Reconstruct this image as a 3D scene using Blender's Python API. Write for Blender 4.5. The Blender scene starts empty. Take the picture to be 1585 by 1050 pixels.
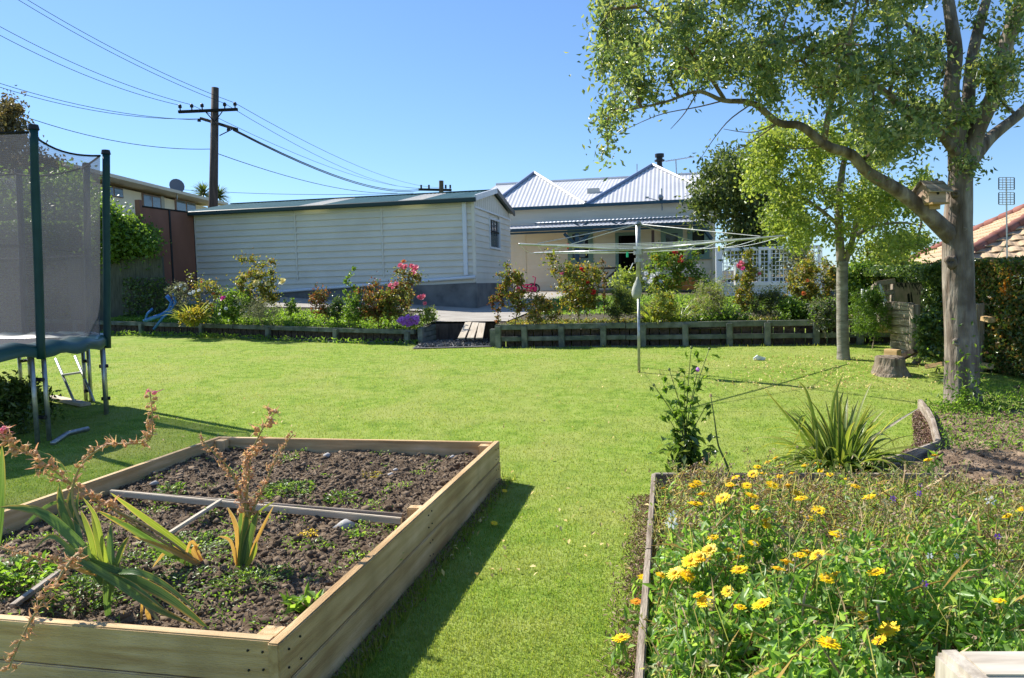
import bpy, bmesh, math, random
import numpy as np
from mathutils import Vector, Matrix, noise as mn
random.seed(7); rng = np.random.default_rng(7)
sc = bpy.context.scene
COL = sc.collection
R = math.radians

# ------------------------------------------------------------------ camera
EYE = Vector((0, 0, 1.62)); FPX = 1180.0; PITCH = R(4.1); ROLL = R(1.5)
r0 = Vector((1, 0, 0)); u0 = Vector((0, math.sin(PITCH), math.cos(PITCH))); FWD = Vector((0, math.cos(PITCH), -math.sin(PITCH)))
RGT = r0 * math.cos(ROLL) - u0 * math.sin(ROLL); UPV = r0 * math.sin(ROLL) + u0 * math.cos(ROLL)
cd = bpy.data.cameras.new('camera'); cam = bpy.data.objects.new('camera', cd); COL.objects.link(cam)
m = Matrix((RGT, UPV, -FWD)).transposed().to_4x4(); m.translation = EYE
cam.matrix_world = m; cd.sensor_width = 36; cd.lens = 36 * FPX / 1585; cd.clip_end = 3000; cd.clip_start = .05
sc.camera = cam
# ------------------------------------------------------------------ light
SUN = Vector((-.80, .60, 0)).normalized(); EL = R(43)
SD = Vector((SUN.x * math.cos(EL), SUN.y * math.cos(EL), math.sin(EL)))
w = bpy.data.worlds.new('World'); sc.world = w; w.use_nodes = True
nt = w.node_tree; bg = nt.nodes['Background']; sky = nt.nodes.new('ShaderNodeTexSky')
sky.sky_type = 'NISHITA'; sky.sun_disc = False; sky.sun_elevation = EL; sky.sun_rotation = math.atan2(SUN.x, SUN.y)
sky.air_density = 1.0; sky.dust_density = .1; sky.ozone_density = 3.0; sky.altitude = 0
gm = nt.nodes.new('ShaderNodeGamma'); gm.inputs[1].default_value = .85; nt.links.new(sky.outputs[0], gm.inputs[0])
tn = nt.nodes.new('ShaderNodeMixRGB'); tn.blend_type = 'MULTIPLY'; tn.inputs[0].default_value = 1; tn.inputs[2].default_value = (.60, .77, 1, 1); nt.links.new(gm.outputs[0], tn.inputs[1]); nt.links.new(tn.outputs[0], bg.inputs[0]); bg.inputs[1].default_value = .13
ld = bpy.data.lights.new('sun', 'SUN'); sun = bpy.data.objects.new('sun', ld); COL.objects.link(sun)
ld.energy = 4.9; ld.angle = R(.53); ld.color = (1, .95, .86); sun.rotation_euler = SD.to_track_quat('Z', 'Y').to_euler(); sun.location = (-20, 15, 30)
sc.view_settings.view_transform = 'Standard'; sc.view_settings.look = 'None'; sc.view_settings.exposure = .86; sc.view_settings.gamma = 1
sc.view_settings.use_curve_mapping = False
sc.render.engine = 'CYCLES'
try:
    sc.cycles.max_bounces = 8; sc.cycles.transparent_max_bounces = 24; sc.cycles.use_denoising = True
except Exception: pass

# ------------------------------------------------------------------ geometry helpers
def ray(px, py):
    return FWD + RGT * ((px - 792.5) / FPX) + UPV * ((525 - py) / FPX)
def P(px, py, D):
    d = ray(px, py); return EYE + d * (D / d.y)
def hor(px): return 435 - .0259 * (px - 1042)
def ss(a, b, x):
    t = min(1, max(0, (x - a) / (b - a))); return t * t * (3 - 2 * t)
def gz(x, y):      # lower garden
    return .35 * ss(5, 14, y) + .2 * ss(-2, -10, x) * ss(12, 20, y)
def G(px, py, f=gz, dz=0):
    d = ray(px, py); t = 1.0
    while t < 400:
        p = EYE + d * t
        if p.z < f(p.x, p.y) + dz: return p
        t *= 1.004
    return p
E1 = Vector((.978, -.208, 0)); E2 = Vector((.208, .978, 0)); ANG = math.atan2(-.208, .978)
class Frame:
    def __init__(s, x, y): s.o = Vector((x, y, 0))
    def w(s, u, v, z): return s.o + E1 * u + E2 * v + Vector((0, 0, z))
    def px(s, px, py, v):
        d = ray(px, py); t = (v - (EYE - s.o).dot(E2)) / d.dot(E2); p = EYE + d * t
        return (p - s.o).dot(E1), p.z
def wall_pt(px, kind):      # retaining wall lines
    pass

ROOT = {}
def tag(o, label=None, cat=None, group=None, kind=None):
    if label: o['label'] = label
    if cat: o['category'] = cat
    if group: o['group'] = group
    if kind: o['kind'] = kind
    return o
def thing(name, label, cat, loc=(0, 0, 0), group=None):
    o = bpy.data.objects.new(name, None); COL.objects.link(o); o.location = loc; o.empty_display_size = .2
    ROOT[o] = Vector(loc); tag(o, label, cat, group); return o
def link(name, me, mats, parent=None, loc=None):
    o = bpy.data.objects.new(name, me); COL.objects.link(o)
    if mats is not None and not len(me.materials):
        for mm in (mats if isinstance(mats, (list, tuple)) else [mats]): me.materials.append(mm)
    if parent is not None:
        o.parent = parent; ROOT[o] = ROOT[parent]
        if loc is not None: o.location = Vector(loc) - ROOT[parent]
    else:
        ROOT[o] = Vector((0, 0, 0))
        if loc is not None: o.location = loc
    return o
class MB:
    def __init__(s): s.v = []; s.f = []; s.m = []; s.mi = 0
    def add(s, vs, fs):
        n = len(s.v); s.v += [tuple(v) for v in vs]; s.f += [tuple(i + n for i in f) for f in fs]; s.m += [s.mi] * len(fs); return s
    def box(s, c, size, rz=0, mat=None):
        x, y, z = [k / 2 for k in size]; c = Vector(c); M = mat or Matrix.Rotation(rz, 3, 'Z')
        vs = [c + M @ Vector((a * x, b * y, d * z)) for d in (-1, 1) for b in (-1, 1) for a in (-1, 1)]
        return s.add(vs, [(0, 2, 3, 1), (4, 5, 7, 6), (0, 1, 5, 4), (2, 6, 7, 3), (0, 4, 6, 2), (1, 3, 7, 5)])
    def bar(s, a, b, wd, ht, up=Vector((0, 0, 1))):
        a = Vector(a); b = Vector(b); d = (b - a); L = d.length; d.normalize(); sd = d.cross(up)
        if sd.length < 1e-4: sd = Vector((1, 0, 0))
        sd.normalize(); n = sd.cross(d)
        return s.box((a + b) / 2, (L, wd, ht), mat=Matrix((d, sd, n)).transposed())
    def tube(s, pts, rad, n=8, cap=True, wob=0):
        pts = [Vector(p) for p in pts]; k = len(pts)
        if not hasattr(rad, '__len__'): rad = [rad] * k
        vs = []; prev = None
        for i, p in enumerate(pts):
            d = (pts[min(i + 1, k - 1)] - pts[max(i - 1, 0)]).normalized()
            if prev is None:
                a = d.cross(Vector((0, 0, 1)));
                if a.length < .05: a = d.cross(Vector((0, 1, 0)))
            else: a = prev - d * prev.dot(d)
            a.normalize(); b = d.cross(a); prev = a
            for j in range(n):
                t = 2 * math.pi * j / n; rr = rad[i]
                if wob: rr *= 1 + wob * mn.noise(Vector((p.x * 3 + math.cos(t) * 1.3, p.y * 3 + math.sin(t) * 1.3, p.z * 1.6)))
                vs.append(p + (a * math.cos(t) + b * math.sin(t)) * rr)
        fs = [(i * n + j, i * n + (j + 1) % n, (i + 1) * n + (j + 1) % n, (i + 1) * n + j) for i in range(k - 1) for j in range(n)]
        if cap: fs += [tuple(range(n - 1, -1, -1)), tuple((k - 1) * n + j for j in range(n))]
        return s.add(vs, fs)
    def build(s, name, mat, parent=None, smooth=False, bevel=0):
        off = ROOT[parent] if parent is not None else Vector((0, 0, 0))
        me = bpy.data.meshes.new(name); me.from_pydata([(v[0] - off.x, v[1] - off.y, v[2] - off.z) for v in s.v], [], s.f)
        o = link(name, me, mat, parent)
        if s.mi: me.polygons.foreach_set('material_index', s.m)
        if smooth: me.polygons.foreach_set('use_smooth', [True] * len(s.f))
        if bevel: 
            bm = bmesh.new(); bm.from_mesh(me); bmesh.ops.bevel(bm, geom=bm.edges[:], offset=bevel, segments=1, affect='EDGES'); bm.to_mesh(me); bm.free()
        me.update(); return o
def box_mesh(size, bevel=0, warp=0):
    bm = bmesh.new(); bmesh.ops.create_cube(bm, size=1); bmesh.ops.scale(bm, vec=size, verts=bm.verts)
    if bevel: bmesh.ops.bevel(bm, geom=bm.edges[:], offset=bevel, segments=2, affect='EDGES')
    me = bpy.data.meshes.new('board'); bm.to_mesh(me); bm.free(); return me
def board(name, a, b, wd, ht, mat, parent, bevel=.004, up=Vector((0, 0, 1))):
    """a board with its own local axes (x along the length) so that the grain follows it"""
    a = Vector(a); b = Vector(b); d = b - a; L = d.length; d.normalize(); sd = up.cross(d)
    if sd.length < 1e-3: sd = Vector((0, 1, 0))
    sd.normalize(); n = d.cross(sd)
    o = link(name, box_mesh((L, wd, ht), bevel), mat, parent)
    M = Matrix((d, sd, n)).transposed().to_4x4(); M.translation = (a + b) / 2 - (ROOT[parent] if parent is not None else Vector((0, 0, 0)))
    o.matrix_local = M; ROOT[o] = ROOT.get(parent, Vector((0, 0, 0))) if parent is not None else Vector((0,0,0)); return o
def npmesh(name, V, T, mat, parent=None, k=3, smooth=False):
    off = ROOT[parent] if parent is not None else Vector((0, 0, 0))
    V = np.asarray(V, np.float32) - np.array(off, np.float32); T = np.asarray(T, np.int32)
    me = bpy.data.meshes.new(name); me.vertices.add(len(V)); me.vertices.foreach_set('co', V.ravel())
    me.loops.add(T.size); me.loops.foreach_set('vertex_index', T.ravel())
    me.polygons.add(len(T)); me.polygons.foreach_set('loop_start', np.arange(0, T.size, k, dtype=np.int32))
    if smooth: me.polygons.foreach_set('use_smooth', np.ones(len(T), bool))
    me.update(calc_edges=True); return link(name, me, mat, parent)
def unit(a): return a / (np.linalg.norm(a, axis=-1, keepdims=True) + 1e-9)
def leafgeo(C, L, W, aim=None, bias=0., fold=.25, flat=0.):
    N = len(C); C = np.asarray(C, float)
    d = unit(rng.normal(size=(N, 3)))
    if aim is not None: d = unit(d * (1 - bias) + np.asarray(aim) * bias)
    r = unit(rng.normal(size=(N, 3))); r[:, 2] += flat * 3
    s = unit(np.cross(d, unit(r))); n = np.cross(s, d)
    L = L * rng.uniform(.65, 1.3, (N, 1)); W = W * rng.uniform(.7, 1.25, (N, 1))
    V = np.stack([C - d * L / 2, C + s * W / 2 + n * W * fold, C + d * L / 2 - n * L * .12, C - s * W / 2 + n * W * fold], 1).reshape(-1, 3)
    i = np.arange(N)[:, None] * 4
    T = np.stack([i + [0, 1, 2], i + [0, 2, 3]], 1).reshape(-1, 3)
    return V, T
def leaves(name, C, L, W, mat, parent, **k):
    V, T = leafgeo(C, L, W, **k); return npmesh(name, V, T, mat, parent)
# ------------------------------------------------------------------ materials
MATS = {}
def mk(name, cols, scale=5, rough=.7, bump=0, bscale=None, transl=0, spec=.3, metal=0, mode='noise', stretch=(1, 1, 1), detail=6, pos=None, coat=0, second=None, tcol=None):
    if name in MATS: return MATS[name]
    mt = bpy.data.materials.new(name); mt.use_nodes = True; n = mt.node_tree.nodes; l = mt.node_tree.links
    b = n['Principled BSDF']; b.inputs['Roughness'].default_value = rough; b.inputs['Metallic'].default_value = metal
    b.inputs['Specular IOR Level'].default_value = spec; b.inputs['Coat Weight'].default_value = coat
    cols = [tuple(c) + (1,) for c in cols]; col = None
    tc = n.new('ShaderNodeTexCoord'); mp = n.new('ShaderNodeMapping'); mp.inputs['Scale'].default_value = stretch
    l.new(tc.outputs['Object'], mp.inputs[0])
    oi = n.new('ShaderNodeObjectInfo'); ml = n.new('ShaderNodeMath'); ml.operation = 'MULTIPLY'; ml.inputs[1].default_value = 37
    l.new(oi.outputs['Random'], ml.inputs[0]); cb = n.new('ShaderNodeCombineXYZ'); l.new(ml.outputs[0], cb.inputs[0]); l.new(ml.outputs[0], cb.inputs[1]); l.new(cb.outputs[0], mp.inputs['Location'])
    if len(cols) == 1: b.inputs['Base Color'].default_value = cols[0]
    else:
        rp = n.new('ShaderNodeValToRGB'); e = rp.color_ramp.elements
        pos = pos or ([.32 + .36 * i / (len(cols) - 1) for i in range(len(cols))] if mode == 'noise' else [i / (len(cols) - 1) for i in range(len(cols))])
        while len(e) < len(cols): e.new(.5)
        for i, c in enumerate(cols): e[i].position = pos[i]; e[i].color = c
        if mode == 'noise':
            tx = n.new('ShaderNodeTexNoise'); tx.inputs['Scale'].default_value = scale; tx.inputs['Detail'].default_value = detail; l.new(mp.outputs[0], tx.inputs[0]); l.new(tx.outputs[0], rp.inputs[0])
        else:
            g = n.new('ShaderNodeNewGeometry'); l.new(g.outputs['Random Per Island'], rp.inputs[0])
        col = rp.outputs[0]
        if second:   # (scale, colour, amount): a second, larger patchiness
            t2 = n.new('ShaderNodeTexNoise'); t2.inputs['Scale'].default_value = second[0]; t2.inputs['Detail'].default_value = 4; l.new(tc.outputs['Object'], t2.inputs[0])
            mr = n.new('ShaderNodeMapRange'); mr.inputs[1].default_value = .42; mr.inputs[2].default_value = .66; mr.inputs[4].default_value = second[2]; l.new(t2.outputs[0], mr.inputs[0])
            mx = n.new('ShaderNodeMixRGB'); l.new(mr.outputs[0], mx.inputs[0]); l.new(col, mx.inputs[1]); mx.inputs[2].default_value = tuple(second[1]) + (1,); col = mx.outputs[0]
        l.new(col, b.inputs['Base Color'])
    if bump:
        t = n.new('ShaderNodeTexNoise'); t.inputs['Scale'].default_value = bscale or scale * 3; t.inputs['Detail'].default_value = 8; l.new(mp.outputs[0], t.inputs[0])
        bp = n.new('ShaderNodeBump'); bp.inputs['Strength'].default_value = 1; bp.inputs['Distance'].default_value = bump; l.new(t.outputs[0], bp.inputs['Height']); l.new(bp.outputs[0], b.inputs['Normal'])
    if transl:
        tr = n.new('ShaderNodeBsdfTranslucent'); mx = n.new('ShaderNodeMixShader'); mx.inputs[0].default_value = transl
        if col is not None:
            hs = n.new('ShaderNodeMixRGB'); hs.blend_type = 'MULTIPLY'; hs.inputs[0].default_value = 1; l.new(col, hs.inputs[1]); hs.inputs[2].default_value = tcol or (2.1, 2.0, 1.0, 1); l.new(hs.outputs[0], tr.inputs[0])
        else: tr.inputs[0].default_value = cols[0]
        l.new(b.outputs[0], mx.inputs[1]); l.new(tr.outputs[0], mx.inputs[2]); l.new(mx.outputs[0], n['Material Output'].inputs[0])
    MATS[name] = mt; return mt
def leafmat(name, cols, transl=.45, rough=.45, spec=.4, tcol=None, second=None): return mk(name, cols, mode='island', transl=transl, rough=rough, spec=spec, tcol=tcol, second=second)

mLawn = mk('lawn', [(.14, .22, .034), (.215, .30, .05), (.28, .345, .08)], scale=6, rough=.95, bump=.006, bscale=90, spec=.05, second=(1.1, (.31, .33, .10), .65))
mGrass = leafmat('grass_blade', [(.125, .215, .034), (.18, .275, .045), (.23, .315, .06), (.33, .34, .12)], .5, .5, .2, tcol=(1.75, 1.7, .8, 1), second=(1.1, (.28, .30, .09), .65))
mSoil = mk('soil', [(.055, .036, .022), (.125, .086, .053), (.23, .168, .11)], scale=14, rough=.95, bump=.012, bscale=60, spec=.15)
mMulch = mk('bark_mulch', [(.09, .05, .035), (.2, .13, .09)], scale=40, rough=.9, bump=.02, bscale=70)
mSleeper = mk('treated_pine', [(.40, .235, .10), (.62, .42, .205), (.76, .55, .32)], scale=2.2, rough=.75, bump=.005, bscale=30, stretch=(.6, 9, 9), detail=9, second=(2.6, (.38, .25, .11), .6))
mOldWood = mk('weathered_wood', [(.17, .13, .095), (.31, .25, .19), (.44, .38, .31)], scale=4, rough=.9, bump=.006, bscale=30, stretch=(.7, 9, 9))
mPaleWood = mk('pale_plank', [(.42, .35, .25), (.6, .52, .40)], scale=4, rough=.8, bump=.003, stretch=(.6, 9, 9))
mCrib = mk('mossy_concrete', [(.09, .10, .085), (.17, .18, .15), (.25, .25, .22)], scale=6, rough=.9, bump=.008, bscale=40, second=(3, (.06, .09, .035), .5))
mDarkWood = mk('dark_board', [(.05, .038, .03), (.13, .095, .075)], scale=5, rough=.95, bump=.01, stretch=(3, 3, 1))
mConc = mk('concrete', [(.10, .10, .095), (.17, .165, .155), (.22, .215, .20)], scale=2.4, rough=.85, bump=.003, bscale=40)
mDrive = mk('driveway_concrete', [(.30, .27, .23), (.40, .37, .32)], scale=2, rough=.9, bump=.004, bscale=60)
mGravel = mk('gravel', [(.10, .10, .10), (.28, .27, .25)], mode='island', rough=.9)
mShedSide = mk('shed_siding', [(.70, .66, .57), (.75, .71, .62)], scale=.8, rough=.5, spec=.3, second=(1.1, (.62, .58, .49), .6))
mShedTrim = mk('white_trim', [(.68, .71, .75), (.75, .77, .80)], scale=3, rough=.4)
mGreenRoof = mk('green_roof_steel', [(.055, .125, .12), (.08, .16, .15)], scale=1.5, rough=.5, spec=.25)
mClear = mk('fibreglass_sheet', [(.62, .60, .54), (.72, .70, .64)], scale=3, rough=.4, transl=.2)
mGutter = mk('dark_green_gutter', [(.02, .045, .045)], rough=.4)
mRoof = mk('galvanised_roof', [(.52, .52, .53), (.60, .60, .61)], scale=1.2, rough=.5, metal=.1, spec=.4)
mCream = mk('cream_weatherboard', [(.84, .74, .51), (.87, .79, .58)], scale=1, rough=.6)
mCream2 = mk('white_weatherboard', [(.74, .67, .54), (.79, .73, .60)], scale=1, rough=.6)
mSage = mk('sage_trim', [(.20, .32, .25)], rough=.5)
mBlue = mk('blue_trim', [(.025, .07, .10)], rough=.45)
mGlass = mk('window_glass', [(.02, .025, .03)], rough=.06, spec=.8)
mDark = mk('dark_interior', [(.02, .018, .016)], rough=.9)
mWhite = mk('white_paint', [(.74, .76, .80), (.8, .82, .85)], scale=3, rough=.5)
mSteel = mk('galvanised_steel', [(.30, .31, .31), (.44, .45, .45)], scale=20, rough=.38, metal=.75)
mBlack = mk('black_iron', [(.02, .02, .022)], rough=.5)
mPole = mk('creosote_pole', [(.06, .045, .035), (.13, .10, .08)], scale=3, rough=.9, stretch=(4, 4, .5), bump=.01)
mBrownFence = mk('brown_panel', [(.20, .09, .058), (.25, .115, .075)], scale=2, rough=.7, stretch=(1, 1, .4))
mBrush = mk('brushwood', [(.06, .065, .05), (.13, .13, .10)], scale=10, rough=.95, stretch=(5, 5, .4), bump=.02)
mTeal = mk('teal_vinyl', [(.010, .055, .055), (.015, .07, .068)], scale=6, rough=.3, spec=.5)
mTealD = mk('dark_teal_sleeve', [(.008, .04, .045), (.014, .055, .06)], scale=8, rough=.55)
mMat = mk('black_jumping_mat', [(.035, .033, .042)], rough=.6)
mGum = mk('gum_bark', [(.09, .065, .045), (.19, .15, .12), (.33, .28, .23), (.17, .12, .09)], scale=2.8, rough=.85, bump=.05, bscale=7, stretch=(2.6, 2.6, .5), detail=9, second=(4, (.10, .075, .055), .8))
mBirch = mk('pale_bark', [(.12, .105, .08), (.23, .21, .17), (.32, .30, .25)], scale=4, rough=.85, bump=.01, bscale=14, stretch=(1, 1, 3))
mTwig = mk('twig_bark', [(.13, .09, .06), (.22, .17, .12)], scale=6, rough=.9)
mStem = mk('green_stem', [(.10, .15, .04), (.17, .20, .07)], scale=8, rough=.6, transl=.15)
mDry = leafmat('dry_stem', [(.30, .21, .11), (.46, .35, .20), (.58, .47, .29)], .25, .8)
mTile = mk('clay_roof_tile', [(.48, .33, .19), (.62, .46, .29)], scale=2, rough=.8, second=(6, (.3, .2, .13), .5))
mRidge = mk('red_ridge_tile', [(.23, .09, .07), (.30, .13, .10)], scale=3, rough=.8)
mPinkF = leafmat('pink_petal', [(.80, .16, .26), (.85, .35, .42), (.75, .12, .25)], .4, .5, tcol=(1.1, 1, 1, 1))
mRedF = leafmat('red_petal', [(.65, .02, .02), (.75, .08, .05)], .35, .5, tcol=(1.2, 1, 1, 1))
mYelF = leafmat('pale_yellow_petal', [(.85, .75, .25), (.88, .82, .5)], .35, .5, tcol=(1.1, 1, .9, 1))
mWhiF = leafmat('white_petal', [(.8, .8, .75), (.85, .85, .82)], .35, .5, tcol=(1, 1, 1, 1))
mPurF = leafmat('mauve_petal', [(.55, .18, .70), (.70, .35, .80)], .4, .5, tcol=(1.1, 1, 1.1, 1))
mVioF = leafmat('violet_petal', [(.16, .04, .45), (.25, .08, .6)], .4, .5, tcol=(1.1, 1, 1.1, 1))
mCal = leafmat('marigold_petal', [(.95, .67, .005), (.96, .73, .008), (.94, .57, .004)], .22, .5, tcol=(1.1, 1.1, 1, 1))
mCalC = mk('marigold_centre', [(.5, .25, .01), (.75, .45, .02)], scale=300, rough=.8)
LG = dict(
    gum=leafmat('gum_leaf', [(.065, .115, .06), (.12, .175, .09), (.20, .255, .14), (.28, .29, .13)], .45, .32, .55, tcol=(2.3, 2.2, .8, 1)),
    lime=leafmat('lime_leaf', [(.15, .22, .05), (.23, .30, .075), (.33, .37, .12)], .5, .4, .5, tcol=(1.8, 1.75, .8, 1)),
    dark=leafmat('dark_leaf', [(.04, .07, .02), (.08, .12, .035), (.14, .17, .045)], .4, .45, .4),
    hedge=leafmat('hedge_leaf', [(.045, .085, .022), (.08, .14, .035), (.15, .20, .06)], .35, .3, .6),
    hedgeb=leafmat('autumn_hedge_leaf', [(.05, .085, .025), (.10, .14, .04), (.22, .19, .06), (.34, .21, .07), (.18, .09, .05)], .35, .35, .6),
    rose=leafmat('rose_leaf', [(.07, .11, .025), (.13, .17, .04), (.24, .24, .05), (.24, .13, .05)], .42, .4, .5),
    red=leafmat('bronze_leaf', [(.14, .04, .02), (.20, .08, .03), (.10, .10, .03), (.07, .11, .03)], .42, .4, .5),
    green=leafmat('green_leaf', [(.065, .13, .02), (.11, .20, .03), (.17, .25, .05)], .45, .4, .45),
    grey=leafmat('grey_leaf', [(.10, .13, .09), (.15, .17, .12), (.20, .20, .16)], .3, .6, .3),
    weed=leafmat('weed_leaf', [(.09, .18, .025), (.15, .27, .04), (.24, .35, .07)], .5, .4, .4),
    brown=leafmat('brownish_tree_leaf', [(.06, .05, .03), (.10, .09, .05), (.14, .10, .05)], .3, .6, .3),
    yel=leafmat('yellow_leaf', [(.16, .17, .02), (.24, .22, .03), (.32, .24, .04), (.10, .14, .02)], .5, .4, .4),
    fallen=leafmat('fallen_leaf', [(.75, .60, .20), (.65, .45, .18), (.85, .75, .35)], .2, .6, .3, tcol=(1, 1, 1, 1)),
    mari=leafmat('marigold_leaf', [(.09, .20, .035), (.15, .30, .055), (.23, .39, .10), (.33, .46, .17)], .5, .4, .5, tcol=(1.9, 1.8, .8, 1)),
    bedmix=leafmat('bed_leaf', [(.17, .26, .07), (.24, .34, .10), (.38, .40, .17), (.46, .37, .22), (.20, .32, .10)], .45, .5, .35),
    strap=leafmat('strap_leaf', [(.06, .11, .02), (.11, .17, .03), (.20, .25, .06)], .35, .3, .55),
    lstrap=leafmat('lime_strap_leaf', [(.12, .18, .02), (.18, .24, .04), (.26, .28, .06)], .45, .35, .5),
    glad=leafmat('gladiolus_leaf', [(.06, .12, .035), (.08, .15, .04), (.12, .18, .06)], .35, .3, .5),
    gladdry=leafmat('withered_leaf', [(.38, .16, .06), (.45, .28, .08), (.30, .20, .05)], .35, .5, .4, tcol=(1.5, 1.2, .8, 1)),
    bloom=leafmat('withered_bloom', [(.62, .28, .14), (.76, .48, .28), (.54, .34, .18), (.68, .54, .26), (.68, .36, .24)], .35, .6, .3, tcol=(1.3, 1.1, .9, 1)),
)
mWire = mk('wire', [(.03, .035, .045)], rough=.6)

# ================================================================== THE GROUND
def wline(a, b):
    """point at (px on the base line) -> helper giving world xy along a straight wall"""
    return lambda t: a.lerp(b, t)
WR0 = P(768, 540, 15.4); WR1 = P(1425, 545, 13.45)
def wr(px):            # right wall front-face point below image column px
    d = ray(px, 500); a = Vector((WR0.x, WR0.y)); e = Vector((E1.x, E1.y)); n = Vector((E2.x, E2.y))
    t = (a.dot(n)) / (d.x * n.x + d.y * n.y); return Vector((d.x * t, d.y * t, 0))
WL0 = Vector((-2.16, 17.0, 0)); WL1 = Vector((-10.98, 20.5, 0)); WLD = (WL1 - WL0).normalized(); WLN = Vector((-WLD.y, WLD.x, 0)) * -1
if WLN.y < 0: WLN = -WLN
def wl(px):
    d = ray(px, 500); k = WLN.dot(WL0) / (d.x * WLN.x + d.y * WLN.y); return Vector((d.x * k, d.y * k, 0))
def wltop(x): return .66 + .27 * min(1.6, max(0, (-2.16 - x) / 8.8))
def ug(x, y):
    base = .76 + .035 * (y - 17) + .07 * max(0, -x - 1) * ss(.3, 3.4, (Vector((x, y, 0)) - WL0).dot(WLN))
    if x < -1.9:
        k = ss(0, 1.6, (Vector((x, y, 0)) - WL0).dot(WLN)); base = (wltop(x) - .04) * (1 - k) + base * k
    return min(base, 2.2) if y < 60 else 2.2
def grid(name, xs, ys, f, mat, kind='structure', nz=None, inside=None, xy=None):
    V = []; idx = {}; F = []
    for j, y in enumerate(ys):
        for i, x in enumerate(xs):
            X, Y = xy(x, y) if xy else (x, y)
            idx[i, j] = len(V); V.append((X, Y, f(X, Y) + (nz(X, Y) if nz else 0)))
    for j in range(len(ys) - 1):
        for i in range(len(xs) - 1):
            if inside:
                X, Y = (xs[i] + xs[i + 1]) / 2, (ys[j] + ys[j + 1]) / 2
                if not inside(X, Y): continue
            F.append((idx[i, j], idx[i + 1, j], idx[i + 1, j + 1], idx[i, j + 1]))
    o = npmesh(name, V, F, mat, k=4, smooth=True); tag(o, kind=kind); return o
def lin(a, b, n): return [a + (b - a) * i / (n - 1) for i in range(n)]
def far_z(x, y):   # the land far away, and beyond both sides of the garden
    r = math.hypot(x, y)
    return -.06 if r < 12 else (.35 + .2 * ss(-2, -10, x)) * ss(5, 14, y) - .06
grid('lawn', lin(-14, 14, 113), lin(-3, 21.2, 98), gz, mLawn, inside=lambda x, y: (Vector((x, y, 0)) - WL0).dot(WLN) < .12 if x < -1.9 else ((Vector((x, y, 0)) - wr(792)).dot(E2) < .12 if x > -.1 else y < 17.6))
grid('ground', [-900, -300, -100, -40, -20, -14, -8, 0, 8, 14, 20, 40, 100, 300, 900], [-60, -20, -4, 2, 8, 14, 18, 24, 40, 80, 200, 600, 1500], lambda x, y: far_z(x, y) - .1, mLawn)
mDirt = mk('garden_dirt', [(.05, .038, .025), (.10, .08, .05), (.09, .11, .03)], scale=5, rough=.95, bump=.03, bscale=30)
# upper terrace behind the retaining walls (sheet starts at the wall line), driveway on it
def terr_in(x, y):
    if y > 22: return True
    if x < -1.85: return (Vector((x, y, 0)) - WL0).dot(WLN) > .1
    if x > -.25: return (Vector((x, y, 0)) - wr(792)).dot(E2) > .1
    return y > 17.5
grid('terrace_ground', lin(-30, 26, 150), lin(13, 60, 126), ug, mDirt, inside=lambda x, y: terr_in(x, y) and not (x > 6.9 and y < 24))
def dxy(u, v): p = Vector((-1.02, 22, 0)) + E1 * u + E2 * v; return p.x, p.y
def drive_in(u, v):
    x, y = dxy(u, v); return terr_in(x, y)
grid('driveway', lin(-8.6, 1.9, 43), lin(-5.4, 10, 53), lambda x, y: ug(x, y) + .03, mDrive, xy=dxy,
     inside=lambda u, v: (u > -8.6 and v > (-4.4 if u > 0 - .9 else -2.0 + .05 * u) and not (u < -.05 and v > .2)))

# ================================================================== RETAINING WALLS
def retaining(name, label, pts, zb, zt, rows, posts, nrm, gapw=.1, backz=None):
    root = thing(name, label, 'retaining wall', (pts[0].x, pts[0].y, zb(pts[0].x)))
    a, b = pts; d = (b - a); Lw = d.length; d.normalize()
    for fr, hh in rows:
        n = max(1, round(Lw / 2.4)); 
        for k in range(n):
            s = a + d * (Lw * k / n + .005); e = a + d * (Lw * (k + 1) / n - .008)
            zf = lambda p: zb(p.x) + (zt(p.x) - zb(p.x)) * fr
            j = random.uniform(-.008, .008)
            board('rail', s + Vector((0, 0, zf(s) - hh / 2 + j)), e + Vector((0, 0, zf(e) - hh / 2 - j)), .10, hh, mCrib, root, .008)
    for q in posts:
        z0 = zb(q.x) - .08; z1 = zt(q.x) - .035; t = random.uniform(-.012, .012)
        p = q - nrm * .075
        board('post', p + Vector((0, 0, z0)), p + Vector((t, 0, z1)), .115, .09, mCrib, root, .008, up=-nrm)
    mb_y = nrm * .11
    k = int(Lw / .19)
    for i in range(k):
        p = a + d * (Lw * (i + .5) / k) + mb_y; z1 = zt(p.x) - .05 - random.uniform(0, .02)
        board('back_board', p + Vector((0, 0, zb(p.x) - .1)), p + Vector((0, 0, z1)), .17, .04, mDarkWood, root, .0, up=nrm)
    return root
ZR = .815
a, b = wr(766), wr(1422)
retaining('retaining_wall', 'low concrete crib retaining wall with rails and posts below the rose bed, right of the gap', (a, b), lambda x: gz(x, 15.2), lambda x: ZR,
          [(1, .105), (.48, .09), (.03, .08)], [wr(x) for x in (772, 813, 870, 934, 995, 1061, 1129, 1187, 1262, 1330)], E2)
a, b = wl(642), wl(-60)
retaining('retaining_wall', 'low mossy retaining wall with one top rail along the left garden bed', (a, b), lambda x: gz(x, (WL0 + WLD * ((WL0.x - x) / .93)).y), wltop,
          [(1, .10), (.12, .10)], [wl(x) for x in (632, 521, 417, 315, 222, 120, 20)], WLN)
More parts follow.
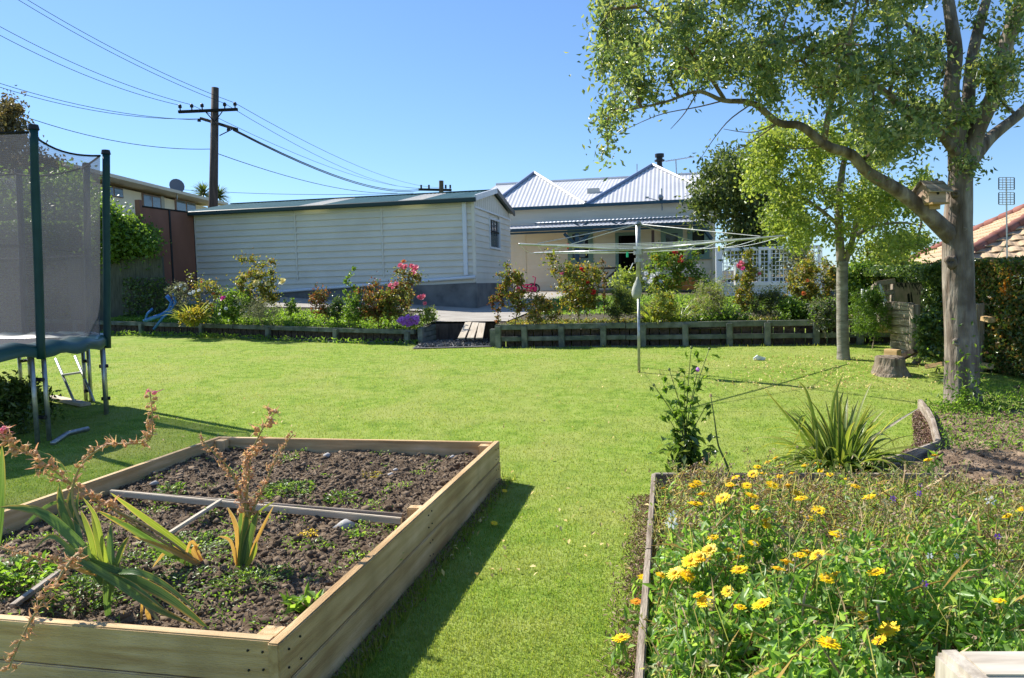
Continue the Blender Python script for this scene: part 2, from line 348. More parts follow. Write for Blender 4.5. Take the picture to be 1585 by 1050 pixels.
# return wall beside the gap
rt = thing('retaining_wall', 'short rotting timber return wall running back beside the gravel gap', 'retaining wall', (-2.1, 17.1, .35))
for k in range(3): board('rail', Vector((-2.06, 17.0, .42 + k * .115)), Vector((-1.52, 18.0, .50 + k * .12)), .12, .11, mCrib, rt, .012)
board('post', Vector((-2.02, 16.92, .3)), Vector((-2.02, 16.92, .70)), .14, .12, mCrib, rt, .01, up=E1)
board('post', Vector((-.38, 15.6, .3)), Vector((-.38, 15.6, .72)), .14, .12, mCrib, rt, .01, up=E1)
rt2 = thing('driveway_edge', 'dark weathered concrete edge of the driveway above the gravel gap', 'kerb', (-.9, 17.5, .35))
mbx = MB(); mbx.box((-.95, 17.5, .58), (1.9, .12, .36), rz=ANG * .2); mbx.build('kerb_face', mDarkWood, rt2)
# gravel in the gap
Cg = np.column_stack([rng.uniform(-2.0, -.35, 1500), rng.uniform(15.7, 17.45, 1500), np.zeros(1500)])
Cg[:, 2] = [gz(x, y) + .03 for x, y, _ in Cg]
V, T = leafgeo(Cg, .07, .06, fold=.5); tag(npmesh('gravel', V, T, mGravel), 'grey gravel strewn in the gap between the two retaining walls', 'gravel', kind='stuff')
grid('gravel_bed', lin(-2.05, -.35, 8), lin(15.5, 17.5, 8), lambda x, y: gz(x, y) + .02, mk('gravel_base', [(.05, .05, .05), (.12, .12, .115)], scale=30, rough=.95))
# planks leaning on the kerb
pl = thing('plank_ramp', 'three pale planks leaning side by side up to the driveway edge', 'ramp', P(725, 520, 16.6))
for q, (x0, x1) in enumerate(((710, 727), (724, 738), (738, 748))):
    board('plank', P(x0 + 4, 524, 16.2), P(x1 - 1, 498, 17.45), .15, .03, mPaleWood, pl, .004)

# ================================================================== SHED
F = Frame(-1.02, 22.0); SL = 8.9; SWD = 5.0; ZE = 4.08; ZP = 4.54
shed = thing('shed', 'long grey-white weatherboard garage with green corrugated roof', 'shed', F.w(0, 0, 1.0))
def siding(root, fr, v, u0, u1, z0, z1, pitch, mat, openings=(), side=-1, name='board', axis='u', th=.022):
    n = round((z1 - z0) / pitch); h = (z1 - z0) / n
    for k in range(n):
        a0, a1 = z0 + k * h, z0 + (k + 1) * h; segs = [(u0, u1)]
        for (p, q, r, s) in openings:
            if a1 > r + .02 and a0 < s - .02:
                ns = []
                for (x, y) in segs:
                    if p > x and p < y: ns.append((x, p))
                    if q > x and q < y: ns.append((q, y))
                    if (q <= x or p >= y): ns.append((x, y))
                segs = ns
        for (x, y) in segs:
            if y - x < .03: continue
            mb = MB(); vs = []
            for uu in (x, y):
                for (dz, off) in ((0, th), (0, 0), (h, 0), (h, .004)):
                    zz = a0 + dz + (.0 if dz == 0 else .0)
                    vs.append(fr.w(uu, v + side * off, zz) if axis == 'u' else fr.w(v - side * off, uu, zz))
            mb.add(vs, [(0, 1, 2, 3), (7, 6, 5, 4), (0, 3, 7, 4), (0, 4, 5, 1), (3, 2, 6, 7), (1, 5, 6, 2)])
            mb.build(name, mat, root)
# core box slightly inside
mb = MB(); c = F.w(-SL / 2, SWD / 2, (.6 + ZE) / 2); mb.box(c, (SL - .05, SWD - .05, ZE - .6), rz=ANG); mb.build('wall', mShedSide, shed)
siding(shed, F, 0, -SL, -.0, 1.62, ZE - .02, .185, mShedSide, th=.052)
wu0 = (F.o + E2 * 0).x
win = (1.85, 3.3, 2.75, 3.72)
siding(shed, F, 0, .0, SWD, 1.62, 3.84, .185, mShedSide, openings=[win], axis='v', th=.03)
for u_ in (-SL + .02, -SL * .62, -SL * .31):
    m_ = MB(); m_.box(F.w(u_, -.050, 2.98), (.04, .012, 2.12), rz=ANG); m_.build('joint_strip', mShedSide, shed)
# gable infill of upright battens
gb = MB()
for k in range(20):
    a0, a1 = SWD * k / 20, SWD * (k + 1) / 20
    zt = lambda v: ZE + (ZP - ZE) * (1 - abs(v / (SWD / 2) - 1)) - .04
    vs = [F.w(.012, a0 + .01, 3.9), F.w(.012, a1 - .01, 3.9), F.w(.012, a1 - .01, zt(a1)), F.w(.012, a0 + .01, zt(a0)),
          F.w(-.03, a0 + .01, 3.9), F.w(-.03, a1 - .01, 3.9), F.w(-.03, a1 - .01, zt(a1)), F.w(-.03, a0 + .01, zt(a0))]
    m_ = MB(); m_.add(vs, [(0, 1, 2, 3), (4, 7, 6, 5), (1, 5, 6, 2), (0, 3, 7, 4)]); m_.build('gable_board', mShedSide, shed)
m_ = MB(); m_.bar(F.w(.03, 0, 3.87), F.w(.03, SWD, 3.87), .04, .05); m_.build('gable_trim', mShedTrim, shed)
# window
wn = MB(); 
for (a0, a1, c0, c1) in ((win[0], win[0] + .06, win[2], win[3]), (win[1] - .06, win[1], win[2], win[3]), (win[0] + .06, win[1] - .06, win[2], win[2] + .06), (win[0] + .06, win[1] - .06, win[3] - .06, win[3])):
    wn.box(F.w(.02, (a0 + a1) / 2, (c0 + c1) / 2), (.06, a1 - a0, c1 - c0), rz=ANG)
wo = wn.build('window', mShedTrim, shed)
m_ = MB(); m_.box(F.w(-.0, sum(win[:2]) / 2, sum(win[2:]) / 2), (.01, win[1] - win[0] - .12, win[3] - win[2] - .12), rz=ANG); m_.build('pane', mk('shed_glass', [(.12, .14, .15)], rough=.12, spec=.8), wo)
for k in range(1, 4):
    m_ = MB(); v = win[0] + (win[1] - win[0]) * k / 4; m_.box(F.w(.012, v, sum(win[2:]) / 2 + .2), (.02, .03, .5), rz=ANG); m_.build('glazing_bar', mDark, wo)
m_ = MB(); m_.box(F.w(.014, sum(win[:2]) / 2, 3.3), (.02, 1.3, .04), rz=ANG); m_.build('glazing_bar', mDark, wo)
# concrete base wall, proud of the boards, its top following the sloping flashing
def zfl(u): return 1.86 + .27 * u / 6.0 if u < 0 else 1.86
mb = MB()
us = lin(-SL, .04, 8)
for i in range(7):
    vs = [F.w(us[i], -.07, .5), F.w(us[i + 1], -.07, .5), F.w(us[i + 1], -.07, zfl(us[i + 1]) - .16 * ss(-5, 0, us[i + 1]) ), F.w(us[i], -.07, zfl(us[i]) - .16 * ss(-5, 0, us[i]))]
    vs += [v + E2 * .06 for v in vs]; mb.add(vs, [(0, 1, 2, 3), (3, 2, 6, 7), (0, 3, 7, 4), (1, 5, 6, 2)])
vs = [F.w(.07, -.07, .5), F.w(.07, SWD, .5), F.w(.07, SWD, 1.68), F.w(.07, -.07, 1.68)]; vs += [v - E1 * .06 for v in vs]; mb.add(vs, [(0, 1, 2, 3), (3, 2, 6, 7), (0, 3, 7, 4), (1, 5, 6, 2)])
mb.build('base_wall', mConc, shed)
mb = MB(); mb.tube([F.w(u, -.13, zfl(u)) for u in us], .045, 8); mb.build('sloping_pipe', mShedTrim, shed, smooth=True)
mb = MB(); mb.box(F.w(-.24, -.075, (ZE + 1.86) / 2), (.12, .09, ZE - 1.95), rz=ANG); mb.build('downpipe', mShedTrim, shed, bevel=.015)
mb = MB(); mb.box(F.w(.01, -.01, (ZE + 1.7) / 2), (.09, .09, ZE - 1.75), rz=ANG); mb.build('corner_board', mShedSide, shed)
# roof sheets with real corrugations
def corr(name, A, B, top, mat, root, pitch=.1, amp=.012, nrm=Vector((0, 0, 1)), sub=6):
    """corrugated sheet: A->B along the eave, top(t) gives the upper end"""
    A = Vector(A); B = Vector(B); L = (B - A).length; n = max(2, int(L / pitch * sub)); V = []; Fc = []
    for i in range(n + 1):
        t = i / n; w = nrm * (amp * math.cos(2 * math.pi * L * t / pitch)); p = A.lerp(B, t); V += [p + w, Vector(top(t)) + w]
        if i < n: Fc.append((2 * i, 2 * i + 2, 2 * i + 3, 2 * i + 1))
    mb = MB(); mb.add(V, Fc); return mb.build(name, mat, root, smooth=True)
ns = 12; ov = .22; slope = (ZP - ZE) / (SWD / 2)
nn = (Vector((0, 0, 1)) - E2 * slope).normalized()
for k in range(ns):
    ua, ub = -SL - .25 + (SL + .4) * k / ns, -SL - .25 + (SL + .4) * (k + 1) / ns
    mt = mClear if k in (5, 9) else mGreenRoof
    corr('roof_sheet', F.w(ua, -ov, ZE - ov * slope + .06), F.w(ub - .004, -ov, ZE - ov * slope + .06), lambda t: F.w(ua + (ub - ua) * t, SWD / 2, ZP + .06), mt, shed, .13, .014, nn)
corr('roof_sheet', F.w(-SL - .25, SWD + ov, ZE - ov * slope + .06), F.w(.15, SWD + ov, ZE - ov * slope + .06), lambda t: F.w(-SL - .25 + (SL + .4) * t, SWD / 2, ZP + .06), mGreenRoof, shed, .13, .014)
mb = MB(); mb.box(F.w(-SL / 2 - .05, -ov - .05, ZE - .045), (SL + .42, .11, .13), rz=ANG); mb.build('gutter', mGutter, shed, bevel=.02)
mb = MB(); mb.bar(F.w(-SL - .25, SWD / 2, ZP + .075), F.w(.16, SWD / 2, ZP + .075), .25, .02); mb.build('ridge_cap', mGreenRoof, shed)
mb = MB(); mb.bar(F.w(.14, -ov, ZE - ov * slope + .05), F.w(.14, SWD / 2, ZP + .05), .05, .16); mb.build('barge_board', mShedTrim, shed)
mb = MB(); mb.bar(F.w(.14, SWD + ov, ZE - ov * slope + .05), F.w(.14, SWD / 2 + .03, ZP + .05), .05, .16); mb.build('barge_board', mGutter, shed)

# ================================================================== HOUSE
H = Frame(1.52, 31.0); VW = 1.8
hs = thing('house', 'cream weatherboard bungalow with pale corrugated hip roofs and blue veranda posts', 'house', H.w(0, VW, 1.2))
uR = H.px(1105, 390, VW)[0]; uL = H.px(760, 390, VW)[0]
def rect(x0, y0, x1, y1, v=VW):
    a = H.px(x0, y0, v); b = H.px(x1, y1, v); c = H.px(x0, y1, v); d = H.px(x1, y0, v)
    return (a[0] + c[0]) / 2, (b[0] + d[0]) / 2, (b[1] + c[1]) / 2, (a[1] + d[1]) / 2
wins = [rect(879, 355, 918, 406), rect(1023, 354, 1057, 401), rect(1064, 351, 1098, 400)]
door = rect(953, 360, 990, 447); door = (door[0], door[1], 1.38, door[3])
zEv = 4.86; zBase = 1.3
siding(hs, H, VW, uL, uR, zBase, 3.96, .19, mCream, openings=wins + [door], th=.03)
siding(hs, H, VW, uL, uR, 4.0, zEv - .05, .21, mCream2, th=.03)
# back-up walls with the openings left free
def wallpieces(v, u0, u1, z0, z1, ops, mat, root, th=.15):
    us = sorted({u0, u1} | {k for o in ops for k in o[:2]}); zs = sorted({z0, z1} | {k for o in ops for k in o[2:]})
    mb = MB()
    for i in range(len(us) - 1):
        for j in range(len(zs) - 1):
            uc, zc = (us[i] + us[i + 1]) / 2, (zs[j] + zs[j + 1]) / 2
            if any(o[0] < uc < o[1] and o[2] < zc < o[3] for o in ops): continue
            mb.box(H.w(uc, v + th / 2 + .004, zc), (us[i + 1] - us[i], th, zs[j + 1] - zs[j]), rz=ANG)
    return mb.build('wall', mat, root)
wallpieces(VW, uL, uR, zBase - .4, zEv - .02, wins + [door], mCream2, hs)
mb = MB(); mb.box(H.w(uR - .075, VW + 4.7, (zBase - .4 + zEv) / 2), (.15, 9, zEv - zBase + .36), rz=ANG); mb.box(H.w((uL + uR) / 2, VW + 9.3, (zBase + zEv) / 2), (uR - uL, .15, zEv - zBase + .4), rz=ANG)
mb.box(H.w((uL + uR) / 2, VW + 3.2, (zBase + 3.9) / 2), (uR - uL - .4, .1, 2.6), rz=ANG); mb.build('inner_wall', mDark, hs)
mb = MB(); mb.box(H.w(H.px(812, 400, VW)[0], VW - .04, 2.63), (.14, .04, 2.66), rz=ANG); mb.build('joint_cover', mCream, hs)
mb = MB(); mb.box(H.w(uR, VW - .03, 2.63), (.12, .12, 2.66), rz=ANG); mb.build('corner_board', mCream, hs)
def frame_obj(root, r, wd, mat, name='window', v=VW, sash=True, glass=mGlass, bar=True):
    u0, u1, z0, z1 = r; mb = MB(); t = wd
    for (a, b, c, d) in ((u0, u0 + t, z0, z1), (u1 - t, u1, z0, z1), (u0 + t, u1 - t, z0, z0 + t * .8), (u0 + t, u1 - t, z1 - t, z1)):
        mb.box(H.w((a + b) / 2, v - .02, (c + d) / 2), (b - a, .12, d - c), rz=ANG)
    if bar: mb.box(H.w((u0 + u1) / 2, v - .01, (z0 + z1) / 2 - .1), (u1 - u0 - 2 * t, .07, .06), rz=ANG)
    o = mb.build(name, mat, root)
    if glass: 
        g = MB(); g.box(H.w((u0 + u1) / 2, v + .04, (z0 + z1) / 2), (u1 - u0 - 2 * t, .01, z1 - z0 - 2 * t), rz=ANG); g.build('pane', glass, o)
        g = MB(); a = u0 + t + .03; g.box(H.w((u0 + u1) / 2, v + .06, z0 + t + .2), ((u1 - u0 - 2 * t) * .8, .01, .3), rz=ANG); g.build('curtain', mCream2, o)
    s_ = MB(); s_.box(H.w((u0 + u1) / 2, v - .09, z0 - .02), (u1 - u0 + .12, .1, .05), rz=ANG); s_.build('sill', mat, o)
    return o
for r in wins: frame_obj(hs, r, .2, mSage)
d_ = frame_obj(hs, door, .13, mSage, name='door_frame', glass=None, bar=False)
g = MB(); g.box(H.w(door[0] + .2, VW + .5, (door[2] + door[3]) / 2), (.05, .85, door[3] - door[2] - .1), rz=ANG); g.build('door', mDark, hs)
# main roof: two front hips and the long roof behind
zF = zEv; vE = VW - .3
def hip(pxL, pxP, pxR, pyP, rr, name='roof'):
    uP_, zP_ = H.px(pxP, pyP, vE + rr); a = H.px(pxL, 320, vE)[0]; b = H.px(pxR, 320, vE)[0]
    A = H.w(a, vE, zF); B = H.w(b, vE, zF); Pk = H.w(uP_, vE + rr, zP_); tp = (uP_ - a) / (b - a)
    n = (B - A).cross(Pk - A).normalized()
    if n.z < 0: n = -n
    def top(t):
        k = t / tp if t < tp else (1 - t) / (1 - tp); q = Pk if False else None
        return A.lerp(B, t).lerp(A.lerp(B, t) + (E2 * rr + Vector((0, 0, zP_ - zF))), min(1, max(0, k)))
    root = corr(name, A, B, top, mRoof, hs, .17, .009, n)
    pk2 = top(tp)
    A2 = H.w(a, vE + 2 * rr, zF); B2 = H.w(b, vE + 2 * rr, zF)
    m_ = MB(); bk = pk2 + E2 * 6; m_.add([B, B2, bk, pk2], [(0, 1, 2, 3)]); m_.add([A2, A, pk2, bk], [(0, 1, 2, 3)]); m_.build('roof_side', mRoof, hs)
    m_ = MB(); m_.tube([A + n * .04, pk2 + n * .06], .07, 6); m_.build('hip_cap', mk('blue_grey_cap', [(.25, .30, .40)], rough=.4, metal=.3), hs)
    m_ = MB(); m_.tube([B + n * .04, pk2 + n * .06], .07, 6); m_.build('hip_cap', mRoof, hs)
    return pk2
hip(752, 827, 906, 268.6, 3.64); hip(908, 1010, 1118, 256.5, 3.81)
vr = 9.6; ur0 = H.px(768, 288, vr)[0]; ur1 = H.px(1120, 268, vr)[0]; zr = H.px(960, 276.5, vr)[1]
A = H.w(ur0, 3.2, 5.2); B = H.w(ur1, 3.2, 5.2); nrm = Vector((0, 0, 1)) - E2 * .3; nrm.normalize()
corr('roof', A, B, lambda t: H.w(ur0 + (ur1 - ur0) * t, vr, zr), mRoof, hs, .17, .009, nrm)
m_ = MB(); m_.add([H.w(ur0, vr, zr), H.w(ur1, vr, zr), H.w(ur1, vr + 5, 5), H.w(ur0, vr + 5, 5)], [(0, 1, 2, 3)]); m_.build('roof_back', mRoof, hs)
m_ = MB(); m_.tube([H.w(ur0, vr, zr + .03), H.w(ur1, vr, zr + .03)], .08, 6); m_.build('ridge_cap', mRoof, hs)
m_ = MB(); m_.box(H.w((uL + uR) / 2, vE - .05, zF - .04), (uR - uL + .8, .12, .12), rz=ANG); m_.build('gutter', mBlue, hs)
# veranda roof and its post
a0, a1 = H.px(775, 350, 0)[0], H.px(1092, 345, 0)[0]
zv = 3.80
corr('veranda_roof', H.w(a0, 0, zv + .07), H.w(a1, 0, zv + .07), lambda t: H.w(a0 + (a1 - a0) * t, VW - .05, zv + .33), mRoof, hs, .17, .014)
m_ = MB(); m_.box(H.w((a0 + a1) / 2, -.05, zv + .0), (a1 - a0, .11, .12), rz=ANG); m_.build('veranda_gutter', mBlue, hs)
m_ = MB(); m_.box(H.w((a0 + a1) / 2, .08, zv - .12), (a1 - a0, .1, .07), rz=ANG); m_.build('beam', mBlue, hs)
c0 = H.px(829, 345, .6)[0]
corr('awning', H.w(c0, .45, 4.12), H.w(a1, .45, 4.12), lambda t: H.w(c0 + (a1 - c0) * t, VW - .06, 4.2), mk('clear_awning', [(.80, .84, .88), (.86, .88, .9)], scale=3, rough=.25, spec=.6, transl=.75, tcol=(1.05, 1.05, 1.05, 1)), hs, .16, .02)
m_ = MB(); m_.box(H.w((c0 + a1) / 2, .42, 4.07), (a1 - c0, .05, .05), rz=ANG); m_.build('awning_edge', mBlue, hs)
for x in (900, 958): 
    u = H.px(x, 345, .4)[0]; m_ = MB(); m_.bar(H.w(u - .28, .4, 4.02), H.w(u, .4, 3.88), .06, .07); m_.bar(H.w(u + .28, .4, 4.02), H.w(u, .4, 3.88), .06, .07); m_.build('awning_bracket', mBlue, hs)
for x, wd, mt, vv in ((894, .15, mBlue, .08), (1011, .11, mk('brown_post', [(.10, .06, .04)], rough=.7), .2)):
    u = H.px(x, 400, vv)[0]; m_ = MB(); m_.box(H.w(u, vv, (1.2 + zv - .2) / 2), (wd, wd, zv - 1.4), rz=ANG); m_.build('post', mt, hs)
    if x == 894:
        for s in (-1, 1): m_ = MB(); m_.bar(H.w(u + s * .52, vv, zv - .2), H.w(u + s * .04, vv, zv - .68), .1, .12); m_.build('post_brace', mBlue, hs)
m_ = MB(); m_.bar(H.w(a1 - .15, .08, zv - .1), H.w(a1 + .25, .5, zv - .62), .1, .12); m_.build('post_brace', mBlue, hs)
m_ = MB(); m_.box(H.w((uL + uR) / 2, .9, 1.22), (uR - uL, 1.8, .16), rz=ANG); m_.build('veranda_floor', mk('deck_floor', [(.35, .28, .22)], rough=.8), hs)
# flue, aerials, vent and whirly on the roof
fl = P(1021, 262, 37.0); m_ = MB(); m_.tube([fl - Vector((0, 0, 1.2)), fl + Vector((0, 0, .12))], .17, 10); m_.tube([fl + Vector((0, 0, .12)), fl + Vector((0, 0, .34))], .13, 10)
m_.tube([fl + Vector((0, 0, .36)), fl + Vector((0, 0, .44))], .24, 10); m_.tube([fl + Vector((0, 0, .56)), fl + Vector((0, 0, .72))], .22, 10); m_.tube([fl + Vector((0, 0, .44)), fl + Vector((0, 0, .56))], .15, 10)
o = m_.build('flue', mBlack, hs)
ae = thing('tv_aerial', 'white yagi television aerial on a thin mast above the bungalow roof', 'aerial', P(1047, 273, 38))
m_ = MB(); m_.tube([P(1048, 290, 38), P(1046, 247, 38)], .03, 6); m_.build('mast', mSteel, ae)
m_ = MB(); m_.bar(P(1030, 250, 37.8), P(1074, 243, 37), .03, .05); m_.build('boom', mShedTrim, ae)
for k in range(9):
    p = P(1030 + 5.2 * k, 249.6 - .8 * k, 37.8 - .09 * k); m_ = MB(); m_.tube([p - E2 * .3 - E1 * .05, p + E2 * .3 + E1 * .05], .008, 4); m_.build('element', mSteel, ae)
st = P(986, 270, 38); m_ = MB(); m_.tube([P(986, 288, 38), P(986, 254, 38)], .025, 5); m_.build('vent_pipe', mSteel, hs)
m_ = MB(); m_.box(P(919, 305, 36), (.55, .5, .75), rz=ANG); m_.build('roof_vent', mk('vent_box', [(.45, .46, .42)], rough=.6), hs)
dh = thing('satellite_dish', 'small satellite dish bracket with arm on the front slope of the bungalow roof', 'satellite dish', P(1025, 322, 31.6))
m_ = MB(); m_.tube([P(1025, 326, 31.6), P(1024, 292, 31.6)], .03, 6); m_.tube([P(1024, 312, 31.6), P(1001, 306, 31.3)], .018, 5); m_.build('mast', mSteel, dh)
m_ = MB(); q = P(1022, 306, 31.6); m_.tube([q, q + Vector((.05, -.05, .0)), q + Vector((.1, -.12, .01))], [.14, .11, .02], 10); m_.build('dish', mSteel, dh)
m_ = MB(); m_.box(P(1001, 306, 31.3), (.14, .1, .07)); m_.build('receiver', mSteel, dh)

# ================================================================== NEIGHBOURING HOUSES, FENCES, POLES
nb = thing('neighbour_house', 'two-storey cream house with low dark roof beyond the brown fence, far left', 'house', (-20, 38, 0))
qa, qb = P(150, 300, 36.0), P(321, 330, 47.5); qa.z = qb.z = 0; dq = (qb - qa).normalized(); nq = Vector((-dq.y, dq.x, 0)); qa = qa - dq * 9
ztop = 6.85
m_ = MB(); L_ = (qb - qa).length; m_.box((qa + qb) / 2 + nq * 3.1 + Vector((0, 0, ztop / 2)), (L_, 6.2, ztop), mat=Matrix((dq, nq, Vector((0, 0, 1)))).transposed()); m_.build('wall', mk('cream_brick', [(.84, .76, .58), (.88, .81, .64)], scale=1, rough=.8), nb)
NM = Matrix((dq, nq, Vector((0, 0, 1)))).transposed()
m_ = MB(); m_.box((qa + qb) / 2 + nq * 2.8 + Vector((0, 0, ztop + .22)), (L_ + 1.2, 7.8, .16), mat=NM); m_.build('fascia', mk('fascia', [(.72, .64, .50)], rough=.7), nb)
m_ = MB(); e0 = qa - dq * .5 - nq * 1.1; e1_ = qb + dq * .5 - nq * 1.1; zz = Vector((0, 0, ztop + .3)); rr = nq * 4 + Vector((0, 0, .7))
m_.add([e0 + zz, e1_ + zz, e1_ + zz + rr, e0 + zz + rr, e1_ + zz + nq * 8, e0 + zz + nq * 8], [(0, 1, 2, 3), (3, 2, 4, 5)]); m_.build('roof', mk('grey_membrane', [(.20, .21, .22), (.27, .28, .28)], scale=2), nb)
def nbpx(px, py):
    d = ray(px, py); k = (qa - EYE).dot(nq) / d.dot(nq); return EYE + d * k
for (x0, y0, x1, y1) in ((158, 289, 188, 304), (219, 302, 246, 326), (270, 311, 301, 332), (100, 276, 140, 296)):
    a, b = nbpx((x0), y0), nbpx(x1, y0); zl = nbpx((x0 + x1) / 2, y1).z; zh = (a.z + b.z) / 2; c = (a + b) / 2; c.z = (zl + zh) / 2; wd = (b - a).length
    m_ = MB(); m_.box(c - nq * .02, (wd, .1, zh - zl), mat=NM); f_ = m_.build('window', mk('window_frame_brown', [(.30, .20, .16)], rough=.6), nb)
    for s in (-.25, .25):
        m_ = MB(); m_.box(c - nq * .075 + dq * wd * s, (wd * .43, .02, (zh - zl) * .86), mat=NM); m_.build('pane', mk('sky_glass', [(.10, .14, .17)], rough=.08, spec=1), f_)
m_ = MB(); q = nbpx(250, 322); m_.box(q - nq * .05, (.35, .1, 1.2), mat=NM); m_.build('vent', mk('vent_box', [(.45, .46, .42)], rough=.6), nb)
sd = thing('satellite_dish', 'round grey satellite dish on the roof of the cream house', 'satellite dish', P(273, 302, 42))
m_ = MB(); q = P(273, 289, 42); m_.tube([q + Vector((0, 0, -.7)), q], .03, 6); m_.build('mast', mSteel, sd)
nd = Vector((.6, -.75, .2)).normalized(); m_ = MB(); m_.tube([q + nd * .02, q + nd * .06, q + nd * .12], [.18, .32, .40], 16, cap=True); m_.build('dish', mk('dish_grey', [(.16, .17, .19)], rough=.5), sd)
# brown panel fence
A = Vector((-9.75, 23.9, 0)); B = Vector((-10.55, 20.9, 0)); bf = thing('panel_fence', 'tall brown panel fence between the garage and the creeper', 'fence', (B.x, B.y, 1.0))
def fpx(px):
    d = ray(px, 330); n = Vector((-(B - A).y, (B - A).x, 0)); k = n.dot(A) / (d.x * n.x + d.y * n.y); return Vector((d.x * k, d.y * k, 0))
xs = [214, 262, 300, 323]; tops = [322, 330, 335, 338]
for i in range(3):
    p, q = fpx(xs[i]), fpx(xs[i + 1] - .8); zt0 = 4.06; mid = (p + q) / 2; d_ = (q - p)
    L_ = d_.length; d_.normalize(); n_ = Vector((-d_.y, d_.x, 0)); me = box_mesh((L_, .03, 3.2), .004); o = link('panel', me, mBrownFence, bf)
    M = Matrix((d_, n_, Vector((0, 0, 1)))).transposed().to_4x4(); M.translation = Vector((mid.x, mid.y, zt0 - 1.6)) - ROOT[bf]; o.matrix_local = M
    board('post', Vector((q.x, q.y, .9)) , Vector((q.x, q.y, zt0 + .02)), .07, .07, mBlack if i < 2 else mBrownFence, bf, .003, up=n_)
board('post', fpx(215) + Vector((0, 0, .9)), fpx(215) + Vector((0, 0, 4.25)), .14, .14, mBrownFence, bf, .004, up=Vector((0, 1, 0)))
p, q = fpx(214), fpx(323); board('capping', Vector((p.x, p.y, 4.085)), Vector((q.x, q.y, 4.085)), .07, .04, mDark, bf)
# brushwood fence under the creeper
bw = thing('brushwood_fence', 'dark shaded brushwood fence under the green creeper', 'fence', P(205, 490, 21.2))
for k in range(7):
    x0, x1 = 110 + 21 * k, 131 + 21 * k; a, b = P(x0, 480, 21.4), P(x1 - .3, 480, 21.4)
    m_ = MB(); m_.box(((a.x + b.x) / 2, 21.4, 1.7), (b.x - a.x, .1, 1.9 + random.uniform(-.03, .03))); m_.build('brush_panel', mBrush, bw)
# main utility pole
up = thing('utility_pole', 'tall dark timber utility pole with two crossarms behind the garage', 'utility pole', P(329, 400, 32) * 1)
m_ = MB(); m_.tube([P(329, 445, 32), P(330, 325, 32), P(333, 136, 32)], [.2, .185, .145], 14); m_.build('pole', mPole, up, smooth=True)
a, b = P(276, 173.5, 31.7), P(368, 169.5, 31.9); board('crossarm', a, b, .12, .11, mDark, up, .01)
a2, b2 = P(311, 183.5, 32.5), P(363, 199.5, 30.9); board('crossarm', a2, b2, .12, .11, mDark, up, .01)
ins = []
for x in (279, 297, 313, 348, 364):
    t = (x - 276) / 92; q = a.lerp(b, t) + Vector((0, 0, .06)); m_ = MB(); m_.tube([q, q + Vector((0, 0, .09)), q + Vector((0, 0, .10)), q + Vector((0, 0, .2)), q + Vector((0, 0, .24))], [.025, .03, .075, .07, .03], 8); m_.build('insulator', mBlack, up, smooth=True); ins.append(q + Vector((0, 0, .2)))
for s in (a2, b2):
    for k in (-.04, .04): m_ = MB(); q = s.lerp((a2 + b2) / 2, .12) + Vector((k * 4, 0, 0)); m_.tube([q, q - Vector((0, 0, .1))], [.06, .08], 8); m_.build('insulator', mBlack, up)
for s, t in ((318, 187), (344, 187)):
    m_ = MB(); m_.tube([P(s, 173, 31.75), P(332, t + 2, 31.8)], .022, 5); m_.build('brace', mDark, up)
m_ = MB(); m_.tube([P(362, 199, 30.9), P(340, 210, 31.8)], .022, 5); m_.build('brace', mDark, up)
u2 = thing('utility_pole', 'small distant utility pole rising behind the garage ridge', 'utility pole', P(683, 400, 75))
m_ = MB(); m_.tube([P(683, 420, 75), P(683, 280, 75)], .22, 8); m_.build('pole', mPole, u2)
m_ = MB(); m_.bar(P(648, 293.5, 75), P(699, 294.5, 75), .2, .22); m_.build('crossarm', mDark, u2)
for x in (652, 664, 690, 697): m_ = MB(); q = P(x, 292, 75); m_.tube([q, q + Vector((0, 0, .35))], .09, 6); m_.build('insulator', mBlack, u2)
def wire(label, a, b, sag, r, group=None):
    pts = []
    for i in range(17):
        t = i / 16; q = a.lerp(b, t); q.z -= 4 * sag * t * (1 - t); pts.append(q)
    m_ = MB(); m_.tube(pts, r, 5); o = m_.build('power_line', mWire); tag(o, label, 'wire', group)
gw = 'overhead lines running from the timber pole'
for i, l_, lb in ((3, (-60, -56, 27), 'second highest power line rising to the top left corner from the crossarm'), (4, (-40, -52, 27), 'highest power line, rising to the top left corner from the right end of the crossarm'),
                  (0, (-60, 22, 26), 'power line reaching the left end insulator of the crossarm from the left, lower of two'), (1, (-60, 8, 26), 'power line reaching the second insulator of the crossarm from the left, upper of two')):
    wire(lb, P(*l_), ins[i], .35, .011, gw + ' left')
wire('lower line of the thin pair reaching the pole from the left under the upper crossarm', P(-60, 115, 27), P(313, 184, 32.4), .45, .011, 'pair of lower lines from the left')
wire('upper line of the thin pair reaching the pole from the left under the upper crossarm', P(-60, 109, 27), P(318, 186, 32.3), .40, .011, 'pair of lower lines from the left')
wire('single thin line hanging from behind the trampoline net to mid height on the pole', P(30, 178, 28), P(327, 231, 32), .35, .013)
for i, (x, y), lb in ((3, (655, 292), 'middle line of three from the timber pole crossarm to the distant pole'), (4, (690, 291), 'highest line of three from the timber pole crossarm to the distant pole'), (1, (664, 292), 'lowest line of three from the timber pole crossarm to the distant pole')):
    wire(lb, ins[i], P(x, y, 75), .9, .011, gw + ' right')
for y in (0, 2): wire(('upper' if y == 0 else 'lower') + ' of the thick twin lines from the oblique crossarm to the distant pole', P(361, 200 + y, 31), P(650, 293 + y, 75), .9, .026, 'twin lines to the distant pole')
wire('thin line running from mid height of the timber pole down behind the garage roof', P(331, 236, 32), P(615, 299, 60), .5, .016)
wire('faint distant wire low above the garage roof at far left', P(150, 283, 70), P(640, 299, 70), .5, .02)
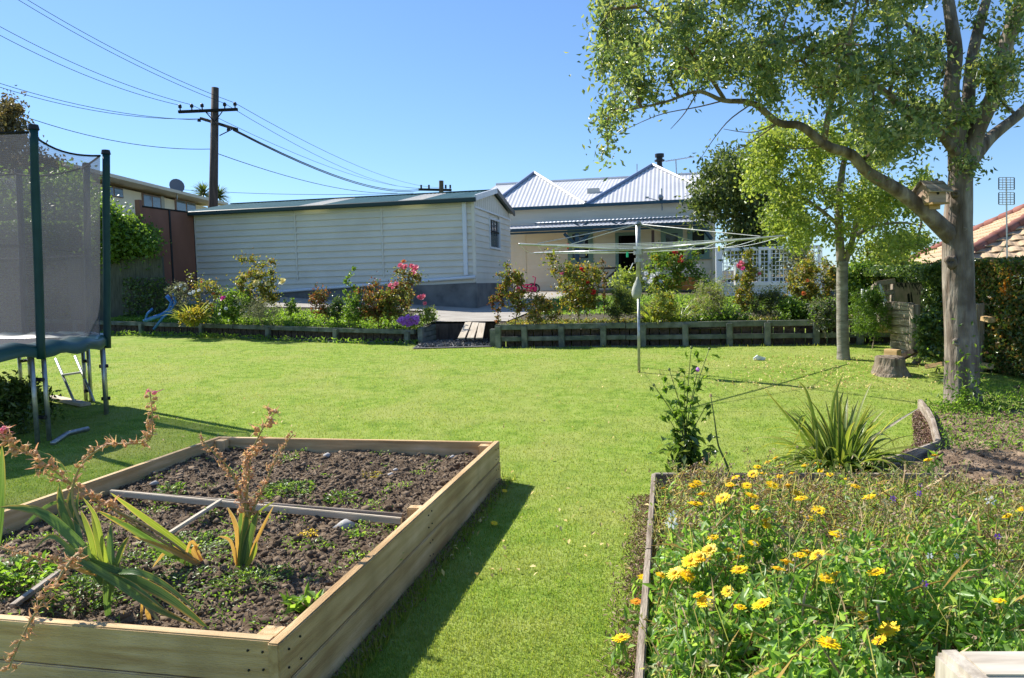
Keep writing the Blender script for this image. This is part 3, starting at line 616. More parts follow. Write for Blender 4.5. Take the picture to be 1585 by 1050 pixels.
wire('faint distant wire low in the sky just above the red tiled roof, upper', P(1500, 349, 60), P(1640, 350, 60), .1, .018)
wire('faint distant wire low in the sky just above the red tiled roof, lower', P(1500, 352, 60), P(1640, 354, 60), .1, .018)

# tiled house at right
th = thing('tiled_house', 'neighbouring house with orange clay tiled hip roof behind the right hedge', 'house', (12, 18, 0))
C_ = Vector((9.4, 16, 1.88)); Lp = Vector((12.7, 25, 1.88)); Rp = Vector((18.2, 12.66, 1.88)); Tp = Vector((15.2, 19.2, 4.12))
m_ = MB(); ctr = (Lp + Rp) / 2
for (p, q) in ((C_, Lp), (C_, Rp)):
    p2, q2 = p.lerp(ctr, .06), q.lerp(ctr, .06); vs = [Vector((p2.x, p2.y, -.2)), Vector((q2.x, q2.y, -.2)), Vector((q2.x, q2.y, 1.75)), Vector((p2.x, p2.y, 1.75))]; m_.add(vs, [(0, 1, 2, 3)])
m_.build('wall', mCream2, th)
m_ = MB(); Bk = Lp + Rp - C_; m_.add([Lp, Bk, Rp, Tp], [(0, 1, 3), (1, 2, 3)]); m_.build('roof_back', mTile, th)
def tiles(A, B, T, maxn, name, mat):
    """rows of curved tiles on the triangular roof face A-B-T (A-B is the eave)"""
    e = (B - A); Le = e.length; e.normalize(); foot = A + e * (T - A).dot(e); up_ = T - foot; Hh = up_.length; up_.normalize(); n = e.cross(up_)
    if n.z < 0: n = -n
    base = MB(); base.add([A - n * .03, B - n * .03, T - n * .03], [(0, 1, 2)]); base.build('roof_deck', mDarkWood, th)
    rows = int(Hh / .30); tw = .33; me = None; rest = MB(); cand = []
    for r in range(rows):
        h0 = r * Hh / rows; lo = (foot - A).length * (h0 / Hh); hi = Le - (Le - (foot - A).length) * (h0 / Hh) 
        k = int((hi - lo) / tw)
        for i in range(k):
            cand.append((A + e * (lo + .02 + tw * (i + .5)) + up_ * (h0 + .16)))
    prof = [(-.165, 0), (-.12, .0), (-.06, .022), (0, .028), (.06, .022), (.12, .0), (.165, -.002)]
    V = []; Fc = []
    for (x, z) in prof:
        for (y, dz) in ((-.19, .04), (.17, .010), (-.19, .015)): V.append((x, y, z + dz))
    for i in range(len(prof) - 1): Fc += [(3 * i, 3 * i + 3, 3 * i + 4, 3 * i + 1), (3 * i + 2, 3 * i + 5, 3 * i + 3, 3 * i)]
    me = bpy.data.meshes.new(name); me.from_pydata(V, [], Fc); me.materials.append(mat)
    M = Matrix((e, up_, n)).transposed().to_4x4()
    if M.determinant() < 0: M = Matrix((-e, up_, n)).transposed().to_4x4()
    def vis(p):
        d = p - EYE; x = 792.5 + FPX * d.dot(RGT) / d.dot(FWD); y = 525 - FPX * d.dot(UPV) / d.dot(FWD); return -10 < x < 1640 and y < 428
    cand.sort(key=lambda p: (not vis(p), (p - EYE).length))
    for i, p in enumerate(cand):
        if i < maxn and vis(p):
            o = link(name, me, None, th); MM = M @ Matrix.Rotation(random.uniform(-.015, .015), 4, 'Z'); MM.translation = p - ROOT[th]; o.matrix_local = MM
        else: rest.add([p + M.to_3x3() @ Vector(v) for v in V], Fc)
    if rest.v: tag(rest.build('roof_tiling', mat, th), kind='stuff')
tiles(C_, Rp, Tp, 150, 'roof_tile', mTile); tiles(Lp, C_, Tp, 145, 'roof_tile', mTile)
def ridge(a, b):
    L = (b - a).length; n = int(L / .42)
    for i in range(n): m_ = MB(); m_.tube([a.lerp(b, i / n) + Vector((0, 0, .06)), a.lerp(b, (i + 1.08) / n) + Vector((0, 0, .045))], [.13, .115], 8); m_.build('ridge_tile', mRidge, th, smooth=True)
ridge(C_, Tp); ridge(Lp, Tp)
uh = thing('tv_aerial', 'tall mast with two stacked square grid aerials beside the tiled roof', 'aerial', P(1558, 402, 15.2))
m_ = MB(); m_.tube([P(1559, 420, 15.2), P(1557.5, 275, 15.2)], .015, 6); m_.tube([P(1559, 375, 15.2), P(1540, 405, 15.6)], .009, 5); m_.build('mast', mSteel, uh)
for (y0, y1) in ((275, 294), (298, 317)):
    m_ = MB()
    for y in np.linspace(y0, y1, 6): m_.tube([P(1546, y, 15.2), P(1570, y, 15.1)], .006, 4)
    for x in (1552, 1564): m_.tube([P(x, y0, 15.2), P(x, y1, 15.2)], .006, 4)
    g_ = m_.build('grid_panel', mSteel, uh)
    for x in (1546, 1570): m_ = MB(); m_.tube([P(x, y0 + .5, 15.15), P(x, y1 - .5, 15.15)], .011, 5); m_.build('reflector_rod', mBlack, g_)
# hints of far roofs between the trunks
fr = thing('distant_house', 'pale distant house with teal roof glimpsed between the two trunks', 'house', P(1420, 400, 45))
m_ = MB(); a, b, c, d = P(1395, 400, 45), P(1440, 401, 42), P(1432, 387, 46), P(1404, 386, 50); m_.add([a, b, c, d], [(0, 1, 2, 3)]); m_.add([c, d, P(1404, 400, 54), P(1432, 402, 52)], [(0, 1, 2, 3)]); m_.build('roof', mk('teal_roof', [(.25, .38, .38)], rough=.6), fr)
m_ = MB(); m_.box(P(1418, 411, 46.5), (1.7, 1.5, 1.1)); m_.build('wall', mCream2, fr)

# ================================================================== DECK WITH TRELLIS
dk = Frame(0, 24.6); dk.o = Vector((P(1113, 470, 24.6).x, 24.6, 0))
tr = thing('trellis_deck', 'raised deck with white square trellis panels and pale weatherboard skirt', 'deck', dk.w(0, 0, 1))
def dpx(x, y, v=0): return dk.px(x, y, v)
uD1 = dpx(1272, 430)[0]; zt_ = dpx(1113, 387)[1]; zm = dpx(1113, 441)[1]; zb_ = .95
for x in (1113, 1176, 1191, 1268):
    u = dpx(x, 410)[0]; wd = .2 if x == 1113 else .08
    board('post', dk.w(u, 0, zb_ if x == 1113 else zm), dk.w(u, 0, zt_ + (.05 if x == 1113 else 0)), wd, wd, mWhite, tr, .006, up=E2)
for z_, h_ in ((zt_, .09), (zm, .12)): board('rail', dk.w(.1, -.01, z_), dk.w(uD1, -.01, z_), .07, h_, mWhite, tr)
m_ = MB(); z0_, z1_ = zm + .06, zt_ - .05; n = int((uD1 - .12) / .115)
for i in range(n + 1): u = .14 + (uD1 - .14) * i / n; m_.box(dk.w(u, .0, (z0_ + z1_) / 2), (.024, .012, z1_ - z0_), rz=ANG)
k_ = m_.build('upright_laths', mWhite, tr); k_['kind'] = 'stuff'
n = int((z1_ - z0_) / .115); m_ = MB()
for i in range(n + 1): z = z0_ + (z1_ - z0_) * i / n; m_.box(dk.w((uD1 + .14) / 2, .014, z), (uD1 - .14, .012, .024), rz=ANG)
k_ = m_.build('cross_laths', mWhite, tr); k_['kind'] = 'stuff'
siding(tr, dk, 0, .1, uD1, zb_ - .2, zm - .06, .14, mShedTrim, th=.02)
m_ = MB(); m_.box(dk.w(uD1 / 2, 1.3, zm - .04), (uD1, 2.6, .08), rz=ANG); m_.build('deck_boards', mWhite, tr)
board('handrail', dk.w(dpx(1196, 445)[0], -.5, dpx(1196, 445, -.5)[1]), dk.w(dpx(1222, 461)[0], -.9, dpx(1222, 461, -.9)[1]), .06, .05, mWhite, tr)
tyre = MB(); q = P(1256, 466, 20.6)
tor = []
for i in range(21):
    t = 2 * math.pi * i / 20; tor.append(q + Vector((math.cos(t) * .10 * .9, math.cos(t) * .16, math.sin(t) * .21)))
tyre.tube(tor, .055, 8, cap=False); o = tyre.build('barrow_wheel', mBlack, smooth=True); tag(o, 'black rubber wheel standing on edge below the white deck', 'wheel')
# white cushion / chair on the deck
wc = MB(); wc.box(dk.w(dpx(1146, 420)[0], -.35, dpx(1146, 425, -.35)[1]), (.45, .3, .75), rz=ANG); o = wc.build('storage_box', mk('pale_plastic', [(.72, .70, .64)], rough=.6), bevel=.04); tag(o, 'upright pale box standing in front of the white trellis', 'box')
# things by the bungalow wall
kb = thing('kennel', 'orange-brown wooden kennel with grey sloping roof against the bungalow', 'kennel', P(1062, 446, 28.5))
q = P(1062, 437, 28.5); m_ = MB()
for k in range(3): mm_ = MB(); mm_.box(q + Vector((0, 0, -.2 + .16 * k)), (.95, .7, .15), rz=ANG); mm_.build('board', mk('orange_stain', [(.42, .17, .03), (.5, .22, .05)], scale=3, rough=.6), kb, bevel=.008)
m_ = MB(); p0 = q + Vector((0, 0, .3)); vs = [p0 + E1 * -.62 - E2 * .45, p0 + E1 * .62 - E2 * .45, p0 + E1 * .5 + Vector((0, 0, .38)), p0 - E1 * .45 + Vector((0, 0, .38)), p0 + E1 * .62 + E2 * .45, p0 - E1 * .62 + E2 * .45]
m_.add(vs, [(0, 1, 2, 3), (3, 2, 4, 5), (0, 3, 5), (1, 4, 2)]); m_.build('roof', mk('grey_felt', [(.15, .16, .18)], rough=.9), kb)
# child's pink trike with basket
tk = thing('pink_tricycle', "child's pink tricycle with wire basket parked by the bungalow wall", 'tricycle', P(815, 452, 31))
mPk = mk('pink_plastic', [(.75, .03, .15)], rough=.35)
for x, r_ in ((802, .16), (823, .2), (828, .18)):
    q = P(x, 447, 31); ring = [q + Vector((math.cos(2 * math.pi * i / 16) * r_, .02, math.sin(2 * math.pi * i / 16) * r_)) for i in range(17)]
    m_ = MB(); m_.tube(ring, .035, 6, cap=False); wq = m_.build('wheel', mBlack, tk, smooth=True)
    m_ = MB(); m_.tube([q - Vector((0, .05, 0)), q + Vector((0, .05, 0))], .09, 10); m_.build('hub', mPk, wq)
m_ = MB(); m_.tube([P(800, 446, 31), P(803, 432, 31), P(799, 424, 31)], .03, 6); m_.tube([P(803, 436, 31), P(812, 445, 31), P(826, 447, 31)], .035, 6); m_.tube([P(826, 447, 31), P(829, 430, 31), P(824, 428, 31)], .025, 6); m_.build('frame', mPk, tk)
m_ = MB(); m_.box(P(818, 441, 31), (.3, .25, .06)); m_.tube([P(808, 450, 31), P(830, 450, 31)], .05, 6); m_.build('seat', mPk, tk)
m_ = MB()
for i in range(7):
    t = i / 6; m_.tube([P(796 + 14 * t, 424, 30.9), P(799 + 9 * t, 440, 30.9)], .009, 4)
for z in (424, 432, 440): m_.tube([P(796 + (z - 424) * .18, z, 30.9), P(810 - (z - 424) * .12, z, 30.9)], .012, 4)
m_.build('basket', mBlack, tk)
gt = thing('gate', 'low dark timber gate with diagonal brace beside the bungalow doorway', 'gate', P(945, 450, 30.2))
for a, b in (((925, 416), (955, 415)), ((939, 432), (953, 420)), ((953, 415), (953, 445)), ((926, 416), (926, 446)), ((926, 445), (953, 444))): m_ = MB(); m_.bar(P(*a, 30.2), P(*b, 30.2), .06, .08, up=Vector((0, 1, 0)) if a[0] == b[0] else Vector((0, 0, 1))); m_.build('gate_bar', mDarkWood, gt)

# ================================================================== ROTARY CLOTHESLINE
b0 = G(989, 577); D0 = b0.y
cl = thing('rotary_clothesline', 'grey steel rotary clothesline standing in the middle of the lawn', 'clothesline', b0)
tp = P(987.5, 347, D0); hub = P(988, 387, D0); mid_ = P(988.5, 455, D0)
m_ = MB(); m_.tube([b0 - Vector((0, 0, .1)), mid_], .021, 12); m_.build('pole', mSteel, cl, smooth=True)
m_ = MB(); m_.tube([mid_ + Vector((0, 0, -.03)), P(988, 395, D0), tp], [.030, .036, .036], 12); m_.build('upper_pole', mSteel, cl, smooth=True)
m_ = MB(); m_.tube([tp, tp + Vector((0, 0, .03))], [.052, .045], 12); m_.build('cap', mSteel, cl)
m_ = MB(); m_.tube([hub - Vector((0, 0, .07)), hub + Vector((0, 0, .05))], .072, 12); m_.tube([hub - Vector((0, 0, .18)), hub - Vector((0, 0, .12))], .06, 10); m_.build('hub', mSteel, cl)
dirs = [Vector((.67, -.74, 0)), Vector((.74, .67, 0)), Vector((-.67, .74, 0)), Vector((-.80, -.60, 0))]; tips = []
LA = [2.28, 2.2, 2.2, 2.2]
for d_, L_ in zip(dirs, LA):
    t_ = hub + d_ * L_ + Vector((0, 0, .06)); tips.append(t_); m_ = MB(); m_.tube([hub, t_], .014, 8); m_.build('arm', mSteel, cl, smooth=True)
    m_ = MB(); m_.tube([tp, hub + d_ * (L_ * .86) + Vector((0, 0, .07))], .006, 5); m_.build('stay', mSteel, cl)
for k in range(4):
    a, b = tips[k], tips[(k + 1) % 4]
    for f_ in (1, .86, .72, .58, .44):
        p, q = hub.lerp(a, f_), hub.lerp(b, f_); pts = [p.lerp(q, i / 8) - Vector((0, 0, .04 * 4 * (i / 8) * (1 - i / 8))) for i in range(9)]
        m_ = MB(); m_.tube(pts, .0035, 4); m_.build('line', mShedTrim, cl)
for k, (px, py) in enumerate(((857, 388), (879, 379), (971, 392), (1113, 383))):
    cols_ = [(.8, .7, .05), (.7, .1, .08), (.05, .6, .35), (.8, .7, .05)]; q = P(px, py, D0 - .6); m_ = MB(); m_.box(q - Vector((0, 0, .02)), (.028, .014, .075)); o = m_.build('clothes_peg', mk('peg_%d' % k, [cols_[k]], rough=.4)); tag(o, ['yellow clothes peg on the left lines of the clothesline', 'red clothes peg on the left lines of the clothesline', 'green clothes peg hanging left of the clothesline hub', 'yellow clothes peg on the right side above the white post'][k], 'clothes peg')
# winding handle and peg bag
m_ = MB(); m_.tube([hub - Vector((0, 0, .18)), hub + Vector((-.09, -.05, -.2)), hub + Vector((-.13, -.05, -.28))], .008, 6); m_.build('crank_handle', mSteel, cl)
pc = P(986, 447, D0 - .07); V = []; m_ = MB(); prof = [(.20, .02), (.15, .035), (.08, .075), (0, .10), (-.08, .105), (-.14, .085), (-.18, .03)]
m_.tube([pc + Vector((.01 * math.sin(z * 9), 0, z * .85)) for z, r_ in prof], [r_ * .72 for z, r_ in prof], 14, wob=.25); o = m_.build('peg_bag', mk('grey_canvas', [(.30, .31, .28), (.40, .41, .37)], scale=12, rough=.9, bump=.01), smooth=True)
o.scale = (1, 1, 1); tag(o, 'bulging grey-green canvas peg bag hanging on the clothesline pole', 'peg bag')

# ================================================================== TRAMPOLINE
TC = Vector((-6.70, 8.6, 0)); TR = 1.83; ZM = 1.09; ZT = 3.32
tm = thing('trampoline', 'large round trampoline with dark safety net and teal padding, cut by the left frame edge', 'trampoline', (TC.x, TC.y, .1))
def tp_(deg, r=TR, z=ZM): t = R(deg); return TC + Vector((math.cos(t) * r, math.sin(t) * r, z))
PA = [-20, 23, 56, 90, 135, 180, 225, 285]
# legs: pairs of tubes at each pole
for a in PA:
    for s in (-2.1, 2.1):
        p = tp_(a + s, TR, 0); g_ = gz(p.x, p.y); m_ = MB(); m_.tube([Vector((p.x, p.y, g_ - .02)), Vector((p.x, p.y, ZM - .05))], .024, 10); m_.build('leg', mSteel, tm, smooth=True)
    for z in (.35, .75):
        q = tp_(a, TR, z); m_ = MB(); m_.box(q, (.17, .03, .025), rz=R(a + 90)); m_.tube([q + Vector((math.cos(R(a)), math.sin(R(a)), 0)) * -.05, q + Vector((math.cos(R(a)), math.sin(R(a)), 0)) * .05], .022, 8); m_.build('clamp', mBlack, tm)
m_ = MB(); m_.tube([tp_(i * 7.5, TR, ZM - .06) for i in range(49)], .026, 8, cap=False); m_.build('frame_ring', mSteel, tm, smooth=True)
# padding: top surface and skirt, slightly wavy
V = []; Fc = []; n = 144
for i in range(n):
    a = 360 * i / n; sag = .018 * math.sin(R(a) * 24) + .012 * mn.noise(Vector((a * .3, 0, 0)))
    for (r_, z) in ((TR - .36, ZM - .01), (TR - .3, ZM + .025), (TR - .16, ZM + .05 + sag), (TR + .02, ZM + .035 + sag), (TR + .055, ZM - .01), (TR + .05, ZM - .10 + sag)): V.append(tp_(a, r_, z))
for i in range(n):
    for k in range(5): Fc.append((i * 6 + k, i * 6 + k + 1, ((i + 1) % n) * 6 + k + 1, ((i + 1) % n) * 6 + k))
m_ = MB(); m_.add(V, Fc); m_.build('padding', mTeal, tm, smooth=True)
m_ = MB(); m_.add([tp_(i * 6, TR - .33, ZM - .02) for i in range(60)], [tuple(range(60))]); m_.build('jumping_mat', mMat, tm)
for a in PA:
    p0, p1 = tp_(a, TR + .05, ZM - .12), tp_(a, TR + .17, ZT); m_ = MB(); nn_ = 14
    m_.tube([p0.lerp(p1, i / nn_) for i in range(nn_ + 1)], .042, 12, wob=.16); sl = m_.build('pole_sleeve', mTealD, tm, smooth=True)
    m_ = MB(); m_.tube([p1, p1 + Vector((0, 0, .05))], [.055, .045], 12); m_.build('pole_cap', mBlack, sl)
# net: woven, see-through between its threads
nm = bpy.data.materials.new('safety_net'); nm.use_nodes = True; N = nm.node_tree.nodes; Lk = nm.node_tree.links
bs = N['Principled BSDF']; bs.inputs['Base Color'].default_value = (.065, .067, .078, 1); bs.inputs['Roughness'].default_value = .8
tl = N.new('ShaderNodeBsdfTranslucent'); tl.inputs[0].default_value = (.13, .135, .155, 1); m1 = N.new('ShaderNodeMixShader'); m1.inputs[0].default_value = .5; Lk.new(bs.outputs[0], m1.inputs[1]); Lk.new(tl.outputs[0], m1.inputs[2])
tp2 = N.new('ShaderNodeBsdfTransparent'); mx = N.new('ShaderNodeMixShader'); Lk.new(tp2.outputs[0], mx.inputs[1]); Lk.new(m1.outputs[0], mx.inputs[2])
tcn = N.new('ShaderNodeTexCoord'); nz_ = N.new('ShaderNodeTexNoise'); nz_.inputs['Scale'].default_value = 5; Lk.new(tcn.outputs['Object'], nz_.inputs[0]); mr = N.new('ShaderNodeMapRange'); mr.inputs[3].default_value = .36; mr.inputs[4].default_value = .52; Lk.new(nz_.outputs[0], mr.inputs[0])
wv = N.new('ShaderNodeTexWave'); wv.bands_direction = 'Z'; wv.inputs['Scale'].default_value = 14; wv.inputs['Distortion'].default_value = 3; Lk.new(tcn.outputs['Object'], wv.inputs[0]); md = N.new('ShaderNodeMath'); md.operation = 'MULTIPLY_ADD'; md.inputs[1].default_value = .10; Lk.new(wv.outputs['Fac'], md.inputs[0]); Lk.new(mr.outputs[0], md.inputs[2]); Lk.new(md.outputs[0], mx.inputs[0])
Lk.new(mx.outputs[0], N['Material Output'].inputs[0])
for i, a in enumerate(PA):
    b = PA[(i + 1) % len(PA)]; b += 360 if b < a else 0; V = []; Fc = []; nu, nv = 10, 12
    p, q = tp_(a, TR - .02, 0), tp_(b, TR - .02, 0)
    for j in range(nv + 1):
        for k in range(nu + 1):
            t = k / nu; z = ZM + .03 + (ZT - ZM - .05) * j / nv - (.20 * 4 * t * (1 - t) if j == nv else 0) * .35
            o_ = p.lerp(q, t) ; o_ = o_ + (TC + Vector((0, 0, 0)) - o_) * .02 * math.sin(math.pi * t) * (1 + math.sin(j * 1.1 + i)); sh_ = 1 + .07 * (z - ZM) / (ZT - ZM); o_ = TC + (o_ - TC) * sh_; o_.z = z; V.append(o_)
    for j in range(nv):
        for k in range(nu): c = j * (nu + 1) + k; Fc.append((c, c + 1, c + nu + 2, c + nu + 1))
    m_ = MB(); m_.add(V, Fc); m_.build('safety_net', nm, tm, smooth=True)
    bd = []
    for k in range(nu + 1): o_ = V[6 * (nu + 1) + k]; bd += [o_ + Vector((0, 0, -.09)), o_ + Vector((0, 0, -.06))]
    m_ = MB(); m_.add([v + (TC - v) * -.004 for v in bd], [(2 * k, 2 * k + 2, 2 * k + 3, 2 * k + 1) for k in range(nu)]); m_.build('net_seam', nm, tm)
    top = V[-(nu + 1):]; m_ = MB(); m_.tube(top, .012, 5); m_.build('net_cord', mDark, tm)
# ladder
ld0, ld1 = P(87, 556, 10.3), P(119, 553, 10.3)
la = thing('trampoline_ladder', 'small grey two-rail steel ladder leaning under the far trampoline rim', 'ladder', P(117, 628, 9.9))
m_ = MB(); m_.tube([P(86, 556, 10.4), P(117, 627, 9.9)], .018, 8); m_.build('rail', mSteel, la, smooth=True)
m_ = MB(); m_.tube([P(116, 552, 10.4), P(146, 622, 9.9)], .018, 8); m_.build('rail', mSteel, la, smooth=True)
for t in (.36,): m_ = MB(); m_.bar(P(86, 556, 10.4).lerp(P(117, 627, 9.9), t), P(116, 552, 10.4).lerp(P(146, 622, 9.9), t), .05, .03); m_.build('rung', mSteel, la, bevel=.006)
wp = thing('timber_offcut', 'pale flat timber board lying on the grass under the ladder', 'timber', G(100, 628))
a, b = G(78, 618), G(133, 630); board('board', a + Vector((0, 0, .03)), b + Vector((0, 0, .03)), .14, .04, mPaleWood, wp, .006)
a, b, c = G(82, 690), G(105, 676), G(137, 668); m_ = MB(); m_.tube([a + Vector((0, 0, .025)), b + Vector((0, 0, .035)), c + Vector((0, 0, .03))], .028, 10); o = m_.build('steel_tube', mSteel, smooth=True); tag(o, 'loose grey steel tube lying on the grass between the near trampoline legs', 'tube')
# blue plastic thing
bl = thing('blue_plastic_hoop_toy', 'blue plastic curved toy lying against the left retaining wall', 'toy', P(240, 490, 19.3))
mBl = mk('blue_plastic', [(.03, .13, .45), (.06, .22, .6)], scale=4, rough=.35, transl=.2)
for pts, w_ in (([(268, 455), (272, 468), (264, 482), (252, 492), (238, 510)], .035), ([(222, 497), (240, 490), (258, 486), (268, 484)], .03), ([(224, 498), (228, 486), (236, 478)], .03), ([(258, 458), (266, 468), (262, 480), (250, 488), (226, 496)], .05)):
    m_ = MB(); m_.tube([P(x, y, 19.25) for x, y in pts], w_, 8); m_.build('hoop', mBl, bl, smooth=True)

# ================================================================== RAISED BED
BO = Vector((-.868, 2.695, 0)); U = Vector((.2095, .978, 0)).normalized(); W = Vector((-.978, .2095, 0)).normalized(); BL, BWd, BH = 3.546, 2.566, .344
def B(u, w_, z=0): return BO + U * u + W * w_ + Vector((0, 0, z))
rb = thing('raised_bed', 'wooden raised vegetable bed of stacked pine boards in the left foreground', 'raised bed', B(BL / 2, BWd / 2, 0))
hb = BH / 2
for lev in (0, 1):
    z = hb * (lev + .5); j = .003 * lev
    board('side_board', B(-.02, .023 + j, z), B(BL + .02, .023 + j, z), .046, hb - .004, mSleeper, rb, .005)
    board('side_board', B(0, BWd - .023 - j, z), B(BL, BWd - .023 - j, z), .046, hb - .004, mSleeper, rb, .005)
    board('end_board', B(.023 + j, .049, z), B(.023 + j, BWd - .049, z), .046, hb - .004, mSleeper, rb, .005)
    board('end_board', B(BL - .023 - j, .049, z), B(BL - .023 - j, BWd - .049, z), .046, hb - .004, mSleeper, rb, .005)
for u, w_ in ((.10, .10), (BL - .10, .10), (.10, BWd - .10), (BL - .10, BWd - .10)):
    board('corner_post', B(u, w_, .0), B(u, w_, BH - .012), .09, .09, mSleeper, rb, .006, up=U)
board('side_post', B(1.72, .085, .02), B(1.72, .085, BH - .01), .09, .07, mSleeper, rb, .006, up=U)
def soilz(x, y):
    p = Vector((x, y, 0)); q = p - BO; u, w_ = q.dot(U), q.dot(W)
    z = .205 + .028 * mn.noise(Vector((x * 1.7, y * 1.7, 3))) + .03 * mn.noise(Vector((x * 6, y * 6, 1))) + .022 * abs(mn.noise(Vector((x * 15, y * 15, 7)))) + .010 * mn.noise(Vector((x * 40, y * 40, 2)))
    return z + .03 * ss(1.9, 2.6, u)
V = []; Fc = []; nu, nw = 190, 140
for i in range(nu + 1):
    for k in range(nw + 1):
        p = B(.046 + (BL - .092) * i / nu, .046 + (BWd - .092) * k / nw); V.append((p.x, p.y, soilz(p.x, p.y)))
for i in range(nu):
    for k in range(nw): c = i * (nw + 1) + k; Fc.append((c, c + nw + 1, c + nw + 2, c + 1))
o = npmesh('soil', V, Fc, mSoil, k=4, smooth=True); tag(o, 'dark crumbly soil filling the raised bed', 'soil', kind='stuff')
for (u_, w__) in ((.05, -.002), (.13, -.002), (1.70, -.002), (1.76, -.002), (BL - .05, -.002), (BL - .13, -.002)):
    for z in (.05, .13, .22, .30):
        m_ = MB(); q = B(u_ + random.uniform(-.008, .008), w__, z + random.uniform(-.01, .01)); m_.tube([q + W * .004, q - W * .0015], .0045, 8); m_.build('screw', mBlack, rb)
for w__ in (.08, .14, BWd - .08, BWd - .14):
    for z in (.05, .13, .22, .30): m_ = MB(); q = B(-.001, w__, z + random.uniform(-.01, .01)); m_.tube([q + U * .004, q - U * .0015], .0045, 8); m_.build('screw', mBlack, rb)
# clods and woody litter
def scatter_clods(name, n, fn, r0_, r1_, mat, label, cat):
    t = (1 + 5 ** .5) / 2; iv = np.array([(-1, t, 0), (1, t, 0), (-1, -t, 0), (1, -t, 0), (0, -1, t), (0, 1, t), (0, -1, -t), (0, 1, -t), (t, 0, -1), (t, 0, 1), (-t, 0, -1), (-t, 0, 1)]) / 1.9
    it = np.array([(0, 11, 5), (0, 5, 1), (0, 1, 7), (0, 7, 10), (0, 10, 11), (1, 5, 9), (5, 11, 4), (11, 10, 2), (10, 7, 6), (7, 1, 8), (3, 9, 4), (3, 4, 2), (3, 2, 6), (3, 6, 8), (3, 8, 9), (4, 9, 5), (2, 4, 11), (6, 2, 10), (8, 6, 7), (9, 8, 1)])
    C = np.array([fn() for _ in range(n)]); r = r0_ * (r1_ / r0_) ** (rng.uniform(0, 1, (n, 1, 1)) ** 2.2)
    V = C[:, None, :] + (iv[None] * rng.uniform(.25, 1.5, (n, 12, 1)) * r) * np.array([1, 1, .75])
    T = (np.arange(n)[:, None, None] * 12 + it[None]).reshape(-1, 3)
    o = npmesh(name, V.reshape(-1, 3), T, mat); tag(o, label, cat, kind='stuff')
def bedpt(um=0):
    u, w_ = random.uniform(.07, BL - .07), random.uniform(.07, BWd - .07); p = B(u, w_); return (p.x, p.y, soilz(p.x, p.y) + .002)
mClod = mk('soil_clod', [(.06, .039, .024), (.135, .094, .058), (.24, .175, .115)], mode='island', rough=.95)
mChip = mk('litter_chip', [(.10, .07, .05), (.24, .18, .13), (.34, .28, .21), (.06, .045, .035)], mode='island', rough=.9)
scatter_clods('soil_clods', 11000, bedpt, .004, .030, mClod, 'lumps of dark soil on the raised bed', 'soil')
C = np.array([bedpt() for _ in range(15000)]); C[:, 2] += .004
V, T = leafgeo(C, .026, .006, fold=.1, flat=1); tag(npmesh('woody_litter', V, T, mChip), 'pale chips and straw mixed into the bed soil', 'litter', kind='stuff')
def on_soil(px, py, dz=0):
    p = G(px, py, lambda x, y: .225); p.z = soilz(p.x, p.y) + dz; return p
board('divider', on_soil(172, 776, .055), on_soil(622, 812, .05), .022, .04, mPaleWood, rb, .004)
board('divider', on_soil(172, 772, .035) , on_soil(624, 805, .035), .018, .03, mOldWood, rb, .003)
board('divider', on_soil(262, 836, .05), on_soil(343, 788, .065), .028, .02, mPaleWood, rb, .004)
board('stake', on_soil(20, 950, .05), on_soil(115, 885, .05), .03, .02, mOldWood, rb, .003)
for px, py, s in ((505, 710, .03), (700, 712, .025), (530, 815, .05), (236, 738, .03), (612, 733, .02), (560, 694, .02), (605, 740, .022), (238, 755, .025)):
    q = on_soil(px, py, s * .4); m_ = MB(); m_.tube([q + Vector((0, 0, -s * .6)), q + Vector((s * .2, 0, 0)), q + Vector((0, 0, s * .45))], [s * .9, s * 1.15, s * .45], 7, wob=.5); o = m_.build('stone', mk('pale_stone', [(.38, .36, .33), (.5, .48, .45)], scale=20, rough=.9), smooth=True)
    o['category'] = 'stone'; o['group'] = 'stones in the raised bed'; o['label'] = {505: 'grey stone near the far board of the raised bed, left of centre', 700: 'pale grey stone in the far right corner of the raised bed', 530: 'long pale stone just before the divider, below its right half', 236: 'stone by the left board of the raised bed behind the divider', 612: 'grey stone in the back of the bed right of centre', 560: 'tiny stone next to the far board of the raised bed', 605: 'small stone a little behind the right end of the divider', 238: 'small pale stone just behind the left end of the divider'}[px]

# ------------------------------------------------------------------ plant helpers
def strap(mb, base, az, L, wd, rise=1.0, droop=1.0, n=8, twist=0, bend=None, tipw=.05, arc=None):
    """a strap leaf: centre line leaves the base at angle `rise` (rad from the ground) and curves over by `droop`"""
    h = Vector((math.cos(az), math.sin(az), 0)); s = Vector((-math.sin(az), math.cos(az), 0)); p = Vector(base); V = []; ang = rise; st = L / n
    for i in range(n + 1):
        t = i / n; w_ = wd * (min(1, .55 + t * 2.2) if t < .3 else 1) * (1 - max(0, (t - .45) / .55) ** 1.8 * (1 - tipw)) / 2
        d = h * math.cos(ang) + Vector((0, 0, math.sin(ang))); nr = -h * math.sin(ang) + Vector((0, 0, math.cos(ang)))
        tw = twist * t; sv = s * math.cos(tw) + nr * math.sin(tw); nv = nr * math.cos(tw) - s * math.sin(tw)
        V += [p + sv * w_ + nv * w_ * .35, p - nv * w_ * .12, p - sv * w_ + nv * w_ * .35]
        ang -= droop / n * (1 + 1.2 * t); p = p + d * st
    mb.add(V, [(3 * i + a, 3 * i + a + 1, 3 * i + a + 4, 3 * i + a + 3) for i in range(n) for a in (0, 1)]); return p
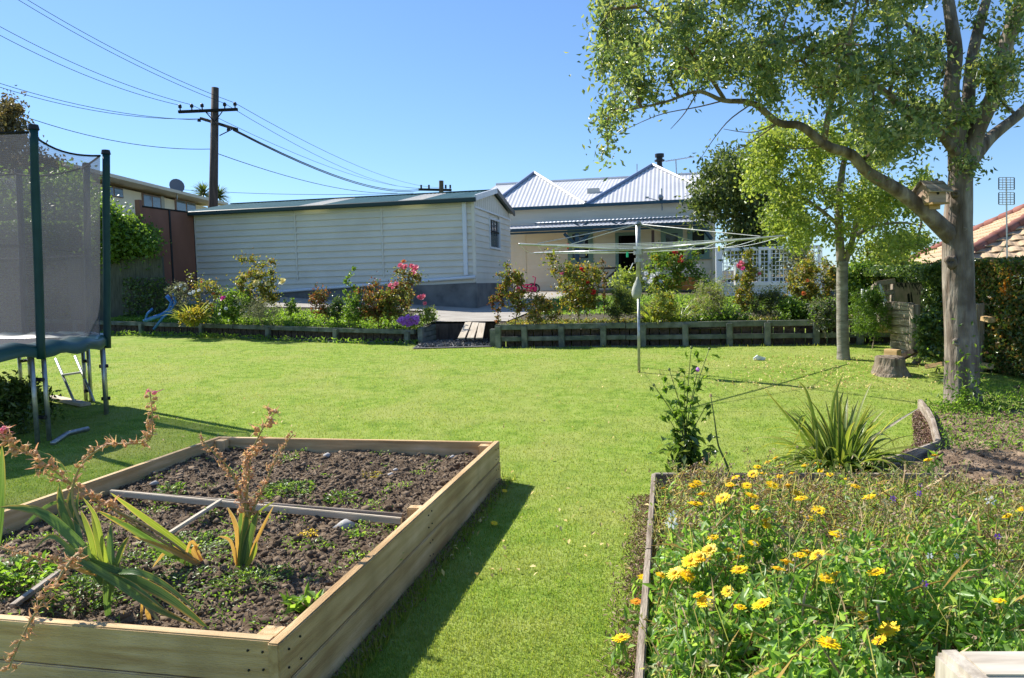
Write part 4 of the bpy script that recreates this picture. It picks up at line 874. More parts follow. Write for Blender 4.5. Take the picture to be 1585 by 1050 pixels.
def ribbon(mb, pts, wd, side, fold=.3, tip=.04, basew=.7):
    """strap leaf along given points, `side` is its width direction"""
    k = len(pts) - 1; pts = [Vector(p) for p in pts]; 
    # resample smooth
    out = []; n = 10
    for i in range(n + 1):
        t = i / n * k; a = min(int(t), k - 1); f_ = t - a
        p0, p1, p2, p3 = pts[max(a - 1, 0)], pts[a], pts[a + 1], pts[min(a + 2, k)]
        out.append(.5 * ((2 * p1) + (-p0 + p2) * f_ + (2 * p0 - 5 * p1 + 4 * p2 - p3) * f_ ** 2 + (-p0 + 3 * p1 - 3 * p2 + p3) * f_ ** 3))
    V = []
    for i, p in enumerate(out):
        t = i / n; d = (out[min(i + 1, n)] - out[max(i - 1, 0)]).normalized(); s = (side - d * side.dot(d)).normalized(); nr = d.cross(s)
        w_ = wd / 2 * (basew + (1 - basew) * min(1, t * 4)) * (1 - max(0, (t - .5) / .5) ** 2 * (1 - tip)); V += [p + s * w_ + nr * w_ * fold, p, p - s * w_ + nr * w_ * fold]
    mb.add(V, [(3 * i + a, 3 * i + a + 1, 3 * i + a + 4, 3 * i + a + 3) for i in range(n) for a in (0, 1)]); return out
def curve_pts(pts, n):
    k = len(pts) - 1; pts = [Vector(p) for p in pts]; out = []
    for i in range(n + 1):
        t = i / n * k; a = min(int(t), k - 1); f_ = t - a; p0, p1, p2, p3 = pts[max(a - 1, 0)], pts[a], pts[a + 1], pts[min(a + 2, k)]
        out.append(.5 * ((2 * p1) + (-p0 + p2) * f_ + (2 * p0 - 5 * p1 + 4 * p2 - p3) * f_ ** 2 + (-p0 + 3 * p1 - 3 * p2 + p3) * f_ ** 3))
    return out
def grow(limbs, targets, r_tip=.006, seg=.25, jit=.05, side_r=.02):
    """connect each target to the nearest existing node: returns twig polylines and their end clusters"""
    nodes = [Vector(p[:3]) for L_ in limbs for p in L_]; arr = np.array([list(p) for p in nodes]); lv = [0] * len(nodes)
    tg = sorted(targets, key=lambda t: float(np.min(np.sum((arr - np.array(t)) ** 2, 1)))); lines = []
    for t in tg:
        t = Vector(t); dd = np.sum((arr - np.array(t)) ** 2, 1); i = int(np.argmin(dd)); a = Vector(arr[i]); L = (t - a).length
        if L < .03: continue
        n = max(2, int(L / seg)); pts = [a]
        for k in range(1, n + 1):
            q = a.lerp(t, k / n) + Vector([random.gauss(0, jit) for _ in range(3)]) * (1 if k < n else .3); q.z += .12 * L * math.sin(math.pi * k / n); pts.append(q)
        l_ = lv[i] + 1; lines.append((pts, l_)); arr = np.vstack([arr, [list(q) for q in pts[1:]]]); lv += [l_] * n
    return lines
def twigmesh(name, lines, mat, parent, r1=.03, dec=.6, n=4):
    mb = MB()
    for pts, lv in lines:
        r = max(.004, r1 * dec ** (lv - 1)); mb.tube(pts, [max(.0035, r * (1 - .6 * i / (len(pts) - 1))) for i in range(len(pts))], n, cap=False)
    o = mb.build(name, mat, parent); o['kind'] = 'stuff'; return o
def smoothlimb(pts, n=None):
    xyz = curve_pts([p[:3] for p in pts], n or len(pts) * 4); k = len(pts) - 1; m_ = len(xyz) - 1
    rr = []
    for i in range(m_ + 1): t = i / m_ * k; a = min(int(t), k - 1); rr.append(pts[a][3] + (pts[a + 1][3] - pts[a][3]) * (t - a))
    return xyz, rr
def stripemat(name, cols, edge, transl=.35, rough=.35):
    mt = bpy.data.materials.new(name); mt.use_nodes = True; n = mt.node_tree.nodes; l = mt.node_tree.links; b = n['Principled BSDF']; b.inputs['Roughness'].default_value = rough; b.inputs['Specular IOR Level'].default_value = .45
    uv = n.new('ShaderNodeUVMap'); uv.uv_map = 'leafuv'; mp = n.new('ShaderNodeMapping'); mp.inputs['Scale'].default_value = (16, 1.6, 1); l.new(uv.outputs[0], mp.inputs[0])
    oi = n.new('ShaderNodeObjectInfo'); ml = n.new('ShaderNodeMath'); ml.operation = 'MULTIPLY'; ml.inputs[1].default_value = 50; l.new(oi.outputs['Random'], ml.inputs[0]); cb = n.new('ShaderNodeCombineXYZ'); l.new(ml.outputs[0], cb.inputs[1]); l.new(ml.outputs[0], cb.inputs[0]); l.new(cb.outputs[0], mp.inputs['Location'])
    tx = n.new('ShaderNodeTexNoise'); tx.inputs['Scale'].default_value = 1; tx.inputs['Detail'].default_value = 5; l.new(mp.outputs[0], tx.inputs[0]); rp = n.new('ShaderNodeValToRGB'); e = rp.color_ramp.elements; e.new(.5)
    for i, c in enumerate(cols): e[i].position = (.34, .5, .68)[i]; e[i].color = tuple(c) + (1,)
    l.new(tx.outputs[0], rp.inputs[0])
    # withering from the tips and margins inwards
    sp = n.new('ShaderNodeSeparateXYZ'); l.new(uv.outputs[0], sp.inputs[0]); a = n.new('ShaderNodeMath'); a.operation = 'SUBTRACT'; a.inputs[1].default_value = .5; l.new(sp.outputs[0], a.inputs[0]); a2 = n.new('ShaderNodeMath'); a2.operation = 'ABSOLUTE'; l.new(a.outputs[0], a2.inputs[0])
    n2 = n.new('ShaderNodeTexNoise'); n2.inputs['Scale'].default_value = .25; l.new(mp.outputs[0], n2.inputs[0]); s1 = n.new('ShaderNodeMath'); s1.operation = 'MULTIPLY_ADD'; s1.inputs[1].default_value = .55; l.new(sp.outputs[1], s1.inputs[0]); l.new(a2.outputs[0], s1.inputs[2]); s2 = n.new('ShaderNodeMath'); s2.operation = 'ADD'; l.new(s1.outputs[0], s2.inputs[0]); l.new(n2.outputs[0], s2.inputs[1])
    mr = n.new('ShaderNodeMapRange'); mr.inputs[1].default_value = 1.18; mr.inputs[2].default_value = 1.45; l.new(s2.outputs[0], mr.inputs[0]); mx = n.new('ShaderNodeMixRGB'); l.new(mr.outputs[0], mx.inputs[0]); l.new(rp.outputs[0], mx.inputs[1]); mx.inputs[2].default_value = tuple(edge) + (1,); l.new(mx.outputs[0], b.inputs['Base Color'])
    bp = n.new('ShaderNodeBump'); bp.inputs['Distance'].default_value = .0012; l.new(tx.outputs[0], bp.inputs['Height']); l.new(bp.outputs[0], b.inputs['Normal'])
    tr = n.new('ShaderNodeBsdfTranslucent'); mu = n.new('ShaderNodeMixRGB'); mu.blend_type = 'MULTIPLY'; mu.inputs[0].default_value = 1; mu.inputs[2].default_value = (1.9, 1.8, .9, 1); l.new(mx.outputs[0], mu.inputs[1]); l.new(mu.outputs[0], tr.inputs[0]); ms = n.new('ShaderNodeMixShader'); ms.inputs[0].default_value = transl; l.new(b.outputs[0], ms.inputs[1]); l.new(tr.outputs[0], ms.inputs[2]); l.new(ms.outputs[0], n['Material Output'].inputs[0]); return mt
LG['glad'] = stripemat('gladiolus_leaf_veined', [(.05, .11, .03), (.10, .18, .05), (.17, .25, .09)], (.45, .32, .10))
LG['strap'] = stripemat('strap_leaf_veined', [(.055, .11, .02), (.11, .18, .035), (.20, .27, .07)], (.42, .36, .12))
LG['lstrap'] = stripemat('lime_strap_leaf_veined', [(.14, .20, .03), (.22, .29, .05), (.32, .36, .10)], (.50, .40, .14), .45)
LG['gladdry'] = stripemat('withered_leaf_veined', [(.34, .16, .06), (.50, .30, .10), (.60, .42, .16)], (.55, .45, .28))
def leafuv(o):
    me = o.data; n = len(me.loops); vi = np.empty(n, np.int32); me.loops.foreach_get('vertex_index', vi); rows = max(1, len(me.vertices) // 3 - 1); uvl = me.uv_layers.new(name='leafuv')
    uvl.data.foreach_set('uv', np.stack([(vi % 3) * .5, (vi // 3) / rows], 1).astype(np.float32).ravel()); return o
# ------------------------------------------------------------------ gladioli
def bloom_mesh(name, s, seed, pet):
    rd = random.Random(seed); V = []; Fc = []
    k = 6; rr = s * .36                       # the seed capsule
    for j, (z, r_) in enumerate(((0, .25), (.3, .9), (.65, 1.0), (.95, .5))):
        for i in range(k): a = 6.283 * i / k + j * .3; V.append(Vector((math.cos(a) * r_ * rr * rd.uniform(.8, 1.15), math.sin(a) * r_ * rr * rd.uniform(.8, 1.15), z * s * .9)))
    for j in range(3):
        for i in range(k): Fc.append((j * k + i, j * k + (i + 1) % k, (j + 1) * k + (i + 1) % k, (j + 1) * k + i))
    for q in range(5):                        # shrivelled petals and bracts
        a = rd.uniform(0, 6.28); c = Vector((math.cos(a), math.sin(a), 0)); t = Vector((-math.sin(a), math.cos(a), 0)); L = s * rd.uniform(.7, 1.7); w_ = s * rd.uniform(.10, .2); p = Vector((0, 0, s * rd.uniform(.1, .8))); el = rd.uniform(-.6, 1.2); n = len(V)
        for st in range(4):
            f_ = st / 3; d = c * math.cos(el) + Vector((0, 0, math.sin(el))); V += [p + t * w_ * (1 - f_ * .7), p - t * w_ * (1 - f_ * .7)]; p = p + d * (L / 3); el -= rd.uniform(-.2, 1.0); t = (t + Vector([rd.uniform(-.5, .5) for _ in range(3)])).normalized()
        for st in range(3): Fc.append((n + 2 * st, n + 2 * st + 1, n + 2 * st + 3, n + 2 * st + 2))
    me = bpy.data.meshes.new(name); me.from_pydata(V, [], Fc); me.materials.append(pet); return me
BLM = [bloom_mesh('bloom', .036, i, LG['bloom']) for i in range(7)]; BLP = [bloom_mesh('bloom', .034, i + 9, mPinkF) for i in range(2)]
mGStem = mk('gladiolus_stem', [(.30, .28, .10), (.42, .30, .14)], scale=9, rough=.6, transl=.1)
def spike(root, pts, t0, n, tip_pink=False, size=1.0, hang=.3):
    cp = curve_pts(pts, 22); mb = MB(); mb.tube(cp, [.0075 * (1 - .65 * i / 22) for i in range(23)], 6); mb.build('flower_stalk', mGStem, root, smooth=True)
    for i in range(n):
        t = t0 + (1 - t0) * i / max(1, n - 1); k = min(21, int(t * 22)); p = cp[k].lerp(cp[k + 1], t * 22 - k); d = (cp[k + 1] - cp[k]).normalized()
        sd = Vector((random.gauss(0, 1), random.gauss(0, 1), random.gauss(0, .5) + hang)); sd = (sd - d * sd.dot(d)).normalized(); ax = (sd * 1.0 + d * .55 - Vector((0, 0, .35 * (1 - hang)))).normalized()
        me = random.choice(BLM) if not (tip_pink and i > n - 3) else random.choice(BLP); o = link('bloom', me, None, root); q = ax.to_track_quat('Z', 'Y'); M = q.to_matrix().to_4x4()
        s = size * random.uniform(.75, 1.25) * (1 - .3 * t); M = M @ Matrix.Diagonal((s, s, s * 1.1, 1)); M.translation = p + sd * .006 - ROOT[root]; o.matrix_local = M
def PD(px, py, D): return P(px, py, D)
view_side = lambda a, b: ((b - a).cross((a + b) / 2 - EYE)).normalized()
def leaf_px(root, pxs, wd, mat, name='leaf', roll=.0):
    pts = [P(*q) for q in pxs]; s = view_side(pts[0], pts[-1]); d = (pts[-1] - pts[0]).normalized(); s = s * math.cos(roll) + d.cross(s) * math.sin(roll)
    mb = MB(); ribbon(mb, pts, wd * .85, s); return leafuv(mb.build(name, mat, root, smooth=True))
g = thing('gladiolus', 'flopped gladiolus with broad green leaves and two withered flower spikes by the near board', 'gladiolus', on_soil(165, 962))
gl, gd = LG['glad'], LG['gladdry']
for pts, wd, mt in (([(168, 966, 3.24), (164, 900, 3.24), (168, 830, 3.26)], .035, gl), ([(160, 905, 3.25), (125, 850, 3.32), (96, 790, 3.4), (92, 748, 3.45)], .05, gl), ([(165, 900, 3.25), (150, 840, 3.35), (110, 790, 3.42), (112, 752, 3.5)], .045, gl),
                    ([(160, 885, 3.22), (110, 830, 3.2), (60, 792, 3.2), (0, 785, 3.2)], .05, gl), ([(150, 880, 3.25), (110, 850, 3.3), (80, 830, 3.35), (52, 852, 3.4)], .03, gl), ([(110, 862, 3.2), (190, 890, 3.15), (260, 925, 3.12), (328, 978, 3.10)], .052, gl),
                    ([(100, 850, 3.2), (180, 900, 3.1), (240, 940, 3.08), (300, 968, 3.06)], .04, gl), ([(150, 885, 3.2), (140, 830, 3.2), (125, 790, 3.22)], .028, LG['lstrap']), ([(160, 880, 3.2), (150, 830, 3.22), (142, 795, 3.25)], .025, LG['lstrap']), ([(175, 880, 3.2), (170, 840, 3.22), (172, 812, 3.25)], .03, gl),
                    ([(245, 960, 3.15), (200, 905, 3.2), (175, 862, 3.28), (172, 905, 3.3)], .022, LG['grey']), ([(218, 968, 3.2), (221, 910, 3.2), (222, 880, 3.2)], .012, gd), ([(232, 962, 3.2), (228, 945, 3.2), (232, 925, 3.2)], .022, gd), ([(190, 966, 3.2), (192, 945, 3.2)], .008, gd), ([(150, 890, 3.2), (120, 880, 3.1), (105, 860, 3.1)], .02, gd),
                    ([(40, 812, 3.3), (80, 780, 3.4), (135, 775, 3.5)], .02, gl), ([(170, 930, 3.25), (178, 880, 3.2), (190, 845, 3.2), (200, 830, 3.2)], .03, gl), ([(160, 900, 3.3), (130, 870, 3.35), (95, 815, 3.4), (60, 790, 3.4)], .03, gl), ([(165, 890, 3.2), (210, 885, 3.1), (255, 905, 3.1), (310, 950, 3.05)], .03, gl), ([(150, 900, 3.25), (128, 850, 3.3), (118, 800, 3.4), (122, 760, 3.45)], .03, gl), ([(170, 900, 3.25), (160, 850, 3.2), (148, 800, 3.2), (128, 770, 3.2)], .022, LG['lstrap']), ([(120, 880, 3.2), (150, 885, 3.15), (205, 905, 3.1), (262, 950, 3.05)], .026, gl), ([(58, 698, 3.9), (90, 715, 3.9), (108, 740, 3.9)], .018, gl)):
    leaf_px(g, pts, wd, mt, roll=random.uniform(-.4, .4))
spike(g, [P(168, 900, 3.25), P(140, 840, 3.35), P(112, 775, 3.4), P(125, 722, 3.4), P(165, 690, 3.4), P(228, 684, 3.4), P(236, 650, 3.4), P(232, 606, 3.4)], .42, 36, True, .95)
spike(g, [P(150, 890, 3.2), P(95, 873, 3.15), P(40, 860, 3.1), P(-30, 838, 3.05)], .2, 22, False, .8)
spike(g, [P(140, 870, 3.2), P(118, 860, 3.05), P(85, 905, 2.95), P(45, 965, 2.85), P(14, 1034, 2.80)], .2, 26, False, .85, hang=.0)
g = thing('gladiolus', 'leaning gladiolus with drying leaves and a long orange withered spike reaching the left edge', 'gladiolus', on_soil(322, 880))
for pts, wd, mt in (([(325, 882, 3.88), (270, 835, 3.85), (215, 795, 3.8), (171, 763, 3.75)], .04, LG['lstrap']), ([(320, 885, 3.86), (255, 850, 3.8), (200, 815, 3.7), (150, 790, 3.62)], .05, gl), ([(318, 880, 3.84), (265, 852, 3.78), (205, 830, 3.72)], .03, gd), ([(322, 882, 3.9), (290, 858, 3.86), (262, 850, 3.84), (235, 880, 3.8)], .03, gd),
                    ([(318, 886, 3.86), (300, 840, 3.84), (290, 850, 3.82), (283, 890, 3.8)], .02, gd), ([(325, 886, 3.86), (300, 855, 3.84), (308, 842, 3.86)], .035, gd)):
    leaf_px(g, pts, wd, mt, roll=random.uniform(-.5, .5))
spike(g, [P(322, 882, 3.87), P(240, 822, 3.75), P(150, 775, 3.6), P(60, 712, 3.45), P(18, 688, 3.4), P(0, 668, 3.38)], .34, 34, True, 1.15)
spike(g, [P(300, 868, 3.85), P(215, 815, 3.72), P(130, 760, 3.6), P(55, 728, 3.45)], .4, 20, False, .7)
g = thing('gladiolus', 'upright gladiolus with three spikes of orange seed heads in the middle of the raised bed', 'gladiolus', on_soil(375, 880))
for pts, wd, mt in (([(372, 880, 3.86), (378, 830, 3.86), (385, 780, 3.86)], .05, gl), ([(376, 882, 3.86), (385, 835, 3.86), (400, 790, 3.86)], .055, gl), ([(368, 880, 3.86), (366, 820, 3.86), (352, 785, 3.86)], .03, gd), ([(378, 882, 3.84), (392, 858, 3.84), (397, 838, 3.84)], .03, LG['lstrap']), ([(366, 875, 3.86), (357, 838, 3.86), (338, 830, 3.84)], .02, gd),
                    ([(380, 878, 3.9), (400, 830, 3.9), (424, 782, 3.9)], .02, gd), ([(374, 880, 3.88), (372, 820, 3.88), (376, 775, 3.88)], .035, gl), ([(392, 800, 3.9), (410, 785, 3.9), (425, 776, 3.9)], .012, LG['lstrap'])):
    leaf_px(g, pts, wd, mt, roll=random.uniform(-.3, .3))
spike(g, [P(380, 800, 3.86), P(384, 745, 3.86), P(392, 695, 3.86), P(422, 635, 3.86)], .05, 34, False, 1.2)
spike(g, [P(384, 800, 3.86), P(360, 735, 3.84), P(335, 705, 3.82), P(309, 678, 3.8)], .1, 20, False, .8)
spike(g, [P(386, 800, 3.88), P(408, 755, 3.88), P(430, 705, 3.9), P(454, 672, 3.9)], .1, 26, False, .7)
g = thing('gladiolus', 'single tall green strap-leaved plant at the left frame edge', 'gladiolus', on_soil(-8, 850))
leaf_px(g, [(-6, 850, 3.6), (0, 770, 3.6), (3, 690, 3.6)], .05, gl); leaf_px(g, [(-12, 850, 3.6), (-14, 770, 3.6), (-20, 700, 3.6)], .05, gl)
# weeds on the raised bed: one object each, rosettes of small leaves
def weed(label, px, py, rad, n, L, wd, mat, hgt=.05, at=None):
    c = at or on_soil(px, py); root = thing('weed', label, 'weed', c, 'weeds in the raised bed'); C = []; A_ = []
    for _ in range(n):
        r = rad * math.sqrt(random.random()); a = random.uniform(0, 6.28); h = hgt * random.uniform(.2, 1) * (1.2 - r / rad * .8); x, y = c.x + r * math.cos(a), c.y + r * math.sin(a)
        C.append((x, y, soilz(x, y) + h)); A_.append((math.cos(a), math.sin(a), .5))
    leaves('foliage', C, L, wd, mat, root, aim=np.array(A_), bias=.6, flat=.5)
    mb = MB()
    for (x, y, z) in C[::4]: mb.tube([(c.x + (x - c.x) * .4, c.y + (y - c.y) * .4, soilz(x, y) - .01), (x, y, z)], .0018, 3, cap=False)
    mb.build('stems', mStem, root)
W_ = LG['weed']; WG = LG['green']
for a in (('bright green weed mat right of the upright gladiolus', 445, 762, .20, 420, .028, .014, WG, .05), ('small weed between the gladiolus spikes and the right board', 530, 772, .13, 110, .03, .018, WG, .04), ('broad-leaved bright weed in the near right part of the bed', 478, 940, .10, 46, .075, .03, W_, .07), ('light green seedling near the right end of the divider', 548, 828, .06, 24, .035, .02, W_, .05),
          ('chickweed patch around the base of the leaning gladiolus', 300, 845, .26, 520, .022, .012, W_, .06), ('weed patch in front of the upright gladiolus', 390, 895, .20, 300, .024, .011, WG, .06), ('tangle of weeds just behind the near board', 270, 905, .2, 240, .022, .012, WG, .05), ('tall weed clump by the left board behind the divider', 262, 768, .12, 90, .04, .018, WG, .12),
          ('large bright weed clump near the left frame edge', 30, 900, .22, 280, .055, .026, W_, .14), ('ferny weeds behind the near board left of the gladiolus base', 130, 925, .2, 380, .03, .014, WG, .10), ('weed tuft at the far left corner by the boards', 5, 808, .12, 120, .04, .02, WG, .12), ('small yellow-flowered weed left of the middle of the divider', 478, 828, .06, 60, .016, .010, mCal, .05),
          ('green seedlings under the yellow-flowered weed', 490, 845, .10, 50, .03, .012, WG, .04), ('small pale weed in the far middle of the bed', 575, 735, .09, 60, .02, .012, LG['yel'], .03), ('sparse weeds near the right board', 590, 862, .14, 60, .022, .010, W_, .03), ('tiny weeds near the far right corner', 668, 722, .08, 40, .018, .01, WG, .03),
          ('weed sprigs beside the divider crossing', 320, 800, .1, 40, .03, .012, WG, .07), ('leafy weeds near the front gladiolus stalks', 215, 870, .2, 260, .022, .012, WG, .06), ('short weed row on the right of the near soil', 420, 965, .1, 30, .02, .01, W_, .03)):
    weed(*a)

C = []
while len(C) < 2800:
    x, y, z = bedpt()
    if mn.noise(Vector((x * 4, y * 4, 11))) + .5 * mn.noise(Vector((x * 13, y * 13, 5))) > .22 + random.gauss(0, .1) + .25 * ss(1.9, 2.3, (Vector((x, y, 0)) - BO).dot(U)): C.append((x, y, z + random.uniform(.005, .035)))
V, T = leafgeo(C, .020, .010, flat=.6); tag(npmesh('seedlings', V, T, LG['weed']), 'tiny green seedlings scattered over the raised bed soil', 'weeds', kind='stuff')
# ================================================================== FLOWER BED (right foreground)
FO = Vector((.438, 2.717, 0)); FU = Vector((.598, 2.907, 0)); FL = FU.length; FU.normalize(); FW = Vector((FU.y, -FU.x, 0))
fb = thing('timber_edging', 'weathered timber board edging along the left side of the marigold bed', 'edging', FO)
board('edge_board', FO - FU * .8 + Vector((0, 0, .09)), FO + FU * 1.35 + Vector((0, 0, .08)), .035, .18, mOldWood, fb, .005)
board('edge_board', FO + FU * 1.36 + Vector((0, 0, .08)), FO + FU * FL + Vector((0, 0, .09)), .035, .18, mOldWood, fb, .005)
fe = thing('timber_edging', 'long weathered board across the far end of the marigold bed', 'edging', FO + FU * FL)
e0 = FO + FU * (FL + .03); e1 = G(1478, 770); e1.z = 0; e2 = G(1650, 785); e2.z = 0
board('edge_board', e0 + Vector((0, 0, .1)), e1 + Vector((0, 0, .10)), .035, .15, mOldWood, fe, .005); board('edge_board', e1 + Vector((.02, 0, .05)), e2 + Vector((.3, 0, .05)), .035, .10, mOldWood, fe, .005)
ce = thing('curved_edging', 'short split timber edging with a corner between lawn and bare soil, right', 'edging', G(1445, 700))
cpx = [(1296, 748), (1345, 738), (1395, 722), (1452, 700)]
for a, b in zip(cpx[:-1], cpx[1:]): board('edge_board', G(*a) + Vector((0, 0, .04)), G(*b) + Vector((0, 0, .04)), .03, .13, mOldWood, ce, .004)
cpx = [(1452, 700), (1443, 664), (1436, 650), (1424, 634)]
for a, b in zip(cpx[:-1], cpx[1:]): board('edge_board', G(*a) + Vector((0, 0, .05)), G(*b) + Vector((0, 0, .05)), .05, .13, mOldWood, ce, .006)
# bare soil
def inpoly(x, y, poly):
    c = False; n = len(poly)
    for i in range(n):
        (x0, y0), (x1, y1) = poly[i], poly[i - 1]
        if (y0 > y) != (y1 > y) and x < (x1 - x0) * (y - y0) / (y1 - y0) + x0: c = not c
    return c
def gp(px, py): p = G(px, py); return (p.x, p.y)
soilR = [gp(1455, 702), gp(1437, 650), gp(1424, 634), gp(1480, 622), gp(1600, 600), gp(1900, 640), gp(1900, 800), gp(1480, 772), (e1.x - 1.2, e1.y + .40)]
bedP = [(FO.x - FU.x * .8, FO.y - FU.y * .8), (e0.x, e0.y), (e1.x, e1.y), (e2.x + 3, e2.y - .6), (6, 1.2), (.6, 1.2)]
bz = lambda x, y: .03 * mn.noise(Vector((x * 3, y * 3, 5))) + .02 * mn.noise(Vector((x * 9, y * 9, 5))) + .008 * mn.noise(Vector((x * 30, y * 30, 5)))
grid('flower_bed_soil', lin(.3, 6.4, 120), lin(1.2, 6.2, 100), gz, mSoil, nz=lambda x, y: .045 + bz(x, y), inside=lambda x, y: inpoly(x, y, bedP))
o = grid('bare_soil', lin(2.4, 8.5, 150), lin(4.6, 8.2, 95), gz, mk('brown_earth', [(.13, .085, .053), (.24, .165, .105), (.33, .24, .16)], scale=7, rough=.95, bump=.02, bscale=40), nz=lambda x, y: .03 + bz(x, y), inside=lambda x, y: inpoly(x, y, soilR))
mulP = [gp(1456, 702), gp(1372, 718), gp(1415, 690), gp(1411, 645), gp(1424, 632), gp(1440, 650)]
def rp(poly):
    xs_ = [p[0] for p in poly]; ys_ = [p[1] for p in poly]
    while True:
        x, y = random.uniform(min(xs_), max(xs_)), random.uniform(min(ys_), max(ys_))
        if inpoly(x, y, poly): return x, y
C = []
for _ in range(2200): x, y = rp(mulP); C.append((x, y, gz(x, y) + .015))
V, T = leafgeo(C, .035, .014, fold=.2, flat=1); tag(npmesh('bark_mulch', V, T, mk('mulch_chip', [(.12, .06, .04), (.25, .15, .11), (.36, .26, .20)], mode='island', rough=.9)), 'reddish bark mulch strip inside the curved timber edging', 'mulch', kind='stuff')
C = []
for _ in range(3500): x, y = rp(soilR); C.append((x, y, gz(x, y) + .045 + bz(x, y)))
V, T = leafgeo(C, .03, .01, fold=.2, flat=1); tag(npmesh('soil_litter', V, T, mChip), 'dry litter on the bare brown earth at right', 'litter', kind='stuff')
scatter_clods('soil_crumbs', 2200, lambda: (lambda q: (q[0], q[1], gz(*q) + .04 + bz(*q)))(rp(soilR)), .006, .035, mk('earth_clod', [(.13, .088, .056), (.26, .185, .12)], mode='island', rough=.95), 'crumbs of brown earth at right', 'soil')
# undergrowth of the bed
def bedh(x, y): # canopy height of the undergrowth
    p = Vector((x, y, 0)) - FO; u = p.dot(FU); w_ = p.dot(FW)
    h = .42 * ss(-.05, .16, w_) * (1 - .62 * ss(1.7, 2.8, u)) * (1 - .45 * ss(1.5, 2.6, w_)); return max(.05, h * (.85 + .55 * mn.noise(Vector((x * 2.6, y * 2.6, 9))) + .3 * mn.noise(Vector((x * 7, y * 7, 9)))))
def under(n, L, wd, mat, name, label, cond=None, lo=.15, hi=1.0, aim=(0, 0, 1), bias=.35, flat=.3, hs_=1.0):
    C = []
    while len(C) < n:
        x, y = rp(bedP)
        if y < 1.5 or x > 5.2 or (cond and not cond(x, y)): continue
        C.append((x, y, .04 + bedh(x, y) * hs_ * random.uniform(lo, hi) ** .7))
    V, T = leafgeo(C, L, wd, aim=np.array([aim]), bias=bias, flat=flat); tag(npmesh(name, V, T, mat), label, 'undergrowth', kind='stuff')
wof = lambda x, y: (Vector((x, y, 0)) - FO).dot(FW); uof = lambda x, y: (Vector((x, y, 0)) - FO).dot(FU)
under(15000, .060, .022, LG['mari'], 'marigold_leaves', 'mass of green marigold leaves filling the near bed', cond=lambda x, y: uof(x, y) < 1.05 + .5 * mn.noise(Vector((x * 2, y * 2, 0))) and wof(x, y) < 1.5)
under(24000, .030, .011, LG['bedmix'], 'tangled_leaves', 'tangle of olive and drying leaves in the middle of the bed')
under(8000, .030, .012, LG['mari'], 'small_leaves', 'small green leaves woven through the bed')
under(11000, .05, .014, LG['weed'], 'feathery_leaves', 'bright feathery weeds on the right of the bed', cond=lambda x, y: wof(x, y) > 1.25 + .4 * mn.noise(Vector((x * 2, y * 2, 4))))
under(8000, .15, .002, mDry, 'dry_stalks', 'dry tan stalks sticking through the bed', aim=(.2, -.1, 1), bias=.5, hs_=1.1)
under(4500, .018, .015, mk('seed_husk', [(.20, .13, .10), (.33, .23, .18), (.42, .34, .24)], mode='island', rough=.9, transl=.2), 'seed_heads', 'brown dried seed heads over the middle of the bed', cond=lambda x, y: mn.noise(Vector((x * 5, y * 5, 8))) > .15 and wof(x, y) > .2 and uof(x, y) > .5, lo=.7, hi=1.1, hs_=1.1)
under(350, .10, .05, LG['green'], 'broad_leaves', 'broad green leaves at the bottom right of the bed', cond=lambda x, y: uof(x, y) < .5 and wof(x, y) > .6, hs_=.8, flat=.8)
# upright sprigs standing clear of the mass
SC, SL_, SV, ST = [], [], [], []; SB = []
def sprigs(n, cond, hmul):
    k = 0
    while k < n:
        x, y = rp(bedP)
        if y < 1.6 or x > 5.2 or not cond(x, y): continue
        k += 1; h = (bedh(x, y) + .05) * random.uniform(*hmul); lx, ly = random.gauss(0, .22) * h, random.gauss(0, .18) * h; p = Vector((x, y, .05)); pts = [p, p + Vector((lx * .3, ly * .3, h * .5)), p + Vector((lx, ly, h))]; cp = curve_pts(pts, 5); a = random.uniform(0, 3.14); sv = Vector((math.cos(a), math.sin(a), 0)) * .0016; b = len(SV)
        for q in cp: SV.extend([tuple(q - sv), tuple(q + sv)])
        for i in range(5): ST.append((b + 2 * i, b + 2 * i + 1, b + 2 * i + 3, b + 2 * i + 2))
        for i in range(random.randint(4, 11)):
            q = cp[random.randint(1, 5)]; a = random.uniform(0, 6.28); SC.append((q.x + math.cos(a) * .018, q.y + math.sin(a) * .018, q.z + random.uniform(-.02, .02)))
        SB.append(tuple(cp[-1]))
sprigs(1050, lambda x, y: True, (.9, 1.35))
tag(npmesh('sprig_stems', SV, ST, leafmat('sprig_stem', [(.22, .28, .08), (.34, .36, .14), (.46, .38, .2)], .4), k=4), 'thin upright stems standing above the flower bed', 'undergrowth', kind='stuff')
V, T = leafgeo(SC, .032, .010, aim=np.array([(0, 0, 1)]), bias=.4); tag(npmesh('sprig_leaves', V, T, LG['bedmix']), 'small leaves on the upright stems of the bed', 'undergrowth', kind='stuff')
SB = np.array(SB); SB = np.concatenate([SB + rng.normal(size=SB.shape) * .004 for _ in range(7)]); V, T = leafgeo(SB, .014, .009, fold=.5); tag(npmesh('seed_tops', V, T, mk('seed_top', [(.30, .22, .14), (.24, .28, .10), (.45, .36, .22), (.30, .18, .16)], mode='island', rough=.9, transl=.2)), 'green and brown seed heads topping the thin stems', 'undergrowth', kind='stuff')
